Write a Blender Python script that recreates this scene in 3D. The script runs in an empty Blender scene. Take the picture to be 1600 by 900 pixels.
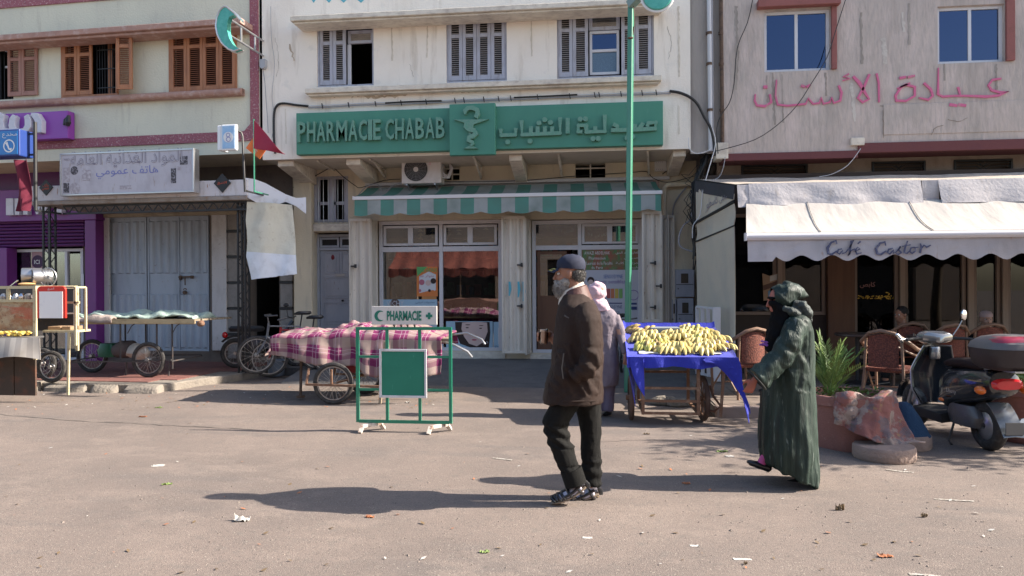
import bpy,bmesh,math,random
from math import sin,cos,pi,radians,sqrt,atan2,hypot
from mathutils import Vector,Matrix,noise
SC=bpy.context.scene
COL=SC.collection
random.seed(7)
V=Vector
# camera
FPX,YAW,PITCH,ROLL=1130.0,radians(6.6),radians(-0.15),radians(-0.30)
CAMZ=1.58
cd=bpy.data.cameras.new('street_camera')
cam=bpy.data.objects.new('street_camera',cd)
COL.objects.link(cam)
SC.camera=cam
cd.sensor_width=36.0
cd.lens=FPX/1600*36.0
cd.clip_end=600
cd.clip_start=0.05
CR=Matrix.Rotation(YAW,3,'Z')@Matrix.Rotation(radians(90)+PITCH,3,'X')@Matrix.Rotation(ROLL,3,'Z')
cam.matrix_world=Matrix.Translation((0,0,CAMZ))@CR.to_4x4()
# light
SUN_EL,SUN_AZ=radians(33.5),radians(3.0)
w=bpy.data.worlds.new('World')
SC.world=w
w.use_nodes=True
nt=w.node_tree
nt.nodes.clear()
sky=nt.nodes.new('ShaderNodeTexSky')
sky.sky_type='NISHITA'
sky.sun_disc=False
sky.sun_elevation=SUN_EL
sky.sun_rotation=radians(90)-SUN_AZ
sky.air_density=1.0
sky.dust_density=1.6
bg=nt.nodes.new('ShaderNodeBackground')
bg.inputs['Strength'].default_value=0.115
out=nt.nodes.new('ShaderNodeOutputWorld')
nt.links.new(sky.outputs[0],bg.inputs[0])
nt.links.new(bg.outputs[0],out.inputs[0])
sl=bpy.data.lights.new('sun','SUN')
sl.energy=5.0
sl.angle=radians(0.5)
sl.color=(1.0,0.90,0.78)
so=bpy.data.objects.new('sun',sl)
COL.objects.link(so)
sd=V((cos(SUN_EL)*cos(SUN_AZ),cos(SUN_EL)*sin(SUN_AZ),sin(SUN_EL)))
so.rotation_euler=sd.to_track_quat('Z','Y').to_euler()
so.location=(20,0,20)
SC.view_settings.view_transform='Standard'
SC.view_settings.look='None'
SC.view_settings.exposure=1.30
SC.view_settings.gamma=1.0
SC.render.engine='CYCLES'
SC.cycles.max_bounces=7
SC.cycles.transparent_max_bounces=12
# measuring helpers
YU,YW=12.1,13.3
FR=[Matrix.Identity(4)]
def ray(px,py):
 return(CR@V(((px-800)/FPX,(450-py)/FPX,-1)))
def P(px,py,y):
 """point seen at a pixel of the photo on the plane y of the current frame -> (x, z)"""
 inv=FR[0].inverted()
 o=inv@V((0,0,CAMZ));d=inv.to_3x3()@ray(px,py)
 t=(y-o.y)/d.y
 p=o+d*t
 return p.x,p.z
def PX(px,py,y):return P(px,py,y)[0]
def PZ(px,py,y):return P(px,py,y)[1]
def G(px,py,z=0.0):
 """point of the photo on the horizontal plane z -> (x, y) in the current frame"""
 inv=FR[0].inverted()
 o=inv@V((0,0,CAMZ));d=inv.to_3x3()@ray(px,py)
 t=(z-o.z)/d.z
 p=o+d*t
 return p.x,p.y
_xp=P(405,100,YU)[0]
MAIN=Matrix.Identity(4)
LEFT=Matrix.Translation((_xp,YU,0))@Matrix.Rotation(radians(-3.0),4,'Z')@Matrix.Translation((-_xp,-YU,0))
# materials
MATS={}
def M(name,col,rough=0.8,layers=(),bump=0.0,bscale=60.0,metal=0.0,spec=0.5,coat=0.0,bmap=(1,1,1),sheen=0.0,trans=0.0,alpha=None):
 """layers: (noise scale, (sx,sy,sz), lo, hi, colour, strength)"""
 if name in MATS:return MATS[name]
 m=bpy.data.materials.new(name)
 m.use_nodes=True
 n,l=m.node_tree.nodes,m.node_tree.links
 b=n['Principled BSDF']
 b.inputs['Roughness'].default_value=rough
 b.inputs['Metallic'].default_value=metal
 b.inputs['Specular IOR Level'].default_value=spec
 b.inputs['Coat Weight'].default_value=coat
 b.inputs['Sheen Weight'].default_value=sheen
 b.inputs['Transmission Weight'].default_value=trans
 b.inputs['Base Color'].default_value=(*col,1)
 tc=n.new('ShaderNodeTexCoord')
 prev=None
 for i,(sc,mp,lo,hi,c2,st)in enumerate(layers):
  mpn=n.new('ShaderNodeMapping')
  mpn.inputs['Scale'].default_value=mp
  mpn.inputs['Location'].default_value=(i*3.7,i*1.3,i*5.1)
  l.new(tc.outputs['Object'],mpn.inputs[0])
  nz=n.new('ShaderNodeTexNoise')
  nz.inputs['Scale'].default_value=sc
  nz.inputs['Detail'].default_value=7
  nz.inputs['Roughness'].default_value=0.62
  l.new(mpn.outputs[0],nz.inputs['Vector'])
  mr=n.new('ShaderNodeMapRange')
  mr.inputs[1].default_value=lo;mr.inputs[2].default_value=hi
  mr.inputs[3].default_value=0;mr.inputs[4].default_value=st
  l.new(nz.outputs['Fac'],mr.inputs[0])
  mx=n.new('ShaderNodeMix');mx.data_type='RGBA'
  l.new(mr.outputs[0],mx.inputs[0])
  if prev is None:mx.inputs[6].default_value=(*col,1)
  else:l.new(prev,mx.inputs[6])
  mx.inputs[7].default_value=(*c2,1)
  prev=mx.outputs[2]
 if prev is not None:l.new(prev,b.inputs['Base Color'])
 if bump:
  mpn=n.new('ShaderNodeMapping');mpn.inputs['Scale'].default_value=bmap
  l.new(tc.outputs['Object'],mpn.inputs[0])
  nz=n.new('ShaderNodeTexNoise');nz.inputs['Scale'].default_value=bscale
  nz.inputs['Detail'].default_value=5
  l.new(mpn.outputs[0],nz.inputs['Vector'])
  bp=n.new('ShaderNodeBump');bp.inputs['Strength'].default_value=min(1,bump)
  bp.inputs['Distance'].default_value=0.01*max(1,bump)
  l.new(nz.outputs['Fac'],bp.inputs['Height'])
  l.new(bp.outputs[0],b.inputs['Normal'])
 MATS[name]=m
 return m
def hexc(r,g,b):
 f=lambda c:((c/255+0.055)/1.055)**2.4 if c>10 else c/255/12.92
 return(f(r),f(g),f(b))
def stripes_mat(name,c1,c2,period,duty=0.5,axis=0,rough=0.8,off=0.0,dirt=(0.2,0.2,0.18)):
 """cloth printed with bands along the uv axis"""
 m=bpy.data.materials.new(name);m.use_nodes=True
 n,l=m.node_tree.nodes,m.node_tree.links
 b=n['Principled BSDF'];b.inputs['Roughness'].default_value=rough
 uv=n.new('ShaderNodeUVMap');sp=n.new('ShaderNodeSeparateXYZ');l.new(uv.outputs[0],sp.inputs[0])
 def math_(op,a,v=None,c=None):
  q=n.new('ShaderNodeMath');q.operation=op
  l.new(a,q.inputs[0])
  if v is not None:q.inputs[1].default_value=v
  return q.outputs[0]
 a=math_('ADD',sp.outputs[axis],off+100*period)
 a=math_('DIVIDE',a,period);a=math_('FRACT',a);a=math_('GREATER_THAN',a,duty)
 mx=n.new('ShaderNodeMix');mx.data_type='RGBA';l.new(a,mx.inputs[0])
 mx.inputs[6].default_value=(*c1,1);mx.inputs[7].default_value=(*c2,1)
 tc=n.new('ShaderNodeTexCoord');nz=n.new('ShaderNodeTexNoise');nz.inputs['Scale'].default_value=3;nz.inputs['Detail'].default_value=8
 l.new(tc.outputs['Object'],nz.inputs['Vector'])
 mr=n.new('ShaderNodeMapRange');mr.inputs[1].default_value=.42;mr.inputs[2].default_value=.75;mr.inputs[4].default_value=.55
 l.new(nz.outputs['Fac'],mr.inputs[0])
 m2=n.new('ShaderNodeMix');m2.data_type='RGBA';l.new(mr.outputs[0],m2.inputs[0]);l.new(mx.outputs[2],m2.inputs[6]);m2.inputs[7].default_value=(*dirt,1)
 l.new(m2.outputs[2],b.inputs['Base Color'])
 return m
def plaid_mat(name,base,light,dark,line):
 m=bpy.data.materials.new(name);m.use_nodes=True
 n,l=m.node_tree.nodes,m.node_tree.links
 b=n['Principled BSDF'];b.inputs['Roughness'].default_value=0.95
 b.inputs['Specular IOR Level'].default_value=.15
 uv=n.new('ShaderNodeUVMap');sp=n.new('ShaderNodeSeparateXYZ');l.new(uv.outputs[0],sp.inputs[0])
 def band(src,per,lo,hi,off=0):
  a=n.new('ShaderNodeMath');a.operation='MULTIPLY_ADD';l.new(src,a.inputs[0]);a.inputs[1].default_value=1/per;a.inputs[2].default_value=50+off
  f=n.new('ShaderNodeMath');f.operation='FRACT';l.new(a.outputs[0],f.inputs[0])
  g=n.new('ShaderNodeMath');g.operation='GREATER_THAN';l.new(f.outputs[0],g.inputs[0]);g.inputs[1].default_value=lo
  h=n.new('ShaderNodeMath');h.operation='LESS_THAN';l.new(f.outputs[0],h.inputs[0]);h.inputs[1].default_value=hi
  k=n.new('ShaderNodeMath');k.operation='MULTIPLY';l.new(g.outputs[0],k.inputs[0]);l.new(h.outputs[0],k.inputs[1])
  return k.outputs[0]
 def mix(fac,a,bcol,amt=1.0):
  q=n.new('ShaderNodeMath');q.operation='MULTIPLY';l.new(fac,q.inputs[0]);q.inputs[1].default_value=amt
  x=n.new('ShaderNodeMix');x.data_type='RGBA';l.new(q.outputs[0],x.inputs[0])
  if isinstance(a,tuple):x.inputs[6].default_value=(*a,1)
  else:l.new(a,x.inputs[6])
  x.inputs[7].default_value=(*bcol,1)
  return x.outputs[2]
 c=mix(band(sp.outputs[0],.30,.0,.36),base,light,.78)
 c=mix(band(sp.outputs[1],.30,.0,.36),c,light,.78)
 c=mix(band(sp.outputs[0],.30,.36,.58),c,dark,.45)
 c=mix(band(sp.outputs[1],.30,.36,.58),c,dark,.45)
 for s in(0,1):
  c=mix(band(sp.outputs[s],.30,.66,.69),c,line,.8)
  c=mix(band(sp.outputs[s],.30,.84,.87),c,line,.8)
 l.new(c,b.inputs['Base Color'])
 tc=n.new('ShaderNodeTexCoord');nz=n.new('ShaderNodeTexNoise');nz.inputs['Scale'].default_value=180
 l.new(tc.outputs['Object'],nz.inputs['Vector'])
 bp=n.new('ShaderNodeBump');bp.inputs['Strength'].default_value=.5;bp.inputs['Distance'].default_value=.004
 l.new(nz.outputs['Fac'],bp.inputs['Height']);l.new(bp.outputs[0],b.inputs['Normal'])
 return m
def glass_mat(name,tint=(0.9,0.95,0.95),refl=0.12,gcol=(1,1,1)):
 """window pane: clear with a mirror reflection that grows at grazing angles"""
 m=bpy.data.materials.new(name);m.use_nodes=True
 n,l=m.node_tree.nodes,m.node_tree.links
 n.remove(n['Principled BSDF'])
 o=n['Material Output']
 t=n.new('ShaderNodeBsdfTransparent');t.inputs[0].default_value=(*tint,1)
 g=n.new('ShaderNodeBsdfGlossy');g.inputs['Roughness'].default_value=0.015;g.inputs[0].default_value=(*gcol,1)
 f=n.new('ShaderNodeLayerWeight');f.inputs[0].default_value=.3
 ma=n.new('ShaderNodeMath');ma.operation='MULTIPLY_ADD';l.new(f.outputs['Fresnel'],ma.inputs[0]);ma.inputs[1].default_value=1.0;ma.inputs[2].default_value=refl
 ma.use_clamp=True
 x=n.new('ShaderNodeMixShader');l.new(ma.outputs[0],x.inputs[0]);l.new(t.outputs[0],x.inputs[1]);l.new(g.outputs[0],x.inputs[2])
 l.new(x.outputs[0],o.inputs[0])
 return m
 # mesh builder
class MB:
 def __init__(s):
  s.v=[];s.f=[];s.uv={};s.mi=[];s.cur=0;s.T=None
 def pt(s,p):
  p=V(p)
  if s.T is not None:p=s.T@p
  s.v.append(p);return len(s.v)-1
 def face(s,idx,uv=None):
  s.f.append(tuple(idx));s.mi.append(s.cur)
  if uv:s.uv[len(s.f)-1]=uv
 def quad(s,a,b,c,d):
  s.face([s.pt(p)for p in(a,b,c,d)])
 def box(s,x0,x1,y0,y1,z0,z1):
  if x0>x1:x0,x1=x1,x0
  if y0>y1:y0,y1=y1,y0
  if z0>z1:z0,z1=z1,z0
  i=[s.pt(p)for p in((x0,y0,z0),(x1,y0,z0),(x1,y1,z0),(x0,y1,z0),(x0,y0,z1),(x1,y0,z1),(x1,y1,z1),(x0,y1,z1))]
  for q in((0,3,2,1),(4,5,6,7),(0,1,5,4),(1,2,6,5),(2,3,7,6),(3,0,4,7)):
   s.face([i[k]for k in q])
  return s
 def bar(s,a,b,w,h,up=(0,0,1)):
  a,b=V(a),V(b);d=(b-a).normalized();u=V(up)
  if abs(d.dot(u))>.98:u=V((1,0,0))
  r=d.cross(u).normalized()*(w/2);t=r.cross(d).normalized()*(h/2)
  i=[s.pt(p)for p in(a-r-t,a+r-t,a+r+t,a-r+t,b-r-t,b+r-t,b+r+t,b-r+t)]
  for q in((3,2,1,0),(4,5,6,7),(0,1,5,4),(1,2,6,5),(2,3,7,6),(3,0,4,7)):
   s.face([i[k]for k in q])
  return s
 def tube(s,pts,r,seg=8,cap=True,closed=False,flat=1.0):
  pts=[V(p)for p in pts];n=len(pts)
  rad=r if isinstance(r,(list,tuple))else[r]*n
  rings=[];pu=None
  for k in range(n):
   if closed:d=pts[(k+1)%n]-pts[k-1]
   else:d=(pts[min(k+1,n-1)]-pts[max(k-1,0)])
   d=d.normalized()if d.length>1e-9 else V((0,0,1))
   if pu is None:
    u=V((0,0,1))if abs(d.z)<.9 else V((1,0,0))
   else:u=pu
   a=d.cross(u)
   if a.length<1e-6:a=d.cross(V((1,.1,0)))
   a.normalize();b=a.cross(d).normalized();pu=b
   rk=rad[k];ra,rb=rk if isinstance(rk,(tuple,list))else(rk,rk*flat)
   rings.append([s.pt(pts[k]+a*(cos(2*pi*j/seg)*ra)+b*(sin(2*pi*j/seg)*rb))for j in range(seg)])
  m=n if closed else n-1
  for k in range(m):
   A,B=rings[k],rings[(k+1)%n]
   for j in range(seg):
    s.face((A[j],B[j],B[(j+1)%seg],A[(j+1)%seg]))
  if cap and not closed:
   s.face(rings[0]);s.face(rings[-1][::-1])
  return s
 def loft(s,rings,seg=24,cap=True,power=2.0):
  """rings: (cx, cy, z, rx, ry[, tiltx]) superellipse sections"""
  R=[]
  for q in rings:
   cx,cy,z,rx,ry=q[:5];tl=q[5]if len(q)>5 else 0;tly=q[6]if len(q)>6 else 0
   row=[]
   for j in range(seg):
    a=2*pi*j/seg;c,d=cos(a),sin(a)
    ex=abs(c)**(2/power)*(1 if c>=0 else-1);ey=abs(d)**(2/power)*(1 if d>=0 else-1)
    row.append(s.pt((cx+rx*ex,cy+ry*ey,z+tl*ex*rx+tly*ey*ry)))
   R.append(row)
  for k in range(len(R)-1):
   for j in range(seg):
    s.face((R[k][j],R[k][(j+1)%seg],R[k+1][(j+1)%seg],R[k+1][j]))
  if cap:s.face(R[0][::-1]);s.face(R[-1])
  return s
 def lathe(s,prof,c=(0,0,0),seg=24,axis='Z',cap=True):
  c=V(c);R=[]
  for r,h in prof:
   row=[]
   for j in range(seg):
    a=2*pi*j/seg
    if axis=='Z':p=V((r*cos(a),r*sin(a),h))
    elif axis=='Y':p=V((r*cos(a),h,r*sin(a)))
    else:p=V((h,r*cos(a),r*sin(a)))
    row.append(s.pt(c+p))
   R.append(row)
  for k in range(len(R)-1):
   for j in range(seg):
    s.face((R[k][j],R[k][(j+1)%seg],R[k+1][(j+1)%seg],R[k+1][j]))
  if cap:s.face(R[0][::-1]);s.face(R[-1])
  return s
 def ell(s,c,rx,ry,rz,seg=16,rings=10):
  c=V(c);prev=None
  top=s.pt(c+V((0,0,rz)));bot=s.pt(c-V((0,0,rz)));R=[]
  for k in range(1,rings):
   a=pi*k/rings
   R.append([s.pt(c+V((rx*sin(a)*cos(2*pi*j/seg),ry*sin(a)*sin(2*pi*j/seg),rz*cos(a))))for j in range(seg)])
  for j in range(seg):
   s.face((top,R[0][j],R[0][(j+1)%seg]));s.face((bot,R[-1][(j+1)%seg],R[-1][j]))
   for k in range(len(R)-1):s.face((R[k][j],R[k+1][j],R[k+1][(j+1)%seg],R[k][(j+1)%seg]))
  return s
 def torus(s,c,R_,r,axis='Y',seg=32,s2=8,flat=1.0,a0=0,a1=2*pi):
  c=V(c);full=abs(a1-a0-2*pi)<1e-6
  n=seg
  pts=[]
  for k in range(n if full else n+1):
   a=a0+(a1-a0)*k/n
   u=V((cos(a),0,sin(a)))if axis=='Y' else(V((0,cos(a),sin(a)))if axis=='X' else V((cos(a),sin(a),0)))
   ax=V((0,1,0))if axis=='Y' else(V((1,0,0))if axis=='X' else V((0,0,1)))
   pts.append([s.pt(c+u*(R_+r*cos(2*pi*j/s2))+ax*(r*flat*sin(2*pi*j/s2)))for j in range(s2)])
  m=n
  for k in range(m):
   A,B=pts[k],pts[(k+1)%len(pts)]
   for j in range(s2):s.face((A[j],B[j],B[(j+1)%s2],A[(j+1)%s2]))
  if not full:s.face(pts[0]);s.face(pts[-1][::-1])
  return s
 def prism(s,poly,y0,y1,plane='XZ'):
  """extrude a polygon; XZ: points (x,z) extruded in y; XY: (x,y) in z; YZ: (y,z) in x"""
  def q(p,h):return(p[0],h,p[1])if plane=='XZ' else((p[0],p[1],h)if plane=='XY' else(h,p[0],p[1]))
  A=[s.pt(q(p,y0))for p in poly];B=[s.pt(q(p,y1))for p in poly];n=len(poly)
  s.face(A);s.face(B[::-1])
  for k in range(n):s.face((A[k],B[k],B[(k+1)%n],A[(k+1)%n]))
  return s
 def grid(s,fn,nu,nv,uvs=(1,1),thick=0.0):
  """fn(u,v)->point; a sheet with uv in metres, given some thickness along its normal"""
  P_=[[V(fn(i/nu,j/nv))for i in range(nu+1)]for j in range(nv+1)]
  I=[[s.pt(P_[j][i])for i in range(nu+1)]for j in range(nv+1)]
  def q(i,j):return(i/nu*uvs[0],j/nv*uvs[1])
  for j in range(nv):
   for i in range(nu):
    s.face((I[j][i],I[j][i+1],I[j+1][i+1],I[j+1][i]),[q(i,j),q(i+1,j),q(i+1,j+1),q(i,j+1)])
  if thick:
   J=[]
   for j in range(nv+1):
    row=[]
    for i in range(nu+1):
     du=P_[j][min(i+1,nu)]-P_[j][max(i-1,0)];dv=P_[min(j+1,nv)][i]-P_[max(j-1,0)][i]
     n_=du.cross(dv);n_=n_.normalized()if n_.length>1e-9 else V((0,0,1))
     row.append(s.pt(P_[j][i]-n_*thick))
    J.append(row)
   for j in range(nv):
    for i in range(nu):
     s.face((J[j][i],J[j+1][i],J[j+1][i+1],J[j][i+1]),[q(i,j),q(i,j+1),q(i+1,j+1),q(i+1,j)])
   for i in range(nu):
    s.face((I[0][i+1],I[0][i],J[0][i],J[0][i+1]),[q(i,0)]*4);s.face((I[nv][i],I[nv][i+1],J[nv][i+1],J[nv][i]),[q(i,nv)]*4)
   for j in range(nv):
    s.face((I[j][0],I[j+1][0],J[j+1][0],J[j][0]),[q(0,j)]*4);s.face((I[j+1][nu],I[j][nu],J[j][nu],J[j+1][nu]),[q(nu,j)]*4)
  return s
 def add(s,o,mat=None):
  k=len(s.v)
  for p in o.v:s.pt(mat@p if mat is not None else p)
  for i,f in enumerate(o.f):
   s.f.append(tuple(x+k for x in f));s.mi.append(s.cur)
   if i in o.uv:s.uv[len(s.f)-1]=o.uv[i]
  return s
 def wall(s,x0,x1,z0,z1,y,holes,depth=0.2):
  """sheet in the xz plane facing -y with rectangular openings and their reveals"""
  xs=sorted({x0,x1,*[min(max(h[k],x0),x1)for h in holes for k in(0,1)]})
  zs=sorted({z0,z1,*[min(max(h[k],z0),z1)for h in holes for k in(2,3)]})
  for a,b in zip(xs,xs[1:]):
   for c,d in zip(zs,zs[1:]):
    mx,mz=(a+b)/2,(c+d)/2
    if b-a<1e-6 or d-c<1e-6:continue
    if any(h[0]<mx<h[1]and h[2]<mz<h[3]for h in holes):continue
    s.quad((a,y,c),(b,y,c),(b,y,d),(a,y,d))
  for a,b,c,d in holes:
   s.quad((a,y,c),(a,y,d),(a,y+depth,d),(a,y+depth,c))
   s.quad((b,y,d),(b,y,c),(b,y+depth,c),(b,y+depth,d))
   s.quad((a,y,c),(a,y+depth,c),(b,y+depth,c),(b,y,c))
   s.quad((a,y,d),(b,y,d),(b,y+depth,d),(a,y+depth,d))
  return s
WMX={}
def _world(o):
 return WMX.get(o.name,Matrix.Identity(4))
def mesh_of(mb,T,name,mats,smooth):
 me=bpy.data.meshes.new(name)
 me.from_pydata([T@p for p in mb.v],[],mb.f)
 for m_ in(mats if isinstance(mats,(list,tuple))else[mats]):me.materials.append(m_)
 if isinstance(mats,(list,tuple))and len(mats)>1:
  me.polygons.foreach_set('material_index',mb.mi)
 if mb.uv:
  ul=me.uv_layers.new(name='UVMap')
  for i,p in enumerate(me.polygons):
   q=mb.uv.get(i)
   if q:
    for k,li in enumerate(p.loop_indices):ul.data[li].uv=q[k]
 if smooth:
  me.polygons.foreach_set('use_smooth',[True]*len(me.polygons))
  if smooth!=2:
   try:me.set_sharp_from_angle(angle=radians(38))
   except Exception:pass
 me.validate();me.update()
 return me
def obj(name,mb,mat,parent=None,smooth=False,bevel=0.0,local=False,base=None,kind=None,label=None,cat=None,group=None):
 """link the builder as ONE mesh. Coordinates are those of the current frame unless local=True (then of the parent)."""
 if parent is not None:
  T=Matrix.Identity(4)if local else _world(parent).inverted()@FR[0]
  me=mesh_of(mb,T,name,mat,smooth)
  o=bpy.data.objects.new(name,me);COL.objects.link(o);o.parent=parent
  WMX[o.name]=_world(parent)
 else:
  if base is None:
   xs=[p.x for p in mb.v];ys=[p.y for p in mb.v];zs=[p.z for p in mb.v]
   base=V(((min(xs)+max(xs))/2,(min(ys)+max(ys))/2,min(zs)))
  L=FR[0]@Matrix.Translation(base)
  me=mesh_of(mb,Matrix.Translation(-V(base)),name,mat,smooth)
  o=bpy.data.objects.new(name,me);COL.objects.link(o)
  o.matrix_world=L;WMX[o.name]=L.copy()
 if bevel:
  b=o.modifiers.new('bevel','BEVEL');b.width=bevel;b.segments=2;b.limit_method='ANGLE';b.harden_normals=False
 if kind:o['kind']=kind
 if label:o['label']=label
 if cat:o['category']=cat
 if group:o['group']=group
 return o
def thing(name,label,cat,loc=(0,0,0),rotz=0.0,group=None):
 o=bpy.data.objects.new(name,None);COL.objects.link(o)
 o.empty_display_size=.2
 L=FR[0]@Matrix.Translation(loc)@Matrix.Rotation(rotz,4,'Z')
 o.matrix_world=L;WMX[o.name]=L.copy()
 o['label']=label;o['category']=cat
 if group:o['group']=group
 return o
def copy_tree(o,parent=None,M4=None,label=None):
 c=o.copy();COL.objects.link(c)
 if parent is not None:c.parent=parent
 if M4 is not None:c.matrix_world=M4;WMX[c.name]=M4.copy()
 else:WMX[c.name]=_world(parent)if parent is not None else _world(o)
 if label:c['label']=label
 for ch in list(o.children):copy_tree(ch,c)
 return c
def place(loc,rotz=0.0,sc=1.0):
 return FR[0]@Matrix.Translation(loc)@Matrix.Rotation(rotz,4,'Z')@Matrix.Scale(sc,4)
def remeshed(mb,voxel,smooth_it=4,dec=None,disp=None):
 """fuse overlapping closed shapes of a builder into one continuous surface"""
 me=bpy.data.meshes.new('tmp');me.from_pydata(mb.v,[],mb.f);me.update()
 bm=bmesh.new();bm.from_mesh(me);bmesh.ops.recalc_face_normals(bm,faces=bm.faces);bm.to_mesh(me);bm.free()
 o=bpy.data.objects.new('tmp',me);COL.objects.link(o)
 r=o.modifiers.new('r','REMESH');r.mode='VOXEL';r.voxel_size=voxel
 if smooth_it:
  s_=o.modifiers.new('s','SMOOTH');s_.iterations=smooth_it;s_.factor=.5
 if dec:
  d=o.modifiers.new('d','DECIMATE');d.ratio=dec
 dg=bpy.context.evaluated_depsgraph_get();dg.update()
 m2=bpy.data.meshes.new_from_object(o.evaluated_get(dg))
 out_=MB()
 ns=[v.normal.copy()for v in m2.vertices]
 for v,n_ in zip(m2.vertices,ns):
  p=v.co.copy()
  if disp:p=p+n_*disp(p,n_)
  out_.v.append(p)
 out_.f=[tuple(p.vertices)for p in m2.polygons];out_.mi=[0]*len(out_.f)
 bpy.data.objects.remove(o);bpy.data.meshes.remove(me);bpy.data.meshes.remove(m2)
 return out_
 # lettering
_AR={'ا':('\uFE8D','\uFE8E',None,None),'أ':('\uFE83','\uFE84',None,None),'ب':('\uFE8F','\uFE90','\uFE91','\uFE92'),'ة':('\uFE93','\uFE94',None,None),'ت':('\uFE95','\uFE96','\uFE97','\uFE98'),'ح':('\uFEA1','\uFEA2','\uFEA3','\uFEA4'),'خ':('\uFEA5','\uFEA6','\uFEA7','\uFEA8'),'د':('\uFEA9','\uFEAA',None,None),'ذ':('\uFEAB','\uFEAC',None,None),'ر':('\uFEAD','\uFEAE',None,None),'س':('\uFEB1','\uFEB2','\uFEB3','\uFEB4'),'ش':('\uFEB5','\uFEB6','\uFEB7','\uFEB8'),'ص':('\uFEB9','\uFEBA','\uFEBB','\uFEBC'),'ع':('\uFEC9','\uFECA','\uFECB','\uFECC'),'غ':('\uFECD','\uFECE','\uFECF','\uFED0'),'ف':('\uFED1','\uFED2','\uFED3','\uFED4'),'ك':('\uFED9','\uFEDA','\uFEDB','\uFEDC'),'ل':('\uFEDD','\uFEDE','\uFEDF','\uFEE0'),'م':('\uFEE1','\uFEE2','\uFEE3','\uFEE4'),'ن':('\uFEE5','\uFEE6','\uFEE7','\uFEE8'),'ه':('\uFEE9','\uFEEA','\uFEEB','\uFEEC'),'و':('\uFEED','\uFEEE',None,None),'ي':('\uFEF1','\uFEF2','\uFEF3','\uFEF4'),'ئ':('\uFE89','\uFE8A','\uFE8B','\uFE8C'),'ى':('\uFEEF','\uFEF0',None,None),'ق':('\uFED5','\uFED6','\uFED7','\uFED8'),'ط':('\uFEC1','\uFEC2','\uFEC3','\uFEC4'),'ء':('\uFE80',None,None,None)}
def arabic(t):
 out_=[];i=0;joined=False
 while i<len(t):
  c=t[i]
  if c not in _AR:out_.append(c);joined=False;i+=1;continue
  if c=='ل' and i+1<len(t)and t[i+1]in 'اأ':
   k={'ا':('\uFEFB','\uFEFC'),'أ':('\uFEF7','\uFEF8')}[t[i+1]]
   out_.append(k[1]if joined else k[0]);joined=False;i+=2;continue
  nxt=i+1<len(t)and t[i+1]in _AR and _AR[t[i+1]][1]is not None and _AR[c][2]is not None
  iso,fin,ini,med=_AR[c]
  out_.append(med if joined and nxt else ini if nxt else fin if joined else iso)
  joined=nxt;i+=1
 return ''.join(reversed(out_))
def text_mb(body,w=None,h=None,depth=0.0,res=2,off=0.0,ar=False,shear=0.0):
 """flat letters in the xz plane facing -y, lower left corner at the origin, scaled to w x h"""
 c=bpy.data.curves.new('t','FONT');c.body=arabic(body)if ar else body
 c.resolution_u=res;c.extrude=0.0;c.offset=off;c.shear=shear
 o=bpy.data.objects.new('t',c);COL.objects.link(o)
 dg=bpy.context.evaluated_depsgraph_get();dg.update()
 me=bpy.data.meshes.new_from_object(o.evaluated_get(dg))
 bm=bmesh.new();bm.from_mesh(me)
 bmesh.ops.remove_doubles(bm,verts=bm.verts,dist=1e-5)
 if not bm.verts:bm.free();return MB()
 x0=min(v.co.x for v in bm.verts);x1=max(v.co.x for v in bm.verts);y0=min(v.co.y for v in bm.verts);y1=max(v.co.y for v in bm.verts)
 sx=(w/(x1-x0))if w else None;sy=(h/(y1-y0))if h else None
 sx=sx or sy;sy=sy or sx
 m=MB();bm.verts.ensure_lookup_table()
 for v in bm.verts:m.v.append(V(((v.co.x-x0)*sx,0,(v.co.y-y0)*sy)))
 nv=len(m.v)
 for f in bm.faces:m.face([v.index for v in f.verts])
 if depth:
  for p in list(m.v):m.v.append(V((p.x,depth,p.z)))
  for e in bm.edges:
   if len(e.link_faces)==1:
    a,b=e.verts[0].index,e.verts[1].index
    m.face((a,b,b+nv,a+nv))
 bm.free();bpy.data.objects.remove(o);bpy.data.curves.remove(c);bpy.data.meshes.remove(me)
 return m
def put_text(m,body,x,y,z,w=None,h=None,depth=0.0,rot=None,**k):
 """add letters to builder m with the lower left corner at x,y,z (they face -y)"""
 t=text_mb(body,w,h,depth,**k)
 R_=Matrix.Translation((x,y,z))@(rot if rot is not None else Matrix.Identity(4))
 m.add(t,R_)
 return m
SCN=[0]
def stroke(m,pts,wid,y0,y1):
 """brush stroke: polyline (x,z) with widths, extruded from y0 to y1"""
 SCN[0]=(SCN[0]+1)%9;y0-=SCN[0]*.0004
 n=len(pts);L,R_=[],[]
 wd=wid if isinstance(wid,(list,tuple))else[wid]*n
 for k in range(n):
  a=V(pts[max(k-1,0)]);b=V(pts[min(k+1,n-1)]);d=(b-a)
  d=d.normalized()if d.length>1e-9 else V((1,0))
  nn=V((-d.y,d.x))*wd[k]/2
  L.append(V(pts[k])+nn);R_.append(V(pts[k])-nn)
 for k in range(n-1):
  q=[L[k],R_[k],R_[k+1],L[k+1]]
  A=[m.pt((p.x,y0,p.y))for p in q];B=[m.pt((p.x,y1,p.y))for p in q]
  m.face(A)
  m.face((A[0],A[3],B[3],B[0]));m.face((A[1],B[1],B[2],A[2]))
  if k==0:m.face((A[0],B[0],B[1],A[1]))
  if k==n-2:m.face((A[3],A[2],B[2],B[3]))
 return m
def fbm(p,o=4):return noise.fractal(V(p),1.0,2.0,o)
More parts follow.
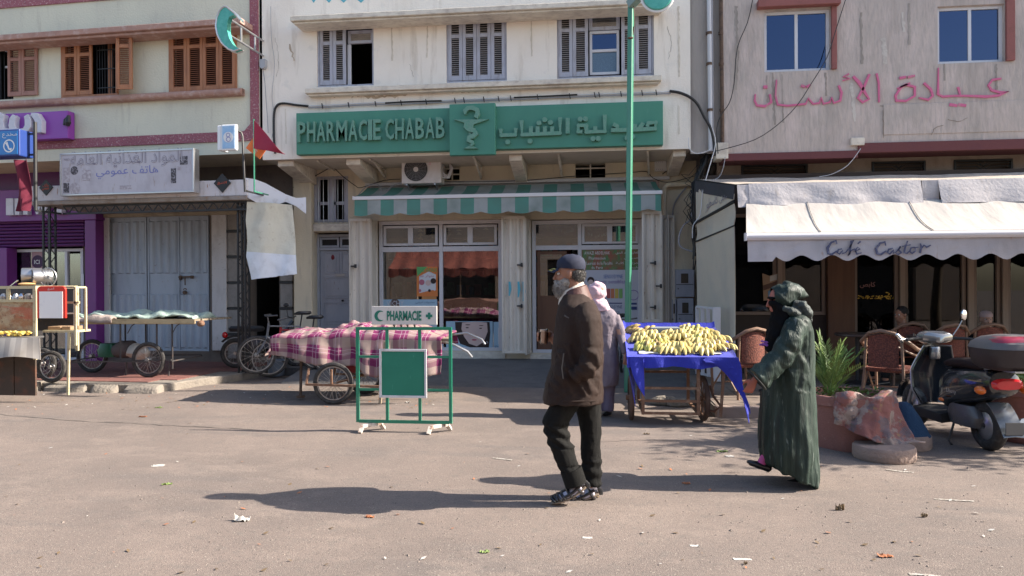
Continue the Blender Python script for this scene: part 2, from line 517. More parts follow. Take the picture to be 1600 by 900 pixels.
# palette
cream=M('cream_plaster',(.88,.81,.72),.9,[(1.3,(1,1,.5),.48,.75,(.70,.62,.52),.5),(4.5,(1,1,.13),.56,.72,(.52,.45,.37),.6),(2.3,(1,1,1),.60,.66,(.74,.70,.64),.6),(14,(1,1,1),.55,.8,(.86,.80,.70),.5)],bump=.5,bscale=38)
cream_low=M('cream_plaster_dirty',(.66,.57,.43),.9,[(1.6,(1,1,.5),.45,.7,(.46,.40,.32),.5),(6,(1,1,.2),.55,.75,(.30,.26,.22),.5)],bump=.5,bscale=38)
ledge_m=M('painted_ledge',(.72,.66,.56),.85,[(4,(1,1,1),.45,.7,(.42,.36,.31),.6),(18,(.4,1,1),.5,.7,(.25,.2,.18),.4)],bump=.5,bscale=50)
left_pl=M('left_plaster',(.68,.66,.53),.9,[(6,(1,1,.12),.58,.74,(.40,.36,.29),.55),(1.1,(1,1,.6),.45,.75,(.50,.49,.42),.5),(5,(1,1,.3),.55,.75,(.42,.40,.35),.45)],bump=.7,bscale=30)
maroon_pl=M('maroon_roughcast',(.34,.12,.15),.9,[(30,(1,1,1),.56,.62,(.62,.45,.45),.7),(2,(1,1,1),.45,.7,(.26,.09,.11),.5)],bump=2.5,bscale=34)
brown_ledge=M('brown_ledge',(.42,.25,.20),.85,[(8,(1,1,1),.5,.65,(.58,.45,.40),.6),(3,(1,1,1),.5,.7,(.25,.14,.12),.5)],bump=.8,bscale=40)
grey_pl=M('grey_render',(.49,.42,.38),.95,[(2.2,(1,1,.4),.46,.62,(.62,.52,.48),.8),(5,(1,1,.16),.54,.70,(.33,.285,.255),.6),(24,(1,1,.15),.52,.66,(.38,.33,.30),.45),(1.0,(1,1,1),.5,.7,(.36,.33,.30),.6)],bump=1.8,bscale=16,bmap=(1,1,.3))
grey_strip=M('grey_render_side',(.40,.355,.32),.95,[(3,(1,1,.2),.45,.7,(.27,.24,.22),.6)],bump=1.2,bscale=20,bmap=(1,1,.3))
maroon_c=M('maroon_concrete',(.14,.045,.048),.85,[(5,(1,1,1),.5,.7,(.12,.04,.05),.6)],bump=.4,bscale=40)
brown_frame=M('brown_surround',(.28,.10,.09),.8,[(6,(1,1,1),.5,.7,(.18,.07,.06),.5)],bump=.4)
shut_grey=M('weathered_grey_shutter',(.42,.43,.50),.75,[(9,(1,1,.3),.48,.68,(.27,.25,.27),.7),(25,(1,1,.2),.6,.7,(.55,.52,.50),.5)],bump=.5,bscale=70,bmap=(1,1,.2))
slat_grey=M('louvre_slat_grey',(.30,.27,.26),.8,[(12,(1,1,1),.5,.7,(.20,.17,.16),.6)])
shut_brown=M('varnished_brown_shutter',(.40,.17,.08),.55,[(9,(1,1,.2),.48,.68,(.24,.09,.045),.7)],bump=.4,bscale=60,bmap=(1,1,.15))
slat_brown=M('louvre_slat_brown',(.23,.085,.045),.6)
shut_faded=M('faded_brown_shutter',(.36,.19,.15),.7,[(9,(1,1,.2),.48,.68,(.25,.12,.10),.7)],bump=.4)
slat_faded=M('louvre_slat_faded',(.25,.12,.09),.7)
dark_in=M('dark_interior',(.03,.028,.028),.9)
blue_dk=M('sky_tinted_interior',(.07,.13,.32),.9)  # reflected sky blue painted into the rooms behind the upper cafe windows
sign_green=M('sign_green',(.06,.235,.165),.5,[(2,(1,1,.4),.45,.75,(.05,.19,.14),.6),(30,(1,1,.2),.62,.7,(.10,.28,.22),.4)])
sign_green2=M('letter_green',(.14,.29,.22),.55,[(40,(1,1,1),.5,.6,(.07,.26,.18),.7)])
paint_green=M('green_paint_metal',(.015,.22,.13),.35,[(7,(1,1,1),.6,.68,(.10,.28,.2),.6)],coat=.2)
pole_green=M('pole_green',(.05,.23,.145),.35,[(4,(1,1,.3),.5,.7,(.035,.17,.11),.6),(20,(1,1,1),.66,.7,(.3,.3,.25),.8)],coat=.3)
white_alu=M('white_aluminium',(.62,.61,.64),.4,[(6,(1,1,1),.55,.75,(.45,.43,.42),.5)])
cream_metal=M('cream_painted_metal',(.66,.60,.52),.55,[(7,(1,1,.15),.5,.7,(.45,.40,.33),.6),(22,(1,1,.3),.64,.69,(.25,.15,.09),.7)],bump=.2)
door_grey=M('grey_painted_door',(.42,.43,.48),.6,[(5,(1,1,.4),.45,.7,(.30,.31,.36),.6),(25,(1,1,.3),.64,.7,(.2,.17,.15),.6)],bump=.3)
shopdoor=M('blue_grey_sheet_metal',(.38,.43,.50),.5,[(4,(1,1,.25),.45,.72,(.22,.26,.31),.65),(30,(1,1,.4),.66,.7,(.2,.12,.08),.8)],bump=.25)
white_wash=M('whitewashed_pillar',(.56,.54,.54),.9,[(5,(1,1,.4),.5,.7,(.36,.34,.34),.6),(16,(1,1,1),.6,.7,(.25,.22,.2),.6)],bump=.8)
stone_clad=M('grey_stone_cladding',(.27,.25,.235),.85,[(8,(1,1,1),.45,.7,(.18,.165,.155),.7)],bump=1)
black_m=M('black_metal',(.018,.018,.020),.5)
rust=M('rusty_steel',(.12,.075,.05),.8,[(12,(1,1,1),.5,.65,(.05,.035,.03),.8)],bump=.6)
black_cable=M('black_cable',(.015,.015,.017),.55)
grey_cable=M('grey_cable',(.30,.30,.33),.6)
white_cable=M('pale_cable',(.60,.60,.62),.6)
purple=M('purple_panel',(.17,.025,.20),.4,[(3,(1,1,1),.5,.7,(.13,.02,.16),.5)])
purple_d=M('purple_shutter',(.10,.012,.115),.45,[(5,(1,.1,1),.5,.7,(.07,.01,.08),.6)])
purple_lit=M('purple_sign_face',(.27,.05,.36),.35)
letter_w=M('white_letter',(.62,.61,.66),.5,[(9,(1,1,1),.5,.7,(.45,.43,.45),.5)])
sign_w=M('faded_white_sign',(.50,.485,.53),.6,[(4,(1,1,.6),.48,.68,(.37,.35,.39),.6),(18,(1,1,.25),.6,.68,(.30,.22,.16),.6)],bump=.1)
sign_w2=M('whitewashed_fascia',(.60,.58,.60),.7,[(7,(1,1,.3),.52,.68,(.38,.34,.31),.7),(16,(1,1,.3),.62,.68,(.30,.13,.05),.8)],bump=.2)
alu=M('aluminium',(.55,.55,.56),.35,metal=.8)
steel=M('worn_steel',(.45,.45,.46),.4,metal=.9)
chrome=M('chrome',(.8,.8,.82),.08,metal=1)
red_txt=M('red_paint',(.55,.06,.035),.6)
blue_txt=M('blue_paint',(.04,.17,.42),.6)
grey_txt=M('faded_ink',(.22,.20,.25),.7)
blue_ink=M('faded_blue_ink',(.20,.22,.48),.7)
pink_txt=M('pink_wall_paint',(.60,.15,.28),.9,[(14,(1,1,.3),.58,.68,(.50,.28,.30),.7)])
cyan_txt=M('cyan_wall_paint',(.12,.42,.52),.9)
white_txt=M('white_print',(.75,.75,.75),.6)
black_pl=M('black_plastic',(.02,.02,.022),.45)
canvas_w=M('white_canvas',(.52,.49,.49),.9,[(2.5,(1,1,1),.45,.72,(.38,.36,.37),.6),(10,(1,1,.4),.56,.70,(.30,.26,.23),.5)],bump=.5,bscale=25)
canvas_side=M('cream_canvas_side',(.56,.50,.41),.9,[(3,(1,1,.5),.45,.7,(.42,.40,.36),.6)],bump=.5,bscale=25)
concrete_soffit=M('soffit_plaster',(.56,.50,.42),.9,[(3,(1,1,1),.5,.7,(.42,.37,.31),.6)],bump=.4)
beige_sof=M('beige_undercroft',(.62,.50,.35),.9,[(4,(1,1,1),.5,.7,(.42,.34,.25),.6)],bump=.3)
glass_low=glass_mat('shop_glass',(.55,.58,.58),.16)
glass_up=glass_mat('upper_glass',(.30,.34,.36),.42)
glass_sky=glass_mat('sky_tinted_glass',(.10,.14,.30),.16,(.30,.40,.66))  # blue of the reflected sky is put into the pane colour
wood_brown=M('brown_wood',(.16,.075,.04),.6,[(6,(1,1,.1),.45,.7,(.09,.04,.025),.7)],bump=.3)
tan_frame=M('bronze_aluminium_frame',(.26,.19,.15),.5,[(6,(1,1,.2),.5,.7,(.19,.14,.11),.5)])
def R4(a,b,c,d,y):
 """pixel rectangle (left, top, right, bottom) on plane y -> x0,x1,z0,z1"""
 x0,z1=P(a,b,y);x1,z0=P(c,d,y)
 return x0,x1,z0,z1
def leaf(parent,x0,x1,z0,z1,y,fm,sm,T=None,mid=.70):
 m=MB();m.T=T;s_=MB();s_.T=T;b=.055;t=.035
 zm=z0+(z1-z0)*mid
 m.box(x0,x0+b,y,y+t,z0,z1);m.box(x1-b,x1,y,y+t,z0,z1)
 for a,c in((z0,z0+.08),(zm-.03,zm+.03),(z1-.06,z1)):m.box(x0+b,x1-b,y+.002,y+t-.002,a,c)
 for a,c in((z0+.08,zm-.03),(zm+.03,z1-.06)):
  n=max(3,int((c-a)/.034))
  for i in range(n):
   zc=a+(c-a)*(i+.5)/n
   s_.bar((x0+b-.004,y+t/2,zc),(x1-b+.004,y+t/2,zc),.034,.006,up=(0,-.75,1))
 l=obj('shutter_leaf',m,fm,parent,bevel=.003)
 obj('louvre_slats',s_,sm,l,kind='stuff')
 return l
def simple_frame(parent,x0,x1,z0,z1,y,b=.05,t=.06,mat=None,name='window_frame',mull=(),rails=(),label=None):
 m=MB()
 m.box(x0,x0+b,y,y+t,z0,z1);m.box(x1-b,x1,y,y+t,z0,z1)
 m.box(x0+b,x1-b,y+.001,y+t,z0,z0+b);m.box(x0+b,x1-b,y+.001,y+t,z1-b,z1)
 for q in mull:m.box(q-b/2,q+b/2,y+.003,y+t,z0+b,z1-b)
 for q in rails:m.box(x0+b,x1-b,y+.002,y+t-.002,q-b/2,q+b/2)
 return obj(name,m,mat or white_alu,parent,bevel=.004,label=label)
def pane(parent,x0,x1,z0,z1,y,mat,name='pane',label=None):
 m=MB();m.box(x0,x1,y,y+.008,z0,z1)
 return obj(name,m,mat,parent,label=label)
def room(parent,x0,x1,y0,y1,z0,z1,mat,name='room_interior'):
 """five-sided dark space behind an opening"""
 m=MB()
 m.quad((x0,y1,z0),(x1,y1,z0),(x1,y1,z1),(x0,y1,z1))
 m.quad((x0,y0,z0),(x0,y1,z0),(x0,y1,z1),(x0,y0,z1))
 m.quad((x1,y0,z1),(x1,y1,z1),(x1,y1,z0),(x1,y0,z0))
 m.quad((x0,y0,z1),(x0,y1,z1),(x1,y1,z1),(x1,y0,z1))
 m.quad((x0,y0,z0),(x1,y0,z0),(x1,y1,z0),(x0,y1,z0))
 return obj(name,m,mat,parent)
def wire(name,pts,r,mat,label,cat='cable',group=None,seg=6,sub=3):
 pts=[V(p)for p in pts];Q=[]
 for i in range(len(pts)-1):
  a=pts[max(i-1,0)];b=pts[i];c=pts[i+1];d=pts[min(i+2,len(pts)-1)]
  for k in range(sub):
   t=k/sub
   Q.append(.5*((2*b)+(c-a)*t+(2*a-5*b+4*c-d)*t*t+(3*b-a-3*c+d)*t**3))
 Q.append(pts[-1])
 m=MB();m.tube(Q,r,seg)
 return obj(name,m,mat,smooth=True,label=label,cat=cat,group=group)
 # PHARMACY BUILDING (main frame)
FR[0]=MAIN
ZS=PZ(750,241,YU)
XL,XR=PX(410,150,YU),PX(1079,150,YU)
XLW,XRW=PX(458,400,YW),PX(1088,400,YW)
TOP=9.6
ph=thing('pharmacy_building','cream plastered building with grey louvred shutters above the green pharmacy sign','building',((XL+XR)/2,YU,0))
w1=R4(495,36,584,133,YU);w2=R4(697,23,792,126,YU);w3=R4(870,13,1022,118,YU)
m=MB();m.wall(XL,XR,ZS,TOP,YU,[w1,w2,w3],.22)
obj('upper_wall',m,cream,ph)
m=MB()
m.box(XL,XR+.6,YU+.004,YU+8,TOP,TOP+.3)
m.quad((XL,YU,ZS),(XL,YU+8,ZS),(XL,YU+8,TOP),(XL,YU,TOP))
m.quad((XR,YU,ZS),(XR,YU,TOP),(XR,YU+8,TOP),(XR,YU+8,ZS))
m.quad((XL,YU+8,0),(XR,YU+8,0),(XR,YU+8,TOP),(XL,YU+8,TOP))
obj('roof_and_side_walls',m,cream,ph)
m=MB();m.quad((XL,YU,ZS),(XR,YU,ZS),(XR,YW+.3,ZS),(XL,YW+.3,ZS));obj('soffit',m,concrete_soffit,ph)
def ledge(parent,pa,pb,y,zt,h,d,mat,name):
 x0,x1=PX(pa,60,y),PX(pb,60,y)
 m=MB();m.box(x0,x1,y-d,y-.001,zt-h,zt);m.box(x0+.04,x1-.04,y-d+.05,y-.002,zt-h-.035,zt-h-.001)
 return obj(name,m,mat,parent,bevel=.01)
zc=PZ(470,24,YU-.45)
ledge(ph,470,1034,YU,zc,.085,.45,ledge_m,'window_canopy')
zs=PZ(482,138,YU-.18)
ledge(ph,482,1032,YU,zs,.085,.18,ledge_m,'window_sill')
def rm(wr,y=YU):room(ph,wr[0]-.3,wr[1]+.3,y+.22,y+2.2,wr[2]-.3,wr[3]+.3,dark_in)
for wr in(w1,w2,w3):rm(wr)
lx=lambda a:PX(a,80,YU)
for wr in(w1,w2,w3):
 simple_frame(ph,wr[0],wr[1],wr[2],wr[3],YU+.03,.035,.10,shut_grey)
for a,b in((499,519),(519.5,539.5)):leaf(ph,lx(a),lx(b),w1[2]+.04,w1[3]-.04,YU+.02,shut_grey,slat_grey)
zt1,zt2=PZ(560,42,YU),PZ(560,65,YU)
fr=simple_frame(ph,lx(541),lx(581.5),zt2,zt1-.03,YU+.08,.05,.05,shut_grey,'transom_frame')
pane(fr,lx(545),lx(578),zt2+.04,zt1-.07,YU+.10,glass_up)
m=MB();m.box(lx(540),lx(545.5),YU+.09,YU+.13,w1[2]+.03,zt2-.01);obj('casement_stile',m,white_alu,ph,bevel=.004)
for i in range(4):
 a=700+i*22.3;leaf(ph,lx(a),lx(a+21.8),w2[2]+.04,w2[3]-.04,YU+.02,shut_grey,slat_grey)
for a,b in((872.5,894.5),(895,919),(971,992.5),(993,1018)):leaf(ph,lx(a),lx(b),w3[2]+.04,w3[3]-.03,YU+.02,shut_grey,slat_grey)
zt1,zt2=PZ(945,18,YU),PZ(945,44,YU)
fr=simple_frame(ph,lx(920),lx(969),zt2,zt1,YU+.08,.06,.05,shut_grey,'transom_frame')
pane(fr,lx(925),lx(964),zt2+.05,zt1-.05,YU+.10,glass_up)
zb=PZ(945,114,YU)
fr=simple_frame(ph,lx(921),lx(968),zb,zt2-.01,YU+.09,.045,.05,white_alu,'casement_frame',rails=[PZ(945,76,YU)])
zr_=PZ(945,76,YU)
pane(fr,lx(925),lx(964),zr_+.02,zt2-.05,YU+.12,glass_sky)
pane(fr,lx(925),lx(964),zb+.04,zr_-.02,YU+.12,M('frosted_glass',(.10,.16,.24),.35,[(60,(1,1,1),.5,.55,(.14,.22,.30),.6)]),label='frosted lower pane')
m=MB()
for k,(a,wd)in enumerate(((486,8),(508,12),(530,14),(556,16))):
 xa,z=P(a,1,YU);xb=PX(a+wd,1,YU)
 stroke(m,[(xa,z+.25),(xa+.01,z+.05),((xa+xb)/2,z-.02),(xb,z+.06),(xb-.02,z+.22)],[.05,.05,.045,.05,.04],YU-.004,YU-.001)
obj('painted_letters',m,cyan_txt,ph,kind='stuff')
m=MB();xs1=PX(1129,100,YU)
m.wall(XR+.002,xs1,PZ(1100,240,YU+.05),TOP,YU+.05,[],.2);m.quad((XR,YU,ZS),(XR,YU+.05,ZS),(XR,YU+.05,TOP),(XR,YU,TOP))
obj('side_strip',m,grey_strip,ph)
# ground floor
ZB=PZ(700,553,YW)
h_ac=R4(694,254,718,281,YW);h_v=R4(899,248,946,277,YW);h_b=R4(490,276,544,347,YW)
h_d=R4(489,363,566,560,YW);h_l=R4(587,345,788,549,YW);h_r=R4(829,343,1006,553,YW)
m=MB();m.wall(XLW,XRW,0,ZS,YW,[h_ac,h_v,h_b,h_d,h_l,h_r],.28)
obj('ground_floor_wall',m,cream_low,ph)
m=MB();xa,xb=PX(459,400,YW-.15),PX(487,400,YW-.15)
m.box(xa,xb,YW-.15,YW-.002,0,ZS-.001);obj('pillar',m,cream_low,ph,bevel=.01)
m=MB();z1=PZ(515,350,YW-.08);z0=PZ(515,361,YW-.08);m.box(xb+.002,PX(552,400,YW),YW-.08,YW-.003,z0,z1);obj('door_lintel',m,ledge_m,ph,bevel=.008)
room(ph,h_ac[0]-.2,h_v[1]+.2,YW+.28,YW+1.2,h_v[2]-.1,h_v[3]+.2,dark_in)
room(ph,h_b[0]-.1,h_b[1]+.1,YW+.28,YW+1.2,h_b[2]-.1,h_b[3]+.1,dark_in)
m=MB();a=R4(570,284,1045,291,YW-.05)
zr=PZ(700,283,YW-.05);m.box(PX(572,284,YW),PX(1046,284,YW),YW-.06,YW-.002,zr-.06,zr);obj('wall_moulding',m,white_wash,ph,bevel=.006)
m=MB();m.box(PX(575,290,YW),PX(1030,290,YW),YW-.03,YW-.004,zr-.33,zr-.065);obj('faded_red_band',m,M('faded_red_board',(.42,.24,.20),.8,[(5,(1,1,1),.45,.65,(.55,.45,.38),.8)]),ph)
def grille(hr,n,k):
 m=MB()
 for i in range(1,n):x=hr[0]+(hr[1]-hr[0])*i/n;m.box(x-.012,x+.012,YW+.03,YW+.055,hr[2],hr[3])
 for i in range(1,k):z=hr[2]+(hr[3]-hr[2])*i/k;m.box(hr[0],hr[1],YW+.028,YW+.052,z-.012,z+.012)
 obj('vent_grille',m,ledge_m,ph)
grille(h_v,2,2);grille(h_ac,2,3)
fr=simple_frame(ph,h_b[0],h_b[1],h_b[2],h_b[3],YW+.02,.055,.06,shut_grey,mull=[(h_b[0]+h_b[1])/2])
xm=(h_b[0]+h_b[1])/2
for k,(a,b)in enumerate(((h_b[0]+.055,xm-.03),(xm+.03,h_b[1]-.055))):
 zz=h_b[2]+(h_b[3]-h_b[2])*.42
 m=MB();m.box(a,b,YW+.05,YW+.08,zz-.03,zz+.03);m.box(a,a+.05,YW+.05,YW+.08,h_b[2]+.05,h_b[3]-.05);m.box(b-.04,b,YW+.051,YW+.079,h_b[2]+.05,h_b[3]-.05)
 obj('casement_rail',m,shut_grey,fr)
m=MB()
for i in range(6):
 x=h_b[0]+.10+(h_b[1]-h_b[0]-.2)*i/5;m.tube([(x,YW-.012,h_b[2]-.02),(x,YW-.012,h_b[3]+.0)],.007,6)
for z in(h_b[2]+.02,h_b[3]-.06):m.box(h_b[0],h_b[1],YW-.016,YW-.004,z,z+.012)
obj('window_bars',m,steel,ph,kind='stuff')
yd=YW+.20
dx0,dx1=PX(495,400,yd),PX(566,400,yd)
zt=PZ(520,366,yd);zm=PZ(520,389,yd)
simple_frame(ph,dx0,dx1,ZB-.05,zt,yd,.05,.08,door_grey,'door_frame',rails=[zm])
tr=MB()
fr=simple_frame(ph,dx0+.06,(dx0+dx1)/2-.01,zm+.03,zt-.06,yd+.01,.04,.05,door_grey,'transom_frame');pane(fr,dx0+.10,(dx0+dx1)/2-.05,zm+.07,zt-.10,yd+.03,dark_in)
fr=simple_frame(ph,(dx0+dx1)/2+.01,dx1-.06,zm+.03,zt-.06,yd+.01,.04,.05,door_grey,'transom_frame');pane(fr,(dx0+dx1)/2+.05,dx1-.10,zm+.07,zt-.10,yd+.03,dark_in)
m=MB();a,b=dx0+.055,dx1-.055
m.box(a,b,yd+.045,yd+.07,ZB-.04,zm-.03)
dl=obj('door_leaf',m,door_grey,ph)
H=zm-ZB
def dpanel(x0,x1,z0,z1):
 m=MB();m.box(x0,x0+.02,yd+.030,yd+.044,z0,z1);m.box(x1-.02,x1,yd+.030,yd+.044,z0,z1)
 m.box(x0+.02,x1-.02,yd+.031,yd+.044,z0,z0+.02);m.box(x0+.02,x1-.02,yd+.031,yd+.044,z1-.02,z1)
 m.box(x0+.06,x1-.06,yd+.034,yd+.044,z0+.05,z1-.05)
 obj('door_panel',m,door_grey,dl,bevel=.004)
xm=(a+b)/2
dpanel(a+.06,xm-.02,ZB+H*.76,ZB+H*.97);dpanel(xm+.02,b-.06,ZB+H*.76,ZB+H*.97)
for q0,q1 in((.52,.73),(.27,.48),(.03,.23)):dpanel(a+.06,b-.06,ZB+H*q0,ZB+H*q1)
m=MB();m.box(xm-.09,xm+.09,yd+.028,yd+.044,ZB+H*.735,ZB+H*.755);obj('letter_slot',m,steel,dl)
m=MB();m.lathe([(.02,-.03),(.02,.0)],(xm+.05,yd+.04,ZB+H*.50),12,'Y');m.lathe([(.02,-.03),(.02,.0)],(xm+.2,yd+.04,ZB+H*.50),12,'Y');obj('door_knob',m,black_m,dl,smooth=True,kind='stuff')
x,z=P(519,402,yd);m=MB();m.ell((x,yd+.035,z),.035,.012,.05,12,8);obj('red_heart',m,M('dark_red',(.2,.01,.02),.5),dl,smooth=True)
room(ph,h_d[0]-.2,h_d[1]+.1,YW+.42,YW+1.5,0,h_d[3]+.1,dark_in)
# pharmacy shop front : frames and panes
shop_in=M('shop_interior',(.035,.026,.022),.8)
room(ph,h_l[0]-.5,h_r[1]+.3,YW+.29,YW+3.8,ZB-.02,ZS-.5,shop_in)
m=MB();m.box(h_l[0]-.02,h_l[1]+.02,YW-.03,YW+.3,ZB-.09,PZ(700,549,YW));m.box(h_r[0]-.02,h_r[1]+.02,YW-.03,YW+.3,ZB-.09,PZ(900,554,YW));obj('threshold',m,ledge_m,ph)
yg=YW+.12
def shopfront(px0,px1,top,mid1,mid2,bot,pm,left):
 x0,x1,z0,z1=R4(px0,top,px1,bot,yg)
 za,zb_=PZ((px0+px1)/2,mid1,yg),PZ((px0+px1)/2,mid2,yg)
 xm_=PX(pm,440,yg)
 fr=simple_frame(ph,x0,x1,z0,z1,yg,.07,.08,white_alu,'shop_window_frame',mull=[xm_])
 m=MB();m.box(x0+.07,xm_-.036,yg+.001,yg+.079,zb_,za);m.box(xm_+.036,x1-.07,yg+.001,yg+.079,zb_,za);obj('frame_rail',m,white_alu,fr,bevel=.004)
 return fr,x0,x1,z0,z1,za,zb_,xm_
fl,x0,x1,z0,z1,za,zb_,xm_=shopfront(592,785,346,385,393,549,689,True)
for a,b in((x0+.07,xm_-.035),(xm_+.035,x1-.07)):
 pane(fl,a,b,z0+.07,zb_,yg+.04,glass_low)
 xc_=(a+b)/2
 m=MB()
 for c,d in((a+.02,xc_),(xc_,b-.02)):
  dy=.012 if c<xc_-.1 else 0
  m.box(c,c+.05,yg-.02+dy,yg+.03+dy,za+.02,z1-.09);m.box(d-.05,d,yg-.02+dy,yg+.03+dy,za+.02,z1-.09)
  m.box(c+.05,d-.05,yg-.019+dy,yg+.029+dy,za+.02,za+.065);m.box(c+.05,d-.05,yg-.019+dy,yg+.029+dy,z1-.135,z1-.09)
  pane(fl,c+.05,d-.05,za+.065,z1-.135,yg+.01+dy,glass_low)
 obj('transom_window',m,white_alu,fl,bevel=.004)
LF=(x0,x1,z0,z1,za,zb_,xm_)
fr_,x0,x1,z0,z1,za,zb_,xm_=shopfront(831,1004,345,383,390,553,906,False)
pane(fr_,x0+.07,xm_-.035,za,z1-.07,yg+.04,glass_low)
pane(fr_,xm_+.035,x1-.07,z0+.07,zb_,yg+.04,glass_low)
a,b=xm_+.035,x1-.07;xc_=(a+b)/2;m=MB()
for c,d in((a+.01,xc_),(xc_,b-.0)):
 m.box(c,c+.045,yg-.02,yg+.03,za+.02,z1-.08);m.box(d-.045,d,yg-.02,yg+.03,za+.02,z1-.08)
 m.box(c+.045,d-.045,yg-.019,yg+.029,za+.02,za+.06);m.box(c+.045,d-.045,yg-.019,yg+.029,z1-.12,z1-.08)
 pane(fr_,c+.045,d-.045,za+.06,z1-.12,yg+.01,glass_low)
obj('transom_window',m,white_alu,fr_,bevel=.004)
zd=PZ(870,462,yg)
m=MB();m.box(x0+.09,xm_-.05,yg+.05,yg+.09,z0+.05,zd-.0);m.box(x0+.09,x0+.15,yg+.05,yg+.09,zd,zb_-.02);m.box(xm_-.33,xm_-.24,yg+.05,yg+.09,zd,zb_-.02);m.box(x0+.15,xm_-.33,yg+.051,yg+.089,zb_-.08,zb_-.02)
m2=obj('shop_door',m,wood_brown,ph,bevel=.004)
pane(m2,x0+.15,xm_-.33,zd,zb_-.08,yg+.06,glass_low)
RFt=(x0,x1,z0,z1,za,zb_,xm_)
# cream folding metal shutters
def folded(px0,px1,pt,pb,y,n,dy=0.0,lab=None,dpt=.16):
 """corrugated metal leaf: zig-zag section between two screen positions"""
 x0,z1=P(px0,pt,y);x1,z0=P(px1,pb,y+dy)
 z0=max(z0,ZB)
 m=MB();k=n*4;pr=[]
 for i in range(k+1):
  t=i/k;u=(i%4)
  off=0 if u in(0,1)else .035
  pr.append((x0+(x1-x0)*t,y+dy*t+off))
 for(ax,ay),(bx,by)in zip(pr,pr[1:]):
  i=[m.pt(q)for q in((ax,ay,z0),(bx,by,z0),(bx,by,z1),(ax,ay,z1),(ax,ay+.012,z0),(bx,by+.012,z0),(bx,by+.012,z1),(ax,ay+.012,z1))]
  m.face((i[0],i[1],i[2],i[3]));m.face((i[5],i[4],i[7],i[6]));m.face((i[3],i[2],i[6],i[7]));m.face((i[1],i[0],i[4],i[5]))
 w_=obj('shutter_panel',m,cream_metal,ph,label=lab)
 m=MB()
 for z,h in((z0,.05),(z1-.05,.05)):m.bar((x0,y-.012,z+h/2),(x1,y+dy-.012,z+h/2),.02,h)
 m.bar((x0,y-.014,z0),(x0,y-.014,z1),.03,.03,up=(0,1,0));m.bar((x1,y+dy-.014,z0),(x1,y+dy-.014,z1),.03,.03,up=(0,1,0))
 obj('panel_edge',m,cream_metal,w_)
 return w_,x0,x1,z0,z1
def hasp(w_,px,py,y):
 x,z=P(px,py,y);m=MB();m.box(x-.05,x+.05,y-.035,y-.005,z-.012,z+.012);m.box(x+.02,x+.055,y-.05,y-.005,z-.035,z+.035);obj('bolt',m,black_m,w_,bevel=.003)
f1=folded(547,579,342,551,YW-.32,2,.02)[0];folded(580,590,343,549,YW-.28,1,.3)
f2=folded(785,820,338,552,YW-.34,3,0)[0];folded(821,829,341,552,YW-.32,1,.3)
f3=folded(1004,1033,330,503,YW-.62,2,.05)[0];folded(1034,1042,336,506,YW-.5,1,.2);f4=folded(1043,1053,336,507,YW-.3,1,.1)
hasp(f1,553,416,YW-.34);hasp(f2,812,414,YW-.36);hasp(f2,812,478,YW-.36);hasp(f3,1020,411,YW-.62);hasp(f3,1020,480,YW-.62);hasp(f3,1029,447,YW-.6)
m=MB()
for a,b,h in((796,440,22),(810,440,24),(818,440,30)):
 x,z=P(a,b,YW-.36);stroke(m,[(x,z),(x+.012,z-h/170),(x-.006,z-h/85)],[.035,.05,.02],YW-.358,YW-.354)
obj('paint_flecks',m,cyan_txt,f2,kind='stuff')
def corbel(px0,px1,lowpy):
 x0,x1=PX(px0,245,YU+.1),PX(px1,245,YU+.1);zl=PZ((px0+px1)/2+20,lowpy,YW)
 m=MB();m.prism([(YU+.12,ZS),(YU+.12,ZS-.10),(YW-.01,zl),(YW-.01,ZS)],x0,x1,'YZ');obj('corbel',m,ledge_m,ph,bevel=.01)
corbel(433,458,290);corbel(540,562,288);corbel(795,815,286);corbel(1052,1072,275)
def strut(pxa,pya,pxb,pyb):
 x0,z0=P(pxa,pya,YU+.1);x1,z1=P(pxb,pyb,YW-.03)
 m=MB();m.bar((x0,YU+.1,z0),(x1,YW-.03,z1),.035,.035);m.bar((x1,YW-.03,z1-.02),(x1,YW-.03,ZS),.025,.025,up=(0,1,0));m.bar((x0,YU+.12,ZS-.02),(x1,YW-.03,ZS-.02),.025,.025)
 obj('iron_strut',m,ledge_m,ph)
strut(495,243,522,263);strut(577,242,602,277);strut(739,240,752,279);strut(872,238,878,276);strut(1012,236,1014,272)
# the green pharmacy sign
yb=YU-.16
x0,z0=P(463,239,yb);x1,z1=P(1036,157,yb)
z1=PZ(750,167,yb);z0=PZ(750,234,yb)
sg=thing('pharmacy_sign','long green pharmacy sign board with raised letters across the facade','sign',((x0+x1)/2,yb,z0))
m=MB();m.box(x0,x1,yb,YU-.004,z0,z1);obj('sign_board',m,sign_green,sg,bevel=.008)
ye=yb-.12
ex0,ex1,ez0,ez1=R4(702,163,774,241,ye)
m=MB();m.box(ex0,ex1,ye,yb-.002,ez0,ez1);eb=obj('emblem_board',m,sign_green,sg,bevel=.008)
def bold(body,px0,px1,pyt,pyb,y,dep,mat,parent,name='letter',ar=False,off=.03,split=False,**k):
 x0_,z1_=P(px0,pyt,y);x1_,z0_=P(px1,pyb,y)
 m=MB();put_text(m,body,x0_,y,z0_,w=x1_-x0_,h=z1_-z0_,depth=dep,off=off,ar=ar,**k)
 return obj(name,m,mat,parent)
def letters(body,x0_,x1_,z0_,z1_,y,dep,mat,parent,wts,off=.017):
 tot=sum(wts.get(c,1.0)for c in body);x=x0_
 for c in body:
  w_=wts.get(c,1.0)/tot*(x1_-x0_)
  if c!=' ':
   m=MB();put_text(m,c,x+w_*.06,y,z0_,w=w_*.86,h=z1_-z0_,depth=dep,off=off);obj('letter',m,mat,parent)
  x+=w_
lx0,lz1=P(466,190,yb);lx1=PX(697,190,yb);lz1=PZ(580,188,yb);lz0=PZ(580,220,yb)
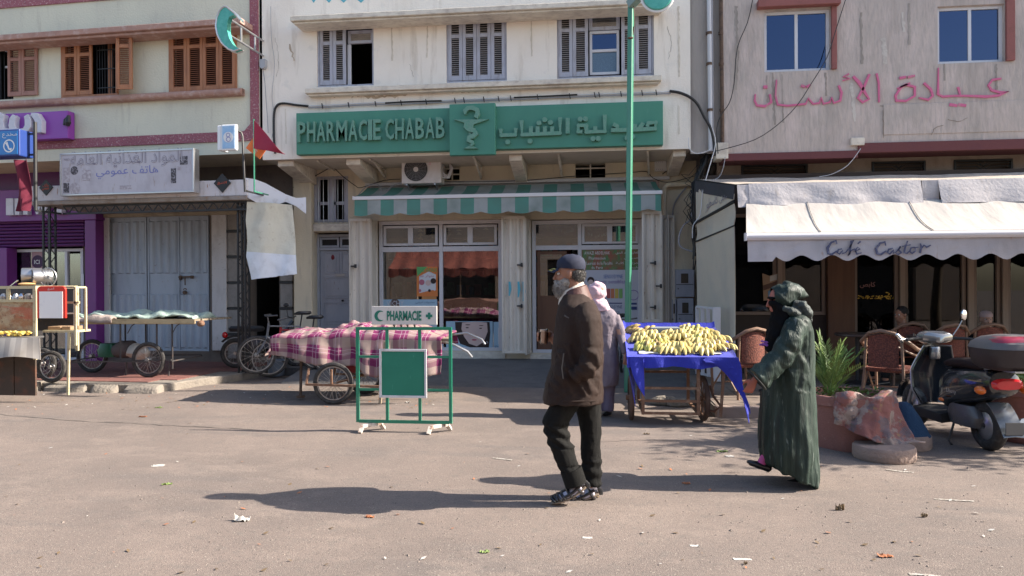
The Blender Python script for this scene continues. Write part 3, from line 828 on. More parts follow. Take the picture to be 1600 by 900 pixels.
letters('PHARMACIE CHABAB',lx0,lx1,lz0,lz1,yb-.07,.068,sign_green2,sg,{'M':1.25,'I':.5,' ':.38,'E':.85,'A':1.05})
def kpt(px,py):return P(px,py-(px-905)*-.028*0,yb-.06)
def kstroke(pts,w_=.065):
 m=MB();q=[kpt(*p)for p in pts]
 stroke(m,q,w_,yb-.06,yb-.002)
 for a in q[1:-1]:m.lathe([(w_/2,yb-.0605),(w_/2,yb-.002)],(a[0],0,a[1]),10,'Y')
 return obj('letter',m,sign_green2,sg)
k=280/1600
def Z(x,y):return(770+x*k,150+y*k)
kstroke([Z(1075,250),Z(1110,268),Z(1110,300),Z(1060,305)]);kstroke([Z(1055,305),Z(1200,302),Z(1300,298),Z(1450,290),Z(1455,235),Z(1390,240),Z(1380,275)]);kstroke([Z(1270,300),Z(1270,250)]);kstroke([Z(1300,298),Z(1345,240)])
kstroke([Z(1000,165),Z(1000,315),Z(835,320),Z(830,275)]);kstroke([Z(915,318),Z(915,270)]);kstroke([Z(838,318),Z(836,262),Z(765,262),Z(762,318),Z(800,318)])
kstroke([Z(668,195),Z(668,335)]);kstroke([Z(600,190),Z(600,330),Z(262,345),Z(255,215)])
for a in(340,400,465,530):kstroke([Z(a,338),Z(a,270)])
kstroke([Z(205,285),Z(200,345),Z(75,350),Z(70,290)])
for a,b in((780,205),(826,203),(412,240),(462,210),(515,235),(895,380),(942,378),(133,410),(332,402),(1200,372),(1250,362)):
 x,z=kpt(*Z(a,b));m=MB();m.lathe([(.042,yb-.06),(.042,yb-.002)],(x,0,z),12,'Y');obj('letter_dot',m,sign_green2,sg)
def E_(x,y):return P(450+x*.20625,150+y*.20625,ye-.05)
m=MB();poly=[E_(1258,178),E_(1520,175),E_(1405,215),E_(1400,240),E_(1392,250),E_(1375,250),E_(1345,225),E_(1345,205)]
m.prism([(p[0],p[1])for p in poly][::-1],ye-.05,ye-.002);obj('emblem_bowl',m,sign_green2,eb)
m=MB();poly=[E_(1330,398),E_(1440,397),E_(1385,370)];m.prism([(p[0],p[1])for p in poly],ye-.05,ye-.002);obj('emblem_foot',m,sign_green2,eb)
m=MB();q=[E_(*p)for p in((1345,140),(1340,115),(1365,92),(1400,90),(1432,105),(1438,135),(1422,165))];stroke(m,q,[.03,.07,.07,.07,.075,.075,.07],ye-.07,ye-.002)
obj('emblem_snake_head',m,sign_green2,eb);m=MB();q=[E_(*p)for p in((1350,205),(1345,230),(1370,250),(1410,262),(1425,285),(1400,305),(1370,315),(1365,335),(1395,348),(1400,362),(1385,378))];stroke(m,q,[.05,.07,.08,.08,.08,.08,.07,.06,.055,.045,.03],ye-.065,ye-.002);obj('emblem_snake',m,sign_green2,eb)
m=MB();q=[E_(1375,225),E_(1378,300),E_(1382,375)];stroke(m,q,[.05,.035,.03],ye-.04,ye-.002);obj('emblem_stem',m,sign_green2,eb)
def marks(parent,y,lines,mat,name='plaster_crack',jag=1.2):
 m=MB();rr=random.Random(len(lines))
 for wpx,pts in lines:
  Q=[]
  for a,b in zip(pts,pts[1:]):
   n=max(2,int(hypot(b[0]-a[0],b[1]-a[1])/4))
   for i in range(n):t=i/n;Q.append((a[0]+(b[0]-a[0])*t+rr.uniform(-jag,jag),a[1]+(b[1]-a[1])*t+rr.uniform(-jag,jag)))
  Q.append(pts[-1]);q=[P(*p,y)for p in Q];stroke(m,q,[wpx*.0105*rr.uniform(.4,1.2)for _ in q],y-.003,y-.001)
 return obj(name,m,mat,parent,kind='stuff')
crk=M('crack_brown',(.22,.17,.12),1);flk=M('flaked_plaster',(.46,.37,.28),1,[(8,(1,1,1),.45,.65,(.60,.52,.42),.8)],bump=1);drp=M('damp_streak',(.62,.55,.46),1,[(7,(1,1,.2),.45,.6,(.80,.73,.62),.8)])
marks(ph,YU,[(.5,[(548,153),(562,146),(572,149),(590,141),(604,143)]),(.5,[(720,141),(728,132),(742,134)]),(.4,[(430,60),(436,90),(432,120)]),(.4,[(640,100),(646,120)]),(.4,[(1042,40),(1050,66),(1044,92)]),(.5,[(850,128),(900,131),(946,124)])],crk)
marks(ph,YU,[(4,[(486,148),(510,150),(545,148)]),(5,[(560,150),(600,152),(640,146)]),(3,[(700,143),(742,142),(775,140)]),(2.5,[(860,131),(920,127),(985,122)]),(3,[(453,70),(460,95)])],flk,'flaked_patch',1.8)
marks(ph,YU,[(3,[(612,40),(613,95)]),(2.4,[(668,36),(667,90)]),(2.6,[(830,30),(831,88)]),(3,[(1060,10),(1061,120)]),(2,[(446,170),(447,225)]),(3,[(1060,165),(1061,210)])],drp,'damp_streak',.5)
# LEFT BUILDING (own frame, turned 3 degrees)
FR[0]=LEFT
ZL=PZ(200,247,YU)
lb=thing('apartment_building','pale yellow building with maroon bands and brown louvred shutters on the left','building',(-9.5,YU,0))
XA,XB=-16.0,PX(406,100,YU)
v1=R4(-60,66,21,158,YU);v1=(v1[0],v1[1],PZ(15,155,YU),PZ(30,66,YU))
v2=R4(96,57,184,150,YU);v3=R4(264,42,371,143,YU)
m=MB();m.wall(XA,XB,ZL,TOP,YU,[v1,v2,v3],.22);obj('upper_wall',m,left_pl,lb)
m=MB();m.quad((XA,YU,ZL),(XB,YU,ZL),(XB,YW+.3,ZL),(XA,YW+.3,ZL));obj('soffit',m,beige_sof,lb)
m=MB();m.box(XA,XB-.02,YU+.004,YU+8,TOP,TOP+.3);m.quad((XA,YU+8,0),(XB,YU+8,0),(XB,YU+8,TOP),(XA,YU+8,TOP))
m.quad((XA,YU,0),(XA,YU+8,0),(XA,YU+8,TOP),(XA,YU,TOP));m.quad((XB,YW+.4,0),(XB,YU+8,0),(XB,YU+8,ZL),(XB,YW+.4,ZL));obj('roof_and_side_walls',m,left_pl,lb)
for h in(v1,v2,v3):
 room(lb,h[0]-.2,h[1]+.2,YU+.22,YU+2,h[2]-.2,h[3]+.2,dark_in)
m=MB();xs0,xs1=PX(391.5,100,YU),PX(405,100,YU);zb0,zb1=PZ(250,226,YU),PZ(250,211,YU)
m.box(xs0,xs1,YU-.03,YU-.001,zb0,TOP);obj('corner_band',m,maroon_pl,lb,bevel=.008)
m=MB();m.box(XA,xs0-.001,YU-.028,YU-.001,zb0,zb1);m.prism([(xs0-.12,zb1),(xs0,zb1),(xs0,zb1+.12)],YU-.028,YU-.001);obj('lower_band',m,maroon_pl,lb,bevel=.006)
zt0=PZ(60,9,YU);m=MB();m.box(XA,xs0-.001,YU-.028,YU-.001,zt0,zt0+.22);m.box(xs0-0.0,xs1,YU-.001,YU,zt0,zt0+.1);obj('upper_band',m,maroon_pl,lb,bevel=.006)
zc=PZ(0,54,YU-.42);xe=PX(377,30,YU-.4)
m=MB();m.box(XA,xe,YU-.42,YU-.001,zc-.10,zc);m.box(XA,xe-.04,YU-.36,YU-.002,zc-.15,zc-.101);obj('window_canopy',m,brown_ledge,lb,bevel=.012)
m=MB();zs=PZ(0,158,YU-.14);xe=PX(380,143,YU-.14)
m.tube([(XA,YU-.09,zs-.05),(xe-.05,YU-.09,zs-.05)],.062,12);m.box(XA,xe-.05,YU-.09,YU-.001,zs-.11,zs+.01);obj('window_sill',m,brown_ledge,lb,smooth=True)
lx=lambda a:PX(a,100,YU)
for h in(v2,v3):simple_frame(lb,h[0],h[1]+(.0 if h is v3 else .02),h[2],h[3],YU-.02,.05,.12,shut_brown)
for a,b in((99.5,121.5),(122,145)):leaf(lb,lx(a),lx(b),v2[2]+.05,v2[3]-.05,YU-.03,shut_brown,slat_brown)
for i in range(4):
 a=268+i*25.2;leaf(lb,lx(a),lx(a+24.8),v3[2]+.05,v3[3]-.05,YU-.03,shut_brown,slat_brown)
hx=v2[1]+.01;z0,z1=v2[2]+.04,v2[3]-.02
T=Matrix.Translation((hx,YU-.05,0))@Matrix.Rotation(radians(-52),4,'Z')
leaf(lb,0,.30,z0,z1,0,shut_brown,slat_brown,T=T);T2=T@Matrix.Translation((.30,0,0))@Matrix.Rotation(radians(62),4,'Z')
leaf(lb,0,.28,z0,z1,0,shut_brown,slat_brown,T=T2)
for a,b in((15,36),(36.5,61)):leaf(lb,lx(a),lx(b),v1[2]+.04,v1[3]-.04,YU-.05,shut_faded,slat_faded)
m=MB()
for i in range(9):
 x=lx(148)+(lx(181)-lx(148))*i/8;m.tube([(x,YU+.06,v2[2]),(x,YU+.06,v2[3])],.007,6)
for i in range(7):
 x=lx(-20)+(lx(14)-lx(-20))*i/6;m.tube([(x,YU+.06,v1[2]),(x,YU+.06,v1[3])],.007,6)
for h,c in((v2,(148,181)),):
 for q in(.15,.45,.75,.9):
  z=h[2]+(h[3]-h[2])*q;m.box(lx(c[0]),lx(c[1]),YU+.05,YU+.062,z,z+.014)
obj('window_bars',m,black_m,lb,kind='stuff')
m=MB();m.box(lx(162),lx(168.5),YU+.10,YU+.15,v2[2],v2[3]-.04);obj('window_mullion',m,shut_brown,lb)
[obj('casement_rail',MB().box(lx(2),lx(10),YU+.08,YU+.12,PZ(8,a,YU),PZ(8,b,YU)),white_alu,lb)for a,b in((104,101),(78,74))]
# ground floor walls of the left building
m=MB()
xw0,xw1=XA,PX(458,400,YW)
g_shop=R4(-60,385,131,562,YW);g_door=R4(170,337,329,549,YW);g_alc=R4(388,330,437,560,YW)
m.wall(xw0,xw1,0,ZL,YW,[g_shop,g_door,g_alc],.3);obj('ground_floor_wall',m,wood_brown if False else M('dark_plaster',(.16,.13,.11),.9,[(6,(1,1,1),.5,.7,(.10,.08,.07),.6)],bump=.5),lb)
room(lb,g_shop[0],g_shop[1],YW+.3,YW+3,0,g_shop[3],M('purple_interior',(.05,.03,.06),.8));room(lb,g_alc[0]-.3,g_alc[1]+.3,YW+.3,YW+2,0,g_alc[3]+.1,dark_in)
def bx(parent,name,px0,pt,px1,pb,y,d,mat,bevel=.01,z0=None,label=None):
 x0,z1=P(px0,pt,y);x1,zz=P(px1,pb,y)
 m=MB();m.box(x0,x1,y,y+d,zz if z0 is None else z0,z1);return obj(name,m,mat,parent,bevel=bevel,label=label)
bx(lb,'door_pillar',161,336,171,548,YW-.06,.055,white_wash);bx(lb,'door_pillar',330,332,354,548,YW-.08,.075,white_wash)
bx(lb,'lintel',155,322,370,335,YW-.10,.09,M('beige_lintel',(.36,.30,.22),.9,[(6,(1,1,1),.5,.7,(.20,.16,.12),.7)],bump=.4))
brick_m=M('dark_brick',(.17,.12,.11),.9,[(8,(1,1,1),.45,.7,(.10,.07,.065),.7)],bump=.8)
xb0,xb1=PX(152,450,YW),PX(161,450,YW);zb_,zt_=PZ(155,560,YW),PZ(155,330,YW);zz=zb_;i=0
while zz<zt_-.05:
 mm=MB();mm.box(xb0,xb1,YW-.03-random.random()*.006,YW-.001,zz,zz+.075);obj('brick',mm,brick_m,lb);zz+=.088;i+=1
zz=PZ(365,560,YW);k_=0
while zz<PZ(365,338,YW)-.1:
 h_=.50 if k_%1==0 else .4
 for c,d,y_ in((355.5,376,YW-.05),(437.5,457,YW-.05)):
  mm=MB();mm.box(PX(c,450,y_),PX(d,450,y_),y_,y_+.045,zz,zz+h_-.05);obj('stone_block',mm,stone_clad,lb,bevel=.012)
  mm=MB();mm.box(PX(c-1,450,y_),PX(d,450,y_),y_-.015,y_+.04,zz+h_-.047,zz+h_-.003);obj('joint_strip',mm,black_m,lb)
 zz+=h_;k_+=1
yd=YW+.06
sd=[]
zT,zB_=PZ(250,338,yd),PZ(250,549,yd)
zq=[zB_,PZ(250,546,yd),PZ(250,457,yd),PZ(250,430,yd),PZ(250,343,yd),zT]
dm=MB()
lvs=((171,231),(232,328))
for li,(a,b)in enumerate(lvs):
 x0,x1=PX(a,450,yd),PX(b,450,yd);m=MB();m.box(x0,x1-.012,yd,yd+.03,zB_,zT)
 l=obj('metal_door_leaf',m,shopdoor,lb)
 n=int((b-a)/11.2)
 for u,v_ in((zq[1],zq[2]),(zq[3],zq[4])):
  for i in range(n):
   xa=x0+(x1-x0)*(i+.12)/n;xb=x0+(x1-x0)*(i+.88)/n
   m=MB();A=[(xa,yd-.001,u+.03),(xb,yd-.001,u+.03),(xb,yd-.001,v_-.03),(xa,yd-.001,v_-.03)]
   e=(xb-xa)*.28;B=[(xa+e,yd-.028,u+.05),(xb-e,yd-.028,u+.05),(xb-e,yd-.028,v_-.05),(xa+e,yd-.028,v_-.05)]
   ia=[m.pt(p)for p in A];ib=[m.pt(p)for p in B];m.face(ib)
   for q in range(4):m.face((ia[q],ia[(q+1)%4],ib[(q+1)%4],ib[q]))
   obj('door_rib',m,shopdoor,l)
 m=MB();m.box(x0,x0+.03,yd-.022,yd-.001,zB_,zT);m.box(x1-.045,x1-.012,yd-.022,yd-.001,zB_,zT);m.box(x0+.03,x1-.045,yd-.021,yd-.001,zT-.04,zT);m.box(x0+.03,x1-.045,yd-.021,yd-.001,zB_,zB_+.04)
 obj('door_frame_edge',m,shopdoor,l,bevel=.003)
xm=PX(281,450,yd);m=MB();m.box(xm-.01,xm+.01,yd-.03,yd-.002,zB_,zT);obj('door_seam',m,shopdoor,lb)
x,z=P(293,433,yd);m=MB();m.tube([(x-.16,yd-.05,z),(x+.16,yd-.05,z+.01)],.014,8);m.box(x-.15,x-.11,yd-.06,yd,z-.05,z+.03);m.box(x+.1,x+.13,yd-.06,yd,z-.03,z+.03);m.tube([(x-.02,yd-.05,z),(x-.02,yd-.05,z-.16)],.012,8);obj('door_bolt',m,rust,lb,smooth=True)
x,z=P(291,457,yd);m=MB();m.lathe([(.035,-.05),(.04,-.04),(.04,-.01),(.035,0)],(x,yd-.02,z-.0),12,'Y');m.torus((x,yd-.04,z+.05),.03,.008,'Y',14,6,a0=0,a1=pi);obj('padlock',m,rust,lb,smooth=True)
# PURPLE SHOP
pu=thing('phone_shop','purple phone shop front with roller shutter at the left edge','shop',(PX(60,400,YW),YW-.3,0))
yp=YW-.30
bx(pu,'fascia',-60,299,150,343,yp,.28,purple,.01)
bx(pu,'upper_panel',-60,270,150,298.5,yp+.2,.05,purple_d)
bx(pu,'side_column',132,344,151,560,yp+.02,.25,purple,.01,z0=0)
bx(pu,'side_column',-60,388,12,600,yp+.02,.25,purple,.01,z0=0)
xa,xb=PX(-60,360,yp+.1),PX(131,360,yp+.1)
zt_,zb_=PZ(60,344,yp+.1),PZ(60,386,yp+.1);n=8
for i in range(n):
 u,v_=zb_+(zt_-zb_)*i/n,zb_+(zt_-zb_)*(i+1)/n;m=MB()
 m.prism([(yp+.14,u),(yp+.10,u+(v_-u)*.2),(yp+.09,(u+v_)/2),(yp+.10,v_-(v_-u)*.2),(yp+.14,v_-.004)],xa,xb,'YZ');obj('shutter_slat',m,purple_d,pu,smooth=True)
yw_=YW-.02
fr=simple_frame(pu,PX(14,450,yw_),PX(130,450,yw_),0.12,PZ(60,389,yw_),yw_,.06,.08,white_alu,'shop_window_frame',mull=[PX(103,450,yw_)])
pane(fr,PX(18,450,yw_),PX(100,450,yw_),PZ(60,552,yw_),PZ(60,393,yw_),yw_+.04,glass_low)
bx(pu,'stall_riser',18,553,100,600,yw_+.01,.06,white_wash,z0=.12)
pane(fr,PX(107,450,yw_),PX(128,450,yw_),.2,PZ(60,397,yw_),yw_+.04,glass_low)
x,z=P(58,409,yw_+.02);m=MB();m.lathe([(.135,yw_+.030),(.135,yw_+.036)],(x,0,z),28,'Y');m.prism([(x-.05,z-.12),(x+.05,z-.12),(x,z-.2)],yw_+.03,yw_+.036);st=obj('window_sticker',m,M('dark_purple_sticker',(.05,.01,.06),.5),pu)
m=MB();put_text(m,'ICI',x-.075,yw_+.026,z-.045,h=.085,off=.01);obj('sticker_lettering',m,white_txt,st)
m=MB();a=R4(49,390,66,430,yw_+.034);m.box(a[0],a[1],yw_+.037,yw_+.039,a[2],a[3]);obj('sticker_paper',m,M('pink_paper',(.4,.25,.28),.8),pu)
for a in((76,400,96,428),(27,402,47,438)):
 q=R4(*a,yw_+.1);m=MB();m.box(q[0],q[1],yw_+.1,yw_+.11,q[2],q[3]);c_=obj('display_card',m,M('display_card_violet',(.12,.05,.2),.5),pu)
 m=MB();m.box(q[0]+.03,q[1]-.03,yw_+.094,yw_+.099,q[2]+.05,q[3]-.05);obj('card_print',m,M('card_print_blue',(.10,.12,.3),.5),c_)
q=R4(108,433,119,452,yw_+.1);m=MB()
m.prism([(q[0],q[2]),(q[1],q[2]),(q[1],q[3]-.04),((q[0]+q[1])/2+.03,q[3]-.08),((q[0]+q[1])/2,q[3]),((q[0]+q[1])/2-.03,q[3]-.08),(q[0],q[3]-.02)],yw_+.1,yw_+.11);obj('yellow_cutout',m,M('yellow_card',(.5,.42,.2),.6),pu)
q=R4(127,428,131,447,yw_-.01);m=MB();m.box(q[0],q[1],yw_-.012,yw_-.006,q[2],q[3]);obj('door_notice',m,white_txt,pu)
x0,z1=P(9,310,yp-.1);x1,z0=P(99,334,yp-.1)
wts={'i':.55,'n':1,'w':1.5};tot=sum(wts[c]for c in 'inwi');x=x0
for c in 'inwi':
 wd=(x1-x0)*wts[c]/tot;m=MB();t=text_mb('ı' if c=='i' else c,wd*.82,(z1-z0),.1,off=.035)
 m.add(t,Matrix.Translation((x,yp-.1,z0)));obj('sign_letter',m,letter_w,pu,bevel=.006);x+=wd
yz=YU-.20
q=R4(-60,172,106,216,yz)
us=thing('phone_shop_sign','purple sign box with rounded white arabic letters high on the left wall','sign',((q[0]+q[1])/2,yz,q[2]))
zq0,zq1=PZ(60,218,yz),PZ(60,175,yz)
m=MB();m.box(q[0],q[1],yz,YU-.032,zq0,zq1);obj('sign_box',m,purple_lit,us,bevel=.01)
def ul(pts,w_):
 m=MB();q=[P(*p,yz-.1)for p in pts];stroke(m,q,w_,yz-.1,yz-.001);return obj('sign_letter',m,letter_w,us,bevel=.01)
ul([(48,178),(55,181),(60,190),(60,207)],[.05,.13,.14,.13])
ul([(40,180),(43,186),(43,197),(38,205),(28,207),(20,203),(18,196),(19,186),(22,180)][::-1],[.08,.13,.14,.14,.13,.13,.13,.13,.09])
ul([(17,205),(8,206),(2,202),(0,190),(2,182),(-4,178)],[.10,.13,.13,.13,.13,.1])
ul([(-4,206),(-14,206),(-22,200),(-24,184)],[.10,.13,.13,.12])
m=MB();x,z=P(104,186,yz-.06);m.loft([(x,yz-.03,z-.12,.03,.03),(x+.01,yz-.04,z-.06,.055,.05),(x,yz-.03,z,.045,.04),(x+.02,yz-.03,z+.07,.03,.03)],10);m.loft([(x-.07,yz-.03,z-.10,.03,.02),(x-.05,yz-.03,z,.03,.03),(x,yz-.03,z+.05,.02,.02)],8)
obj('plastic_bag',m,black_pl,smooth=True,label='black plastic bag caught on the end of the purple sign box',cat='bag')
# GREY SHOP CANOPY AND SIGNS
yc=11.55
sc_=thing('shop_canopy','rusty flat canopy on lattice posts in front of the grey sheet metal door','canopy',(PX(230,400,yc),yc,.12))
xa,xb=PX(48,312,yc),PX(384,312,yc)
zk=PZ(250,309,yc)
m=MB();m.box(xa,xb,yc,YW-.02,zk-.07,zk);obj('canopy_slab',m,M('rusty_tin',(.30,.26,.23),.8,[(5,(1,1,1),.48,.68,(.16,.11,.08),.8),(14,(1,1,1),.6,.7,(.4,.2,.08),.6)],bump=.4),sc_,bevel=.008)
def truss(a,b,h,n,nm='truss',mat=black_m):
 a,b=V(a),V(b);up=V((0,0,h));m=MB();m.bar(a,b,.03,.03);m.bar(a+up,b+up,.03,.03)
 for i in range(n):
  p=a.lerp(b,i/n);q=a.lerp(b,(i+1)/n)
  m.bar(p,q+up,.015,.015)if i%2 else m.bar(p+up,q,.015,.015)
 obj(nm,m,mat,sc_)
truss((xa+.55,yc+.12,zk-.22),(xb-.05,yc+.12,zk-.22),.13,34)
def lattice(px,y,z0,z1):
 x=PX(px,450,y);m=MB();w_=.13
 for dx in(-w_/2,w_/2):
  for dy in(-w_/2,w_/2):m.bar((x+dx,y+dy,z0),(x+dx,y+dy,z1),.028,.028)
 n=int((z1-z0)/.14)
 for i in range(n):
  za,zb_=z0+(z1-z0)*i/n,z0+(z1-z0)*(i+1)/n;s=1 if i%2 else-1
  m.bar((x-s*w_/2,y-w_/2,za),(x+s*w_/2,y-w_/2,zb_),.012,.012);m.bar((x+w_/2,y-s*w_/2,za),(x+w_/2,y+s*w_/2,zb_),.012,.012)
 obj('lattice_post',m,black_m,sc_)
lattice(78,yc+.2,.12,zk-.08);lattice(381,yc+.25,.12,zk-.08)
q=R4(40,284,385,307,yc+.0)
fb=thing('white_fascia','whitewashed fascia board with two black diamond plates on the canopy','sign board',((q[0]+q[1])/2,yc,zk))
zf=zk+.27
m=MB();m.box(q[0],q[1],yc+.02,yc+.10,zk+.004,zf);obj('fascia_board',m,sign_w2,fb,bevel=.008)
def diamond(px,py,r,lines):
 x,z=P(px,py,yc);d=MB();d.prism([(x-r,z),(x,z-r*1.05),(x+r,z),(x,z+r*1.05)],yc+.0,yc+.018);p_=obj('diamond_plate',d,black_m,fb)
 m=MB()
 for s_,dz,w_ in lines:put_text(m,s_,x-w_/2,yc-.003,z+dz,w=w_,h=.06,ar=True)
 obj('diamond_lettering',m,M('orange_paint',(.62,.10,.04),.6),p_)
diamond(71.5,293,.135,(('هاتف',.01,.12),('عمومي',-.06,.14)));diamond(347,286,.155,(('التبغ',-.03,.17),))
ysb=yc-.16
q=R4(93,233,303,303,ysb)
zlo,zhi=PZ(200,303,ysb),PZ(200,235.5,ysb)
bs=thing('grocery_sign','faded white arabic sign box standing on the rusty canopy','sign',((q[0]+q[1])/2,ysb,zlo))
m=MB();m.box(q[0]+.03,q[1]-.03,ysb+.012,ysb+.15,zlo+.03,zhi-.03);obj('sign_face',m,sign_w,bs)
m=MB();m.box(q[0],q[1],ysb,ysb+.158,zlo,zlo+.028);m.box(q[0],q[1],ysb,ysb+.158,zhi-.028,zhi);m.box(q[0],q[0]+.028,ysb,ysb+.158,zlo+.028,zhi-.028);m.box(q[1]-.028,q[1],ysb,ysb+.158,zlo+.028,zhi-.028);obj('sign_rim',m,alu,bs,bevel=.004)
yt=ysb+.008
def outline_text(body,a,b,c,d,col,parent,thin):
 x0,z1=P(a,b,yt);x1,z0=P(c,d,yt);m=MB();put_text(m,body,x0,yt,z0,w=x1-x0,h=z1-z0,ar=True,off=.012)
 o=obj('sign_lettering',m,col,parent)
 m=MB();put_text(m,body,x0+.008,yt-.003,z0+.004,w=x1-x0-.016,h=z1-z0-.008,ar=True,off=-.016);obj('letter_filling',m,sign_w,o,kind='stuff')
outline_text('المواد الغذائية العامة',110,237,285,259,grey_txt,bs,True)
x0,z1=P(150,261,yt);x1,z0=P(247,277,yt);m=MB();put_text(m,'هاتف عمومي',x0,yt,z0,w=x1-x0,h=z1-z0,ar=True);obj('sign_lettering',m,blue_ink,bs)
def pic(a,b,c,d,mat,rnd=False):
 x0,z1=P(a,b,yt);x1,z0=P(c,d,yt);m=MB()
 if rnd:m.lathe([((x1-x0)/2,yt),((x1-x0)/2,yt+.003)],((x0+x1)/2,0,(z0+z1)/2),20,'Y')
 else:m.box(x0,x1,yt,yt+.003,z0,z1)
 return obj('sign_picture',m,mat,bs)
ink=M('black_ink_print',(.07,.065,.075),.7,[(30,(1,1,1),.5,.6,(.35,.34,.38),.9)]);ink2=M('grey_ink_print',(.36,.33,.36),.7,[(22,(1,1,1),.46,.6,(.52,.5,.54),.9)])
pic(110,259,122,274,ink,True);pic(99,286,108,301,ink);pic(109,286,125,302,ink2,True);pic(99,262,109,284,ink2);pic(281,244,293,257,ink);pic(267,263,275,286,ink);pic(276,260,282,266,ink2);pic(128,266,142,282,ink2);pic(187,290,205,295,ink2)
x,z=P(100,252,yt);m=MB();put_text(m,'NIJD',x,yt,z,w=.11,h=.045);obj('sign_lettering',m,grey_txt,bs)
yb2=yc+.05
xa=PX(381,300,yb2);xb=PX(457,300,yb2)
def top_(t):return PZ(381+76*t,[278,279,284,292,300,305,303][min(6,int(t*6))]*(1-(t*6)%1)+[279,284,292,300,305,303,303][min(6,int(t*6))]*((t*6)%1),yb2)if t<1 else PZ(457,303,yb2)
def bot_(t):
 a=[306,314,322,318,312,318,330];i=min(5,int(t*6));f=t*6-i;return PZ(381+76*t,a[i]*(1-f)+a[i+1]*f,yb2)
m=MB();m.grid(lambda u,v:(xa+(xb-xa)*u,yb2+u*.5,bot_(u)*(1-v)+top_(u)*v),24,3,thick=-.03)
cb=obj('curved_banner',m,M('banner_white',(.64,.66,.72),.6,[(8,(1,1,1),.55,.7,(.45,.42,.42),.6)]),base=(xa,yb2,bot_(0)),label='curved white banner board with red and blue arabic lettering beside the canopy post',cat='sign')
def wavy_text(body,t0,t1,q0,q1,mat,nm='banner_lettering'):
 t=text_mb(body,1,1,0,ar=True);m=MB()
 for p in t.v:
  u=t0+(t1-t0)*p.x;zl,zh=bot_(u),top_(u);v=q0+(q1-q0)*p.z
  m.v.append(V((xa+(xb-xa)*u,yb2+u*.5-.006,zl+(zh-zl)*v)))
 m.f=list(t.f);m.mi=[0]*len(m.f);obj(nm,m,mat,cb)
wavy_text('المواد الغذائية',.08,.92,.55,.95,red_txt);wavy_text('هاتف عمومي التعبئة السريعة',.03,.95,.15,.5,blue_txt)
yv=yc+.10
def cv(u,v):
 top=P(386+(448-386)*u,315+3*u,yv);left=[(386,315),(383,345),(385,375),(384,400),(393,437)];right=[(448,318),(450,345),(453,380),(456,405),(459,428)]
 i=min(3,int(v*4));f=v*4-i
 la=(left[i][0]*(1-f)+left[i+1][0]*f,left[i][1]*(1-f)+left[i+1][1]*f);ra=(right[i][0]*(1-f)+right[i+1][0]*f,right[i][1]*(1-f)+right[i+1][1]*f)
 x,z=P(la[0]*(1-u)+ra[0]*u,la[1]*(1-u)+ra[1]*u,yv)
 return(x,yv+.18*u*u+.03*sin(u*9+v*3)+.05*sin(v*4)*u+.012*fbm((u*6,v*7,1)),z+.012*fbm((u*9,v,5))*(v>.9))
m=MB();m.grid(cv,26,34,(1,1),thick=-.006)
cvm=M('torn_canvas',(.62,.60,.50),.85,[(3,(1,1,.7),.48,.7,(.45,.43,.36),.6),(12,(1,1,1),.6,.72,(.34,.28,.2),.5)],bump=.5,bscale=30)
dc=obj('torn_canvas',m,cvm,smooth=True,base=(PX(420,400,yv),yv,PZ(400,437,yv)),label='torn cream canvas with a white lower strip hanging beside the lattice post',cat='tarpaulin')
m=MB();m.grid(lambda u,v:V(cv(u,.68+.32*v))+V((0,-.006,0)),26,12,thick=-.002);obj('canvas_strip',m,M('white_plastic_strip',(.68,.71,.76),.5,[(7,(1,1,1),.5,.7,(.5,.52,.55),.6)],bump=.3),dc,smooth=True)
def lightbox(name,pts,y,dep,face_m,side_m,label):
 """pts: 4 pixel corners tl,tr,br,bl on plane y, box turned a little"""
 (xa,za),(xb,zb_),(xc,zc_),(xd,zd_)=[P(*p,y)for p in pts]
 x0,x1=(xa+xd)/2,(xb+xc)/2;z0,z1=(zc_+zd_)/2,(za+zb_)/2
 t=thing(name,label,'sign',((x0+x1)/2,y,z0));m=MB();m.box(x0,x1,y,y+dep,z0,z1);obj('sign_case',m,side_m,t,bevel=.02)
 m=MB();m.box(x0+.03,x1-.03,y-.006,y-.001,z0+.03,z1-.03);f=obj('sign_face',m,face_m,t);return t,f,x0,x1,z0,z1
blue_face=M('blue_sign_face',(.02,.17,.48),.35,[(3,(1,1,1),.45,.7,(.03,.26,.60),.6)]);
yq=10.9
t,f,x0,x1,z0,z1=lightbox('phone_booth_sign',((-50,200),(30,206),(30,250),(-50,240)),yq,.30,blue_face,M('blue_case',(.02,.05,.22),.4),'blue lit phone booth sign with white handset and arabic text at the left edge')
m=MB();put_text(m,'مخدع الهاتف',x0+.28,yq-.009,z1-.15,w=x1-x0-.31,h=.10,ar=True)
xc_,zc_=x1-.19,z0+.17
m.torus((xc_,yq-.008,zc_),.10,.011,'Y',22,4,flat=.2);stroke(m,[(xc_-.05,zc_+.06),(xc_-.02,zc_),(xc_+.0,zc_-.05),(xc_+.05,zc_-.06)],[.05,.025,.025,.05],yq-.012,yq-.007);obj('sign_emblem',m,white_txt,f)
m=MB();m.tube([(x1+.12,yq+.2,z1+.15),(x1+.12,yq+.2,z0-.9)],.03,8);m.bar((x1-.05,yq+.2,z1-.05),(x1+.12,yq+.2,z1-.05),.03,.03);m.bar((x1-.05,yq+.2,z0+.05),(x1+.12,yq+.2,z0+.05),.03,.03);m.bar((x1+.12,yq+.2,z0-.9),(x1+.12,yc+.1,z0-.9),.03,.03);obj('sign_bracket',m,black_m,t)
yq=11.0
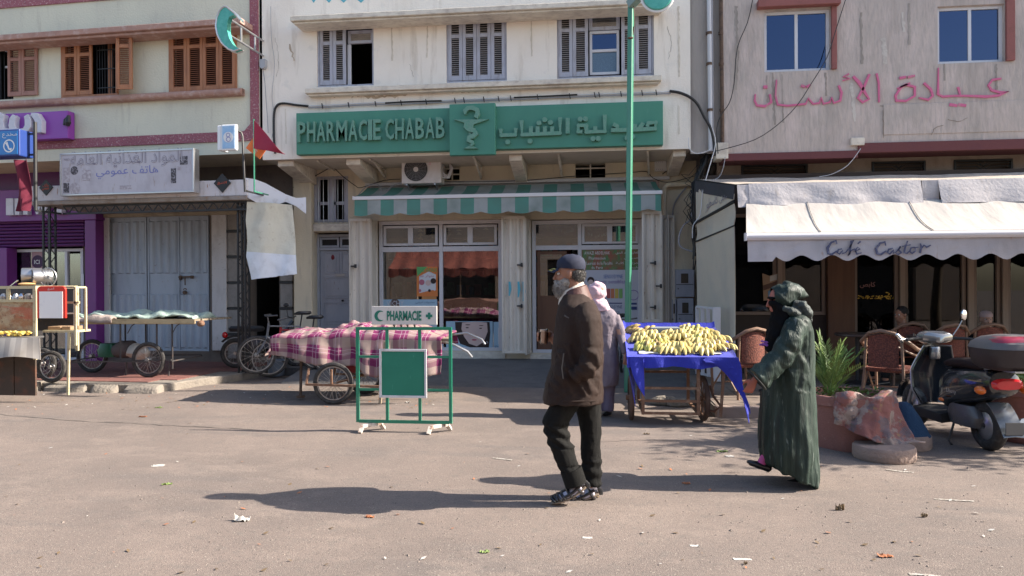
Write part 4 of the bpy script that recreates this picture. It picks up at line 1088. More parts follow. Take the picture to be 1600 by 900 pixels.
t,f,x0,x1,z0,z1=lightbox('payphone_sign',((345,192),(369,196),(369,238),(345,232)),yq,.07,M('pale_blue_face',(.30,.50,.74),.35,[(5,(1,1,1),.45,.65,(.5,.66,.8),.7)]),M('white_case',(.78,.80,.82),.4),'small white and blue payphone sign on a black bracket above the canopy')
m=MB();m.lathe([(.085,yq-.010),(.085,yq-.007)],((x0+x1)/2,0,(z0+z1)/2),20,'Y');obj('sign_disc',m,white_txt,f)
m=MB();m.torus(((x0+x1)/2,yq-.012,(z0+z1)/2+.035),.03,.005,'Y',18,4,flat=.3);m.torus(((x0+x1)/2+.005,yq-.012,(z0+z1)/2-.035),.035,.005,'Y',18,4,flat=.3);obj('sign_emblem',m,blue_ink,f)
m=MB();m.box(x0-.07,x0-.002,yq+.01,yq+.22,z0+.01,z1-.01);obj('case_side',m,MATS['white_case'],t,bevel=.012)
m=MB();xx=PX(377,214,yq+.1);m.tube([(x1-.02,yq+.05,z1-.1),(xx,yq+.1,z1-.12),(xx+.02,yq+.1,z1-.18),(xx+.03,yq+.15,zk-.0)],.018,8);m.bar((xx+.03,yq+.15,zk+.02),(xx+.03,yc+.3,zk+.02),.025,.025);obj('sign_bracket',m,black_m,t,smooth=True)
def pennant(name,pts,y,mat,label,cat,amp=.04):
 q=[P(*p,y)for p in pts];a,b,c=q
 def fn(u,v):
  x=a[0]*(1-u)*(1-v)+b[0]*u*(1-v)+c[0]*v;z=a[1]*(1-u)*(1-v)+b[1]*u*(1-v)+c[1]*v
  return(x,y+amp*sin(6*v+2*u)*(.3+v),z)
 m=MB();m.grid(fn,8,16,thick=-.004);return obj(name,m,mat,smooth=True,label=label,cat=cat,base=(a[0],y,min(p[1]for p in q)))
redf=M('crimson_cloth',(.30,.02,.05),.8,[(5,(1,1,1),.45,.7,(.28,.02,.06),.6)])
pennant('pennant',((397,188),(396,232),(443,240)),11.15,redf,'crimson triangular pennant on a pole above the canopy','flag')
x,z=P(396,188,11.15);m=MB();m.tube([(x,11.16,z+.02),(x-.02,11.2,zk+.0)],.012,6);m.bar((x-.02,11.2,zk+.01),(x-.02,yc+.1,zk+.01),.02,.02);obj('flag_pole',m,pole_green,smooth=True,label='thin pole carrying the crimson pennant and orange square',cat='pole')
y_=11.25;x,z=P(403,228,y_);r_=.19
m=MB();T=Matrix.Translation((x,y_,z))@Matrix.Rotation(radians(38),4,'Y');m.T=T;m.box(-r_*.8,r_*.8,0,.015,-r_*.8,r_*.8)
os_=obj('orange_plate',m,M('orange_print',(.72,.17,.04),.55),label='orange square plate hanging tilted behind the crimson pennant',cat='sign')
m=MB();put_text(m,'orange',0,0,0,h=.075,rot=Matrix.Rotation(radians(-45),4,'Y'));m.v=[V(p)+V((x-.04,y_-.003,z-.155))for p in m.v];obj('plate_lettering',m,white_txt,os_)
m=MB();yrf=11.0;x0,z1=P(34,250,yrf)
m.grid(lambda u,v:(P(24+9*u+8*sin(v*3)*.3,330-80*v,yrf)[0]+.15*u,yrf+.05*sin(u*7+v*4),P(30,330-80*v,yrf)[1]),8,16,thick=-.004)
obj('hanging_cloth',m,M('dark_crimson_cloth',(.12,.010,.028),.9),smooth=True,label='dark red cloth hanging below the blue phone booth sign',cat='flag')
yo=9.9;cr=thing('crescent_sign','green glass crescent sign on two steel arms reaching from the facade','sign',(*P(360,80,10.6)[:1],10.6,P(360,80,10.6)[1]))
def crescent(yy,cx,cy,dep,mat,parent,grow=0.0,name='crescent'):
 outer=[(375,31),(366,20),(352,9),(344,15),(339,27),(337,40),(340,55),(347,68),(357,77),(366,80),(375,76)]
 inner=[(372,75),(364,70),(358,60),(355,48),(355,35),(358,26),(366,23),(372,27)]
 pl=[P(a+(a-356)*grow,b+(b-45)*grow,yy)for a,b in outer+inner];m=MB();n_=len(pl)
 def rs(pts,n):
  L=[0];
  for a,b in zip(pts,pts[1:]):L.append(L[-1]+hypot(b[0]-a[0],b[1]-a[1]))
  o_=[]
  for i in range(n+1):
   t=L[-1]*i/n;j=max(k for k in range(len(L))if L[k]<=t+1e-9);j=min(j,len(pts)-2);f=(t-L[j])/(L[j+1]-L[j])
   o_.append((pts[j][0]*(1-f)+pts[j+1][0]*f,pts[j][1]*(1-f)+pts[j+1][1]*f))
  return o_
 A=rs([P(a+(a-356)*grow,b+(b-45)*grow,yy)for a,b in outer],26);B=rs([P(*p,yy)for p in[(375,31)]+inner[::-1]+[(375,76)]],26)
 for y2 in(0,1):pass
 fa=[(m.pt((p[0],yy,p[1])),m.pt((p[0],yy+dep,p[1])))for p in A];fb_=[(m.pt((p[0],yy,p[1])),m.pt((p[0],yy+dep,p[1])))for p in B]
 for i in range(26):
  m.face((fa[i][0],fb_[i][0],fb_[i+1][0],fa[i+1][0]));m.face((fa[i][1],fa[i+1][1],fb_[i+1][1],fb_[i][1]));m.face((fa[i][0],fa[i+1][0],fa[i+1][1],fa[i][1]));m.face((fb_[i][0],fb_[i][1],fb_[i+1][1],fb_[i+1][0]))
 return obj(name,m,mat,parent,smooth=False),A
teal=M('teal_glass',(.06,.36,.28),.15,[(9,(1,1,1),.45,.65,(.12,.5,.4),.6)],coat=.5)
c_,A=crescent(10.6,0,0,.10,teal,cr)
m=MB();m.tube([(p[0],10.6,p[1])for p in A],.014,6);m.tube([(p[0],10.7,p[1])for p in A],.014,6);obj('crescent_rim',m,alu,c_,smooth=True)
for(a,b)in(((356,28),(411,64)),((357,54),(411,87))):
 p=P(*a,10.65);q=P(*b,YU-.01);m=MB();m.tube([(p[0],10.65,p[1]),(q[0],YU-.01,q[1])],.018,8);obj('steel_arm',m,steel,cr,smooth=True)
for t_ in(.35,.75):
 p0=V((P(356,28,10.65)[0],10.65,P(356,28,10.65)[1])).lerp(V((P(411,64,YU)[0],YU,P(411,64,YU)[1])),t_);p1=V((P(357,54,10.65)[0],10.65,P(357,54,10.65)[1])).lerp(V((P(411,87,YU)[0],YU,P(411,87,YU)[1])),t_)
 m=MB();m.bar(p0,p1,.045,.01);obj('arm_brace',m,steel,cr)
x,z=P(411,103,YU-.05);m=MB();m.lathe([(.05,YU-.08),(.055,YU-.06),(.055,YU-.003)],(x,0,z),14,'Y');m.box(x-.05,x+.05,YU-.079,YU-.003,z,z+.11);obj('transformer_box',m,M('grey_box',(.40,.41,.44),.6),cr,smooth=True)
FR[0]=MAIN
# CAFE BUILDING (main frame)
FR[0]=MAIN
YC=YU-.04
cx0=PX(1130,100,YC);cx1=11.0
ZC=PZ(1450,221,YC);ZC2=PZ(1230,238,YC);XST=PX(1340,230,YC)
cf=thing('cafe_building','grey rendered building with pink arabic wall lettering above the cafe','building',(5.5,YC,0))
u1=R4(1194,14,1298,113,YC);u2=R4(1465,8,1570,100,YC)
u1=(u1[0],u1[1],u2[2],u2[3]+.0)
u1=(u1[0],u1[1],PZ(1245,111,YC),PZ(1245,15,YC));u2=(u2[0],u2[1],PZ(1515,98,YC),PZ(1515,8,YC))
m=MB();m.wall(cx0,cx1,ZC,TOP,YC,[u1,u2],.16);m.box(cx0,XST,YC,YC+.4,ZC2,ZC-.001);obj('upper_wall',m,grey_pl,cf)
m=MB();m.box(cx0,cx1,YC+.004,YC+8,TOP,TOP+.3);m.quad((cx0,YC,ZC),(cx0,YC+1.3,ZC),(cx0,YC+1.3,TOP),(cx0,YC,TOP));m.quad((cx1,YC,0),(cx1,YC,TOP),(cx1,YC+8,TOP),(cx1,YC+8,0));m.quad((cx0,YC+8,0),(cx1,YC+8,0),(cx1,YC+8,TOP),(cx0,YC+8,TOP));obj('roof_and_side_walls',m,grey_pl,cf)
for h in(u1,u2):
 room(cf,h[0]-.2,h[1]+.2,YC+.16,YC+2,h[2]-.2,h[3]+.2,blue_dk)
 xm=(h[0]+h[1])/2-(.0 if h is u1 else-.01)
 fr=simple_frame(cf,h[0],h[1],h[2],h[3],YC+.06,.05,.06,white_alu,mull=[xm])
 pane(fr,h[0]+.05,xm-.025,h[2]+.05,h[3]-.05,YC+.08,glass_sky);pane(fr,xm+.025,h[1]-.05,h[2]+.05,h[3]-.05,YC+.09,glass_sky)
def bxc(name,x0,x1,y0,y1,z0,z1,mat,bevel=.008,parent=None,label=None):
 m=MB();m.box(x0,x1,y0,y1,z0,z1);return obj(name,m,mat,parent or cf,bevel=bevel,label=label)
bxc('window_hood',u1[0]-.12,u1[1]+.12,YC-.14,YC-.002,u1[3]+.02,u1[3]+.14,brown_frame)
bxc('window_reveal',u1[1]+.003,u1[1]+.085,YC-.05,YC-.003,u1[2],u1[3]+.018,brown_frame)
bxc('window_reveal',u2[1]+.003,u2[1]+.13,YC-.05,YC-.003,u2[2],u2[3]+.3,brown_frame)
bxc('window_hood',u2[0]-.1,u2[1]+.2,YC-.14,YC-.002,u2[3]+.30,u2[3]+.42,brown_frame)
for a in((1380,158,1592,217,.012),):
 q=R4(a[0],a[1],a[2],a[3],YC);bxc('render_patch',q[0],q[1]+.5,YC-a[4],YC-.001,ZC+.12,q[3]-.06,grey_pl,.006)
m=MB();yy0,yy1=YC-.020,YC-.013
def W(x,y):return P(1200+x/4,y/4,YC)
def br(pts,w_):
 q=[W(*p)for p in pts];ww=[v*.0118 for v in w_]
 stroke(m,q,ww,yy0,YC-.002)
br([(1455,492),(1400,500),(1375,535),(1395,565),(1450,580),(1500,572),(1440,598),(1360,605),(1240,600),(1160,600),(1090,605),(1060,590),(1062,500),(1062,425)],[2.2,3,2.5,3,3.5,1.5,3,3.5,2.6,2.6,3,3,1.8,1.2])
br([(1200,600),(1185,545)],[2.2,2.8]);br([(1130,655),(1180,662)],[4,3.5]);br([(1185,655),(1235,662)],[4,3.5])
br([(972,520),(1015,560),(1028,600),(1000,625),(940,612)],[3,3,3,3.2,1.5]);
br([(885,520),(830,545),(795,600),(800,630),(860,632),(915,600),(915,545),(860,530),(805,555)],[2,3,3,3.4,3,3,3.4,3,1.5]);br([(820,490),(860,482)],[3.5,3]);br([(870,484),(915,474)],[3.5,2.5])
br([(677,460),(690,520),(692,640)],[2.6,2.4,2]);br([(530,478),(570,520),(610,590),(630,620),(590,640),(560,615),(600,540),(632,465)],[3.5,4.5,3,3,3.5,3,3,3])
br([(505,462),(470,480),(510,492),(465,505)],[2,2.5,2.5,1.5])
br([(440,535),(458,580),(450,630),(410,645),(395,610),(385,640),(345,650),(330,610),(320,645),(280,650),(250,615),(235,650),(120,662),(60,655),(45,600),(52,500)],[2.4,3,3.2,2.6,2.4,2.6,2.6,2.2,2.6,2.6,2.2,2.6,2.6,2.8,2,1.6])
br([(205,535),(230,545)],[3.5,3]);br([(238,545),(262,532)],[3.5,3])
br([(10,590),(20,640),(-20,665),(-70,660),(-85,630),(-80,590)],[2.4,3,3.5,3.2,2.4,1.6]);br([(-30,545),(-5,545)],[4,4])
obj('painted_lettering',m,pink_txt,cf,kind='stuff')
gst=M('dark_rain_streak',(.30,.265,.235),1,[(9,(1,1,.15),.45,.62,(.44,.385,.345),.9)]);gsl=M('pale_render_patch',(.58,.53,.48),1,[(9,(1,1,1),.45,.62,(.45,.40,.36),.9)])
marks(cf,YC,[(4,[(1207,114),(1208,150),(1211,195)]),(3,[(1222,116),(1223,170),(1224,192)]),(2,[(1198,118),(1199,160)]),(3,[(1290,114),(1291,150)]),(2.4,[(1475,100),(1476,126)]),(3,[(1556,100),(1557,140)]),(5,[(1150,10),(1152,90),(1150,140)]),(4,[(1345,20),(1347,100)]),(4,[(1420,5),(1421,70)]),(3,[(1375,165),(1440,168),(1500,166)])],gst,'rain_streak',.7)
marks(cf,YC,[(6,[(1462,205),(1472,203),(1480,206)]),(7,[(1380,60),(1384,100)]),(5,[(1330,130),(1336,190)]),(6,[(1410,20),(1412,50)])],gsl,'pale_patch',1)
marks(cf,YC-.012,[(.5,[(1380,172),(1380,216)]),(.5,[(1455,210),(1462,199),(1474,196)]),(.5,[(1480,186),(1500,190),(1512,184)])],crk)
bxc('soffit_beam',XST,cx1,YC-.03,YC+.5,ZC-.16,ZC-.001,maroon_c,.01);bxc('soffit_beam',cx0,XST-.002,YC-.03,YC+.45,ZC2-.12,ZC2-.001,maroon_c,.01)
bxc('beam_stub',PX(1328,230,YC),PX(1349,230,YC),YC-.06,YC+.1,ZC-.04,ZC+.08,ledge_m)
bxc('beam_stub',PX(1118,235,YC),PX(1137,235,YC),YC-.06,YC+.3,ZC-.2,ZC+.06,ledge_m)
m=MB();m.quad((cx0,YC+.5,ZC-.05),(cx1,YC+.5,ZC-.05),(cx1,YC+1.4,ZC-.05),(cx0,YC+1.4,ZC-.05));obj('soffit',m,maroon_c,cf)
yr=YC+.62
zlo=2.5;gr=[R4(1158,247,1262,276,yr),R4(1362,241,1446,272,yr),R4(1490,238,1582,270,yr),R4(1640,236,1730,270,yr)]
zg0,zg1=PZ(1400,274,yr),PZ(1400,243,yr);zg1=min(zg1,ZC-.20)
gr=[(g[0],g[1],zg0,zg1)for g in gr]
m=MB();m.wall(PX(1120,250,yr),cx1,3.0,ZC-.05,yr,gr,.15);obj('frieze_wall',m,M('brown_stone',(.40,.31,.25),.9,[(5,(1,1,.5),.45,.7,(.28,.21,.17),.7)],bump=.8),cf)
for g in gr:
 m=MB();m.quad((g[0],yr+.15,g[2]),(g[1],yr+.15,g[2]),(g[1],yr+.15,g[3]),(g[0],yr+.15,g[3]));obj('vent_back',m,M('vent_brown',(.16,.115,.09),.9),cf)
 fr=simple_frame(cf,g[0],g[1],g[2],g[3],yr-.02,.035,.05,black_m,'vent_frame')
 m=MB();xm=(g[0]+g[1])/2;w_=g[1]-g[0];h=g[3]-g[2];t=.011;Y_=yr-.005
 for q in(.72,.5):
  m.bar((g[0],Y_,g[2]+h*q),(xm-w_*.12,Y_,g[2]+h*q),t,t);m.bar((xm+w_*.12,Y_,g[2]+h*q),(g[1],Y_,g[2]+h*q),t,t)
 for s in(-1,1):
  m.bar((xm+s*w_*.45,Y_,g[2]+h*.25),(xm+s*w_*.22,Y_,g[2]+h*.25),t,t);m.bar((xm+s*w_*.22,Y_,g[2]+h*.25),(xm+s*w_*.13,Y_,g[2]+h*.05),t,t)
  m.bar((xm+s*w_*.12,Y_,g[2]+h*.5),(xm-s*w_*.06,Y_,g[2]+h*.08),t,t);m.bar((xm+s*w_*.08,Y_,g[2]+h*.2),(xm-s*w_*.06,Y_,g[2]+h*.72),t,t);m.bar((xm+s*w_*.12,Y_,g[2]+h*.72),(xm,Y_,g[2]+h*.5),t,t)
 m.bar((xm,Y_,g[2]+h*.72),(xm,Y_,g[3]),t,t)
 obj('iron_scrollwork',m,black_m,fr)
yk=12.3
x0=PX(1138,450,yk)
m=MB();openings=[R4(1142,395,1216,492,yk),R4(1221,395,1290,492,yk),R4(1330,395,1406,530,yk),R4(1412,395,1508,530,yk),R4(1520,395,1566,530,yk),R4(1574,395,1700,530,yk)]
zl_,zh_=PZ(1300,492,yk),2.75
def op(a,b,lo=None):
 return(PX(a,450,yk),PX(b,450,yk),zl_ if lo is None else lo,zh_)
ops=[op(1142,1213),op(1221,1289),op(1333,1403,.2),op(1412,1508,.2),op(1519,1562,.2),op(1572,1700,.2)]
m.wall(PX(1100,450,yk),cx1,0,3.4,yk,ops,.08);obj('ground_floor_wall',m,M('dark_brown_panel',(.05,.033,.026),.7,[(5,(1,1,.2),.5,.7,(.06,.04,.03),.7)]),cf)
room(cf,PX(1120,450,yk),cx1-.2,yk+.09,yk+4,0.1,3.3,M('cafe_interior',(.014,.012,.012),.9))
for i,o_ in enumerate(ops):
 fr=simple_frame(cf,o_[0],o_[1],o_[2],o_[3],yk-.03,.055,.08,tan_frame)
 pane(fr,o_[0]+.05,o_[1]-.05,o_[2]+.05,o_[3]-.05,yk+.02,glass_mat('cafe_glass',(.5,.5,.5),.015)if i==0 else bpy.data.materials['cafe_glass'])
for a,b in((1213.5,1220.5),(1403.5,1411.5),(1509,1518.5),(1562.5,1571.5)):
 bxc('column',PX(a,450,yk),PX(b,450,yk),yk-.08,yk-.032,.12,2.8,M('tan_column',(.36,.27,.21),.6,[(5,(1,1,.2),.5,.7,(.25,.19,.15),.6)]))
bxc('wood_pillar',PX(1290,450,yk),PX(1332,450,yk),yk-.12,yk-.031,.12,2.8,wood_brown)
m=MB()
for i in range(90):
 px=1331+random.random()*72;py=462+random.random()*5+abs(px-1331)*0
 if px>1380 and random.random()<.3:py-=random.random()*14
 x,z=P(px,py,yk-.02);m.box(x-.01,x+.01,yk+.008,yk+.014,z-.007,z+.007)
obj('gold_garland',m,M('gold_plastic',(.6,.38,.05),.3,metal=.3),cf,kind='stuff')
m=MB();a,b=P(1344,436,yk),P(1368,450,yk);put_text(m,'كابص',a[0],yk+.010,b[1],w=b[0]-a[0],h=.10,ar=True);obj('pane_lettering',m,M('pink_decal',(.42,.22,.2),.6),cf)
ya,yf=YC-.02,10.95
xl0,xl1=PX(1090,262,ya),PX(1150,283,yf)
zA,zF=PZ(1400,268,ya),PZ(1400,283,yf)
zA=zF+.24;zF_l=PZ(1160,287,yf)
aw=thing('cafe_awning','white cafe awning with scalloped front and blue script lettering','awning',(5,yf,1.8))
XE=11.0
def roof(u,v):
 xa_=xl1*(1-v)+xl0*v;return(xa_+(XE-xa_)*u,yf+(ya-yf)*v,zF+(zA-zF)*v+.02*fbm((u*14,v*2,0))-.03*sin(pi*v))
m=MB();m.grid(roof,60,8,thick=.01);obj('canopy_roof',m,M('dusty_canopy_roof',(.46,.40,.34),.9,[(6,(1,3,1),.45,.65,(.22,.19,.17),.8)],bump=.5),aw,smooth=True)
m=MB();m.bar((xl1,yf+.0,zF-.02),(XE,yf+.0,zF-.02),.04,.04);m.bar((xl1,yf,zF-.03),(xl0,ya,zA-.03),.04,.06);obj('canopy_rail',m,black_m,aw)
for k_,q in enumerate((.15,.33,.5,.72,.9)):
 X_=xl1+(XE-xl1)*q;m=MB();m.tube([(X_,yf,zF-.05),(X_,yk,zF-.1)],.018,6);obj('canopy_strut',m,rust,aw)
zv0=PZ(1300,321,yf-.06)
def flap(x0,x1,zt,zb,dy,ns,nm,mat,seed,thick=.008):
 def fn(u,v):
  x=x0+(x1-x0)*u;wv=.022*sin(u*(x1-x0)*7+seed)+.018*fbm((x*3,v*2,seed))
  return(x,yf-.03-dy*v-wv*v,zt+(zb-zt)*v+.012*fbm((x*5,0,seed))*v)
 m=MB();m.grid(fn,ns,10,thick=-thick);return obj(nm,m,mat,aw,smooth=True)
X1163=PX(1164,300,yf);
flap(xl1+.01,PX(1180,300,yf),zF-.01,PZ(1165,325,yf),.06,10,'canopy_flap',canvas_w,2)
flap(PX(1169,300,yf),PX(1437,300,yf),zF+.005,zv0,.10,46,'canopy_flap',canvas_w,5)
flap(PX(1439,300,yf),PX(1466,300,yf),zF,PZ(1450,318,yf),.02,8,'canopy_flap',canvas_w,9)
flap(PX(1464,300,yf),XE,zF+.006,zv0,.13,50,'canopy_flap',canvas_w,12)
yb_=yf-.95;zb_=PZ(1300,363,yb_);X1163b=PX(1166,365,yb_)
def slope(u,v):
 xl_=X1163*(1-v)+X1163b*v;x=xl_+(XE-xl_)*u;s=max(0,u-.35)
 return(x+.0*v,yf-.08+(yb_-yf+.08)*v,(zv0+.05)+(zb_-zv0-.05)*v-.07*sin(pi*v)+(.045*sin(x*8+v*2.5+3*fbm((x*1.5,v,2)))+.05*fbm((x*5+v*3,v*1.5,4)))*(s*2.2+.12)*sin(pi*min(1,v+.15)))
m=MB();m.grid(slope,150,14,thick=.006);obj('awning_cloth',m,M('white_awning_cloth',(.44,.415,.385),.9,[(2,(1,1,1),.48,.7,(.40,.36,.33),.6),(9,(1,.3,.3),.58,.7,(.32,.27,.23),.5)],bump=2,bscale=2.2,bmap=(2.2,.6,.6)),aw,smooth=True)
for q in(1262,1420):
 xs_=PX(q,325,yf-.1);m=MB();pts=[]
 for i in range(9):v=i/8;u=(xs_+.08*v-X1163)/(XE-X1163);p=V(slope(u,v));pts.append(p+V((0,-.012,.012)))
 m.tube(pts,.006,5);obj('awning_seam',m,M('seam_grey',(.30,.27,.25),.9),aw)
m=MB();X1163=X1163b;m.tube([(X1163-.0,yb_,zb_-.045),(XE,yb_,zb_-.045)],.045,14);m.box(X1163,XE,yb_-.02,yb_+.03,zb_-.09,zb_-.03);m.box(X1163-.02,X1163,yb_-.05,yb_+.05,zb_-.10,zb_+.005)
obj('front_bar',m,M('white_bar',(.72,.70,.72),.4),aw,smooth=True)
yv=yb_+.01;zt_=zb_-.085;zlo_=PZ(1280,408,yv);zsc=PZ(1245,400,yv)-zlo_
per=(PX(1318,400,yv)-PX(1241,400,yv))*0+(PX(1560,400,yv)-PX(1265,400,yv))/6.0
xph=PX(1252,400,yv)
def val(u,v):
 x=X1163+.02+(XE-X1163)*u;zz=zlo_+.08*(.5+.5*cos((x-xph)/per*2*pi))if x>PX(1210,400,yv)else zlo_+.0
 return(x,yv-.012*sin(x*9)*v+.01*fbm((x*5,v*3,8))-.02*v,zt_+(zz-zt_)*v)
m=MB();m.grid(val,200,8,thick=-.006)
vb=obj('scalloped_valance',m,M('grey_white_valance',(.50,.47,.48),.9,[(3,(1,1,.4),.45,.7,(.34,.32,.33),.6),(14,(1,1,.15),.62,.68,(.35,.2,.1),.5)],bump=.3),aw,smooth=True)
m=MB()
script=M('faded_navy_paint',(.075,.085,.16),.7,[(24,(1,1,1),.52,.64,(.25,.26,.34),.8)])
def S(x,y):return P(1200+x/4,225+y/4,yv-.03)
def sc(pts,ws):
 q=[S(*p)for p in pts];stroke(m,q,[v*.008 for v in ws],yv-.034,yv-.030)
sc([(430,625),(425,605),(395,615),(372,650),(378,685),(400,690),(430,668)],[2,3.4,3.2,4.2,4.5,3.6,2]);sc([(462,655),(440,660),(432,678),(445,688),(468,665),(466,685),(485,678)],[2,2.8,3,2.8,2.4,3,1.6])
sc([(485,678),(515,640),(535,600),(520,605),(508,690),(500,698),(520,665),(545,655)],[1.6,2.4,2,3,3.4,2,2,1.8]);sc([(545,672),(575,655),(560,645),(545,665),(555,688),(585,680)],[1.8,2.4,2,3,2.8,1.6]);sc([(560,625),(578,608)],[1.5,3])
sc([(735,635),(730,612),(700,620),(675,655),(682,685),(705,690),(740,668)],[2,3.4,3.2,4.2,4.5,3.6,2]);sc([(780,652),(755,658),(745,678),(760,688),(785,662),(782,684),(800,676)],[2,2.8,3,2.8,2.4,3,1.6])
sc([(800,676),(828,640),(815,660),(832,680),(812,690),(800,684)],[1.6,2.6,3,3.4,3,1.5]);sc([(872,605),(855,650),(850,680),(868,684),(885,668)],[2,3,3,2.4,1.4]);sc([(838,640),(890,630)],[1.5,2])
sc([(918,645),(893,650),(885,672),(900,684),(922,668),(918,648),(940,645)],[2,2.6,3,2.8,2.6,2.4,1.6]);sc([(950,622),(958,640),(950,682)],[2,3,3]);sc([(952,660),(975,632),(990,645),(1018,632)],[2,2.6,3.4,1.5])
obj('valance_lettering',m,script,vb,kind='stuff')
sx0,sy0,sx1,sy1=xl0,ya,xl1,yf
def sidew(u,v,zt0,zt1,zb0,zb1,bul=.0):
 x=sx0+(sx1-sx0)*u;y=sy0+(sy1-sy0)*u
 za=zt0+(zt1-zt0)*u;zb=zb0+(zb1-zb0)*u
 return(x-.02+bul*sin(pi*v)*.4+.015*sin(u*12)*v,y,za+(zb-za)*v)
cw=thing('side_canvas','cream canvas side wall of the cafe terrace with small script at its top','tarpaulin',(sx0,sy0,.3))
z_tl=zA-.12;z_tr=zF-.02
zz=lambda px,py,u:PZ(px,py,sy0+(sy1-sy0)*u)
m=MB();m.grid(lambda u,v:sidew(u,v,zA-.02,zF-.02,zA-.2,zF-.22),10,2,thick=.02);obj('dark_top_band',m,M('dark_band',(.05,.05,.06),.8),cw)
m=MB();m.grid(lambda u,v:sidew(u,v,zz(1092,290,0),zz(1148,303,1),zz(1092,348,0),zz(1146,312,1)),12,8,thick=.012);a_=obj('canvas_panel',m,canvas_side,cw,smooth=True)
m=MB();m.grid(lambda u,v:sidew(u,v,zz(1088,350,0),zz(1146,318,1),zz(1088,377,0),zz(1142,352,1),.05),12,8,thick=.012);obj('canvas_panel',m,canvas_side,cw,smooth=True)
m=MB();m.grid(lambda u,v:sidew(u,v,zz(1088,379,0),zz(1142,354,1),.3,.3,.03),16,16,thick=.012);obj('canvas_panel',m,canvas_side,cw,smooth=True)
m=MB();m.bar((sx0-.05,sy0,zz(1088,349,0)),(sx1-.03,sy1,zz(1146,315,1)),.03,.035);m.bar((sx0-.05,sy0,zz(1088,378,0)),(sx1-.03,sy1,zz(1142,353,1)),.02,.02);obj('canvas_pole',m,black_m,cw)
t=text_mb('مقهى كاسطور',1,1,0,ar=True);m=MB()
_AR_dummy=0
for p in t.v:
 u=.30+.55*p.x;v=.78-.50*p.z-.25*(p.x-.5);q=V(sidew(u,v,zz(1092,290,0),zz(1148,303,1),zz(1092,348,0),zz(1146,312,1)));m.v.append(q+V((-.022,-.012,0)))
m.f=list(t.f);m.mi=[0]*len(m.f);obj('script_lettering',m,grey_txt,a_)
m=MB();m.grid(lambda u,v:(11.0+.02*sin(v*9),9.5+2.6*u,.2+2.9*v),6,6,thick=.02);obj('side_canvas',m,canvas_side,smooth=True,label='added unseen canvas keeping sun off the right end of the cafe terrace',cat='tarpaulin')  # added out of view to block low sun and darken the terrace
# GROUND
FR[0]=MAIN
asph=M('worn_asphalt',(.212,.170,.147),.93,[(.5,(1,1,1),.42,.62,(.168,.138,.122),.9),(1.1,(.5,2.2,1),.54,.64,(.15,.13,.12),.6),(2.2,(1,1.6,1),.5,.68,(.255,.205,.175),.7),(9,(1,1,1),.55,.7,(.16,.14,.125),.6),(75,(1,1,1),.54,.64,(.10,.09,.08),.8),(26,(1,1,1),.56,.70,(.17,.145,.13),.55),(110,(1,1,1),.60,.66,(.46,.41,.34),.8)],bump=.55,bscale=150,spec=.3)
def gz(x,y):return 0.018*fbm((x*.6,y*.6,3))+.006*fbm((x*2.2,y*2.2,8))
m=MB();m.grid(lambda u,v:((-14+26*u),(-6+21*v),gz(-14+26*u,-6+21*v)),130,105,thick=0)
obj('road',m,asph,kind='structure',smooth=True)
m=MB();m.quad((-300,-150,-.06),(300,-150,-.06),(300,150,-.06),(-300,150,-.06));obj('ground',m,asph,kind='structure')
def flatpoly(m,pts,w_,z=.004,jag=.02):
 q=[V((*G(*p),0))for p in pts];Q=[]
 for a,b in zip(q,q[1:]):
  for i in range(8):t=i/8;p=a.lerp(b,t);Q.append(p+V((random.uniform(-jag,jag)*.3,random.uniform(-jag,jag),0)))
 Q.append(q[-1])
 for a,b in zip(Q,Q[1:]):
  d=(b-a).normalized();n_=V((-d.y,d.x,0))*w_*random.uniform(.5,1.2)/2
  m.quad(*[V((p.x,p.y,gz(p.x,p.y)+z))for p in(a-n_,b-n_,b+n_,a+n_)])
m=MB();flatpoly(m,[(0,648),(90,655),(190,660),(320,668),(420,672)],.018);flatpoly(m,[(545,600),(560,590),(566,582)],.02)
flatpoly(m,[(930,690),(1000,687),(1060,690)],.012)
obj('asphalt_cracks',m,M('crack_dark',(.09,.08,.07),1),kind='structure')
m=MB()
for a,b,c,d in((1460,779,1522,784),(1385,735,1428,738),(770,715,800,719),(1420,900,1470,905)):
 flatpoly(m,[(a,b),((a+c)/2,(b+d)/2),(c,d)],.03,.005,.004)
obj('paint_marks',m,M('worn_white_mark',(.45,.42,.38),.9,[(40,(1,1,1),.45,.6,(.26,.23,.19),1)]),kind='structure')
FR[0]=LEFT
tile_m=M('red_floor_tile',(.20,.085,.07),.75,[(3,(1,1,1),.45,.7,(.14,.075,.065),.6),(14,(1,1,1),.55,.7,(.26,.16,.13),.5)],bump=.4)
conc=M('broken_concrete',(.24,.21,.175),.95,[(5,(1,1,1),.45,.7,(.16,.14,.12),.7),(20,(1,1,1),.55,.7,(.32,.28,.23),.5)],bump=2,bscale=25)
xr,yfr=G(352,582,.12);_,yfr=G(230,600,.12)
pv=[(-16,yfr-.1)]
n=46
for i in range(n+1):
 x=-15.8+(xr-.25+15.8)*i/n;pv.append((x,yfr-.05+.07*fbm((x*1.3,0,2))+.03*fbm((x*5,0,2))))
pv+=[(xr-.05,yfr+.2),(xr+.02,yfr+.6),(xr+.25,yfr+1.2),(xr+.5,yfr+2.2),(xr+.6,YW+.2),(-16,YW+.2)]
m=MB();m.prism(pv,-.05,.118,'XY');pavl=obj('left_pavement',m,conc,kind='structure',bevel=.02)
tx=-11.9;
FRm=FR[0]
ty0=yfr+.16;tn=0;ts=.30;base=None
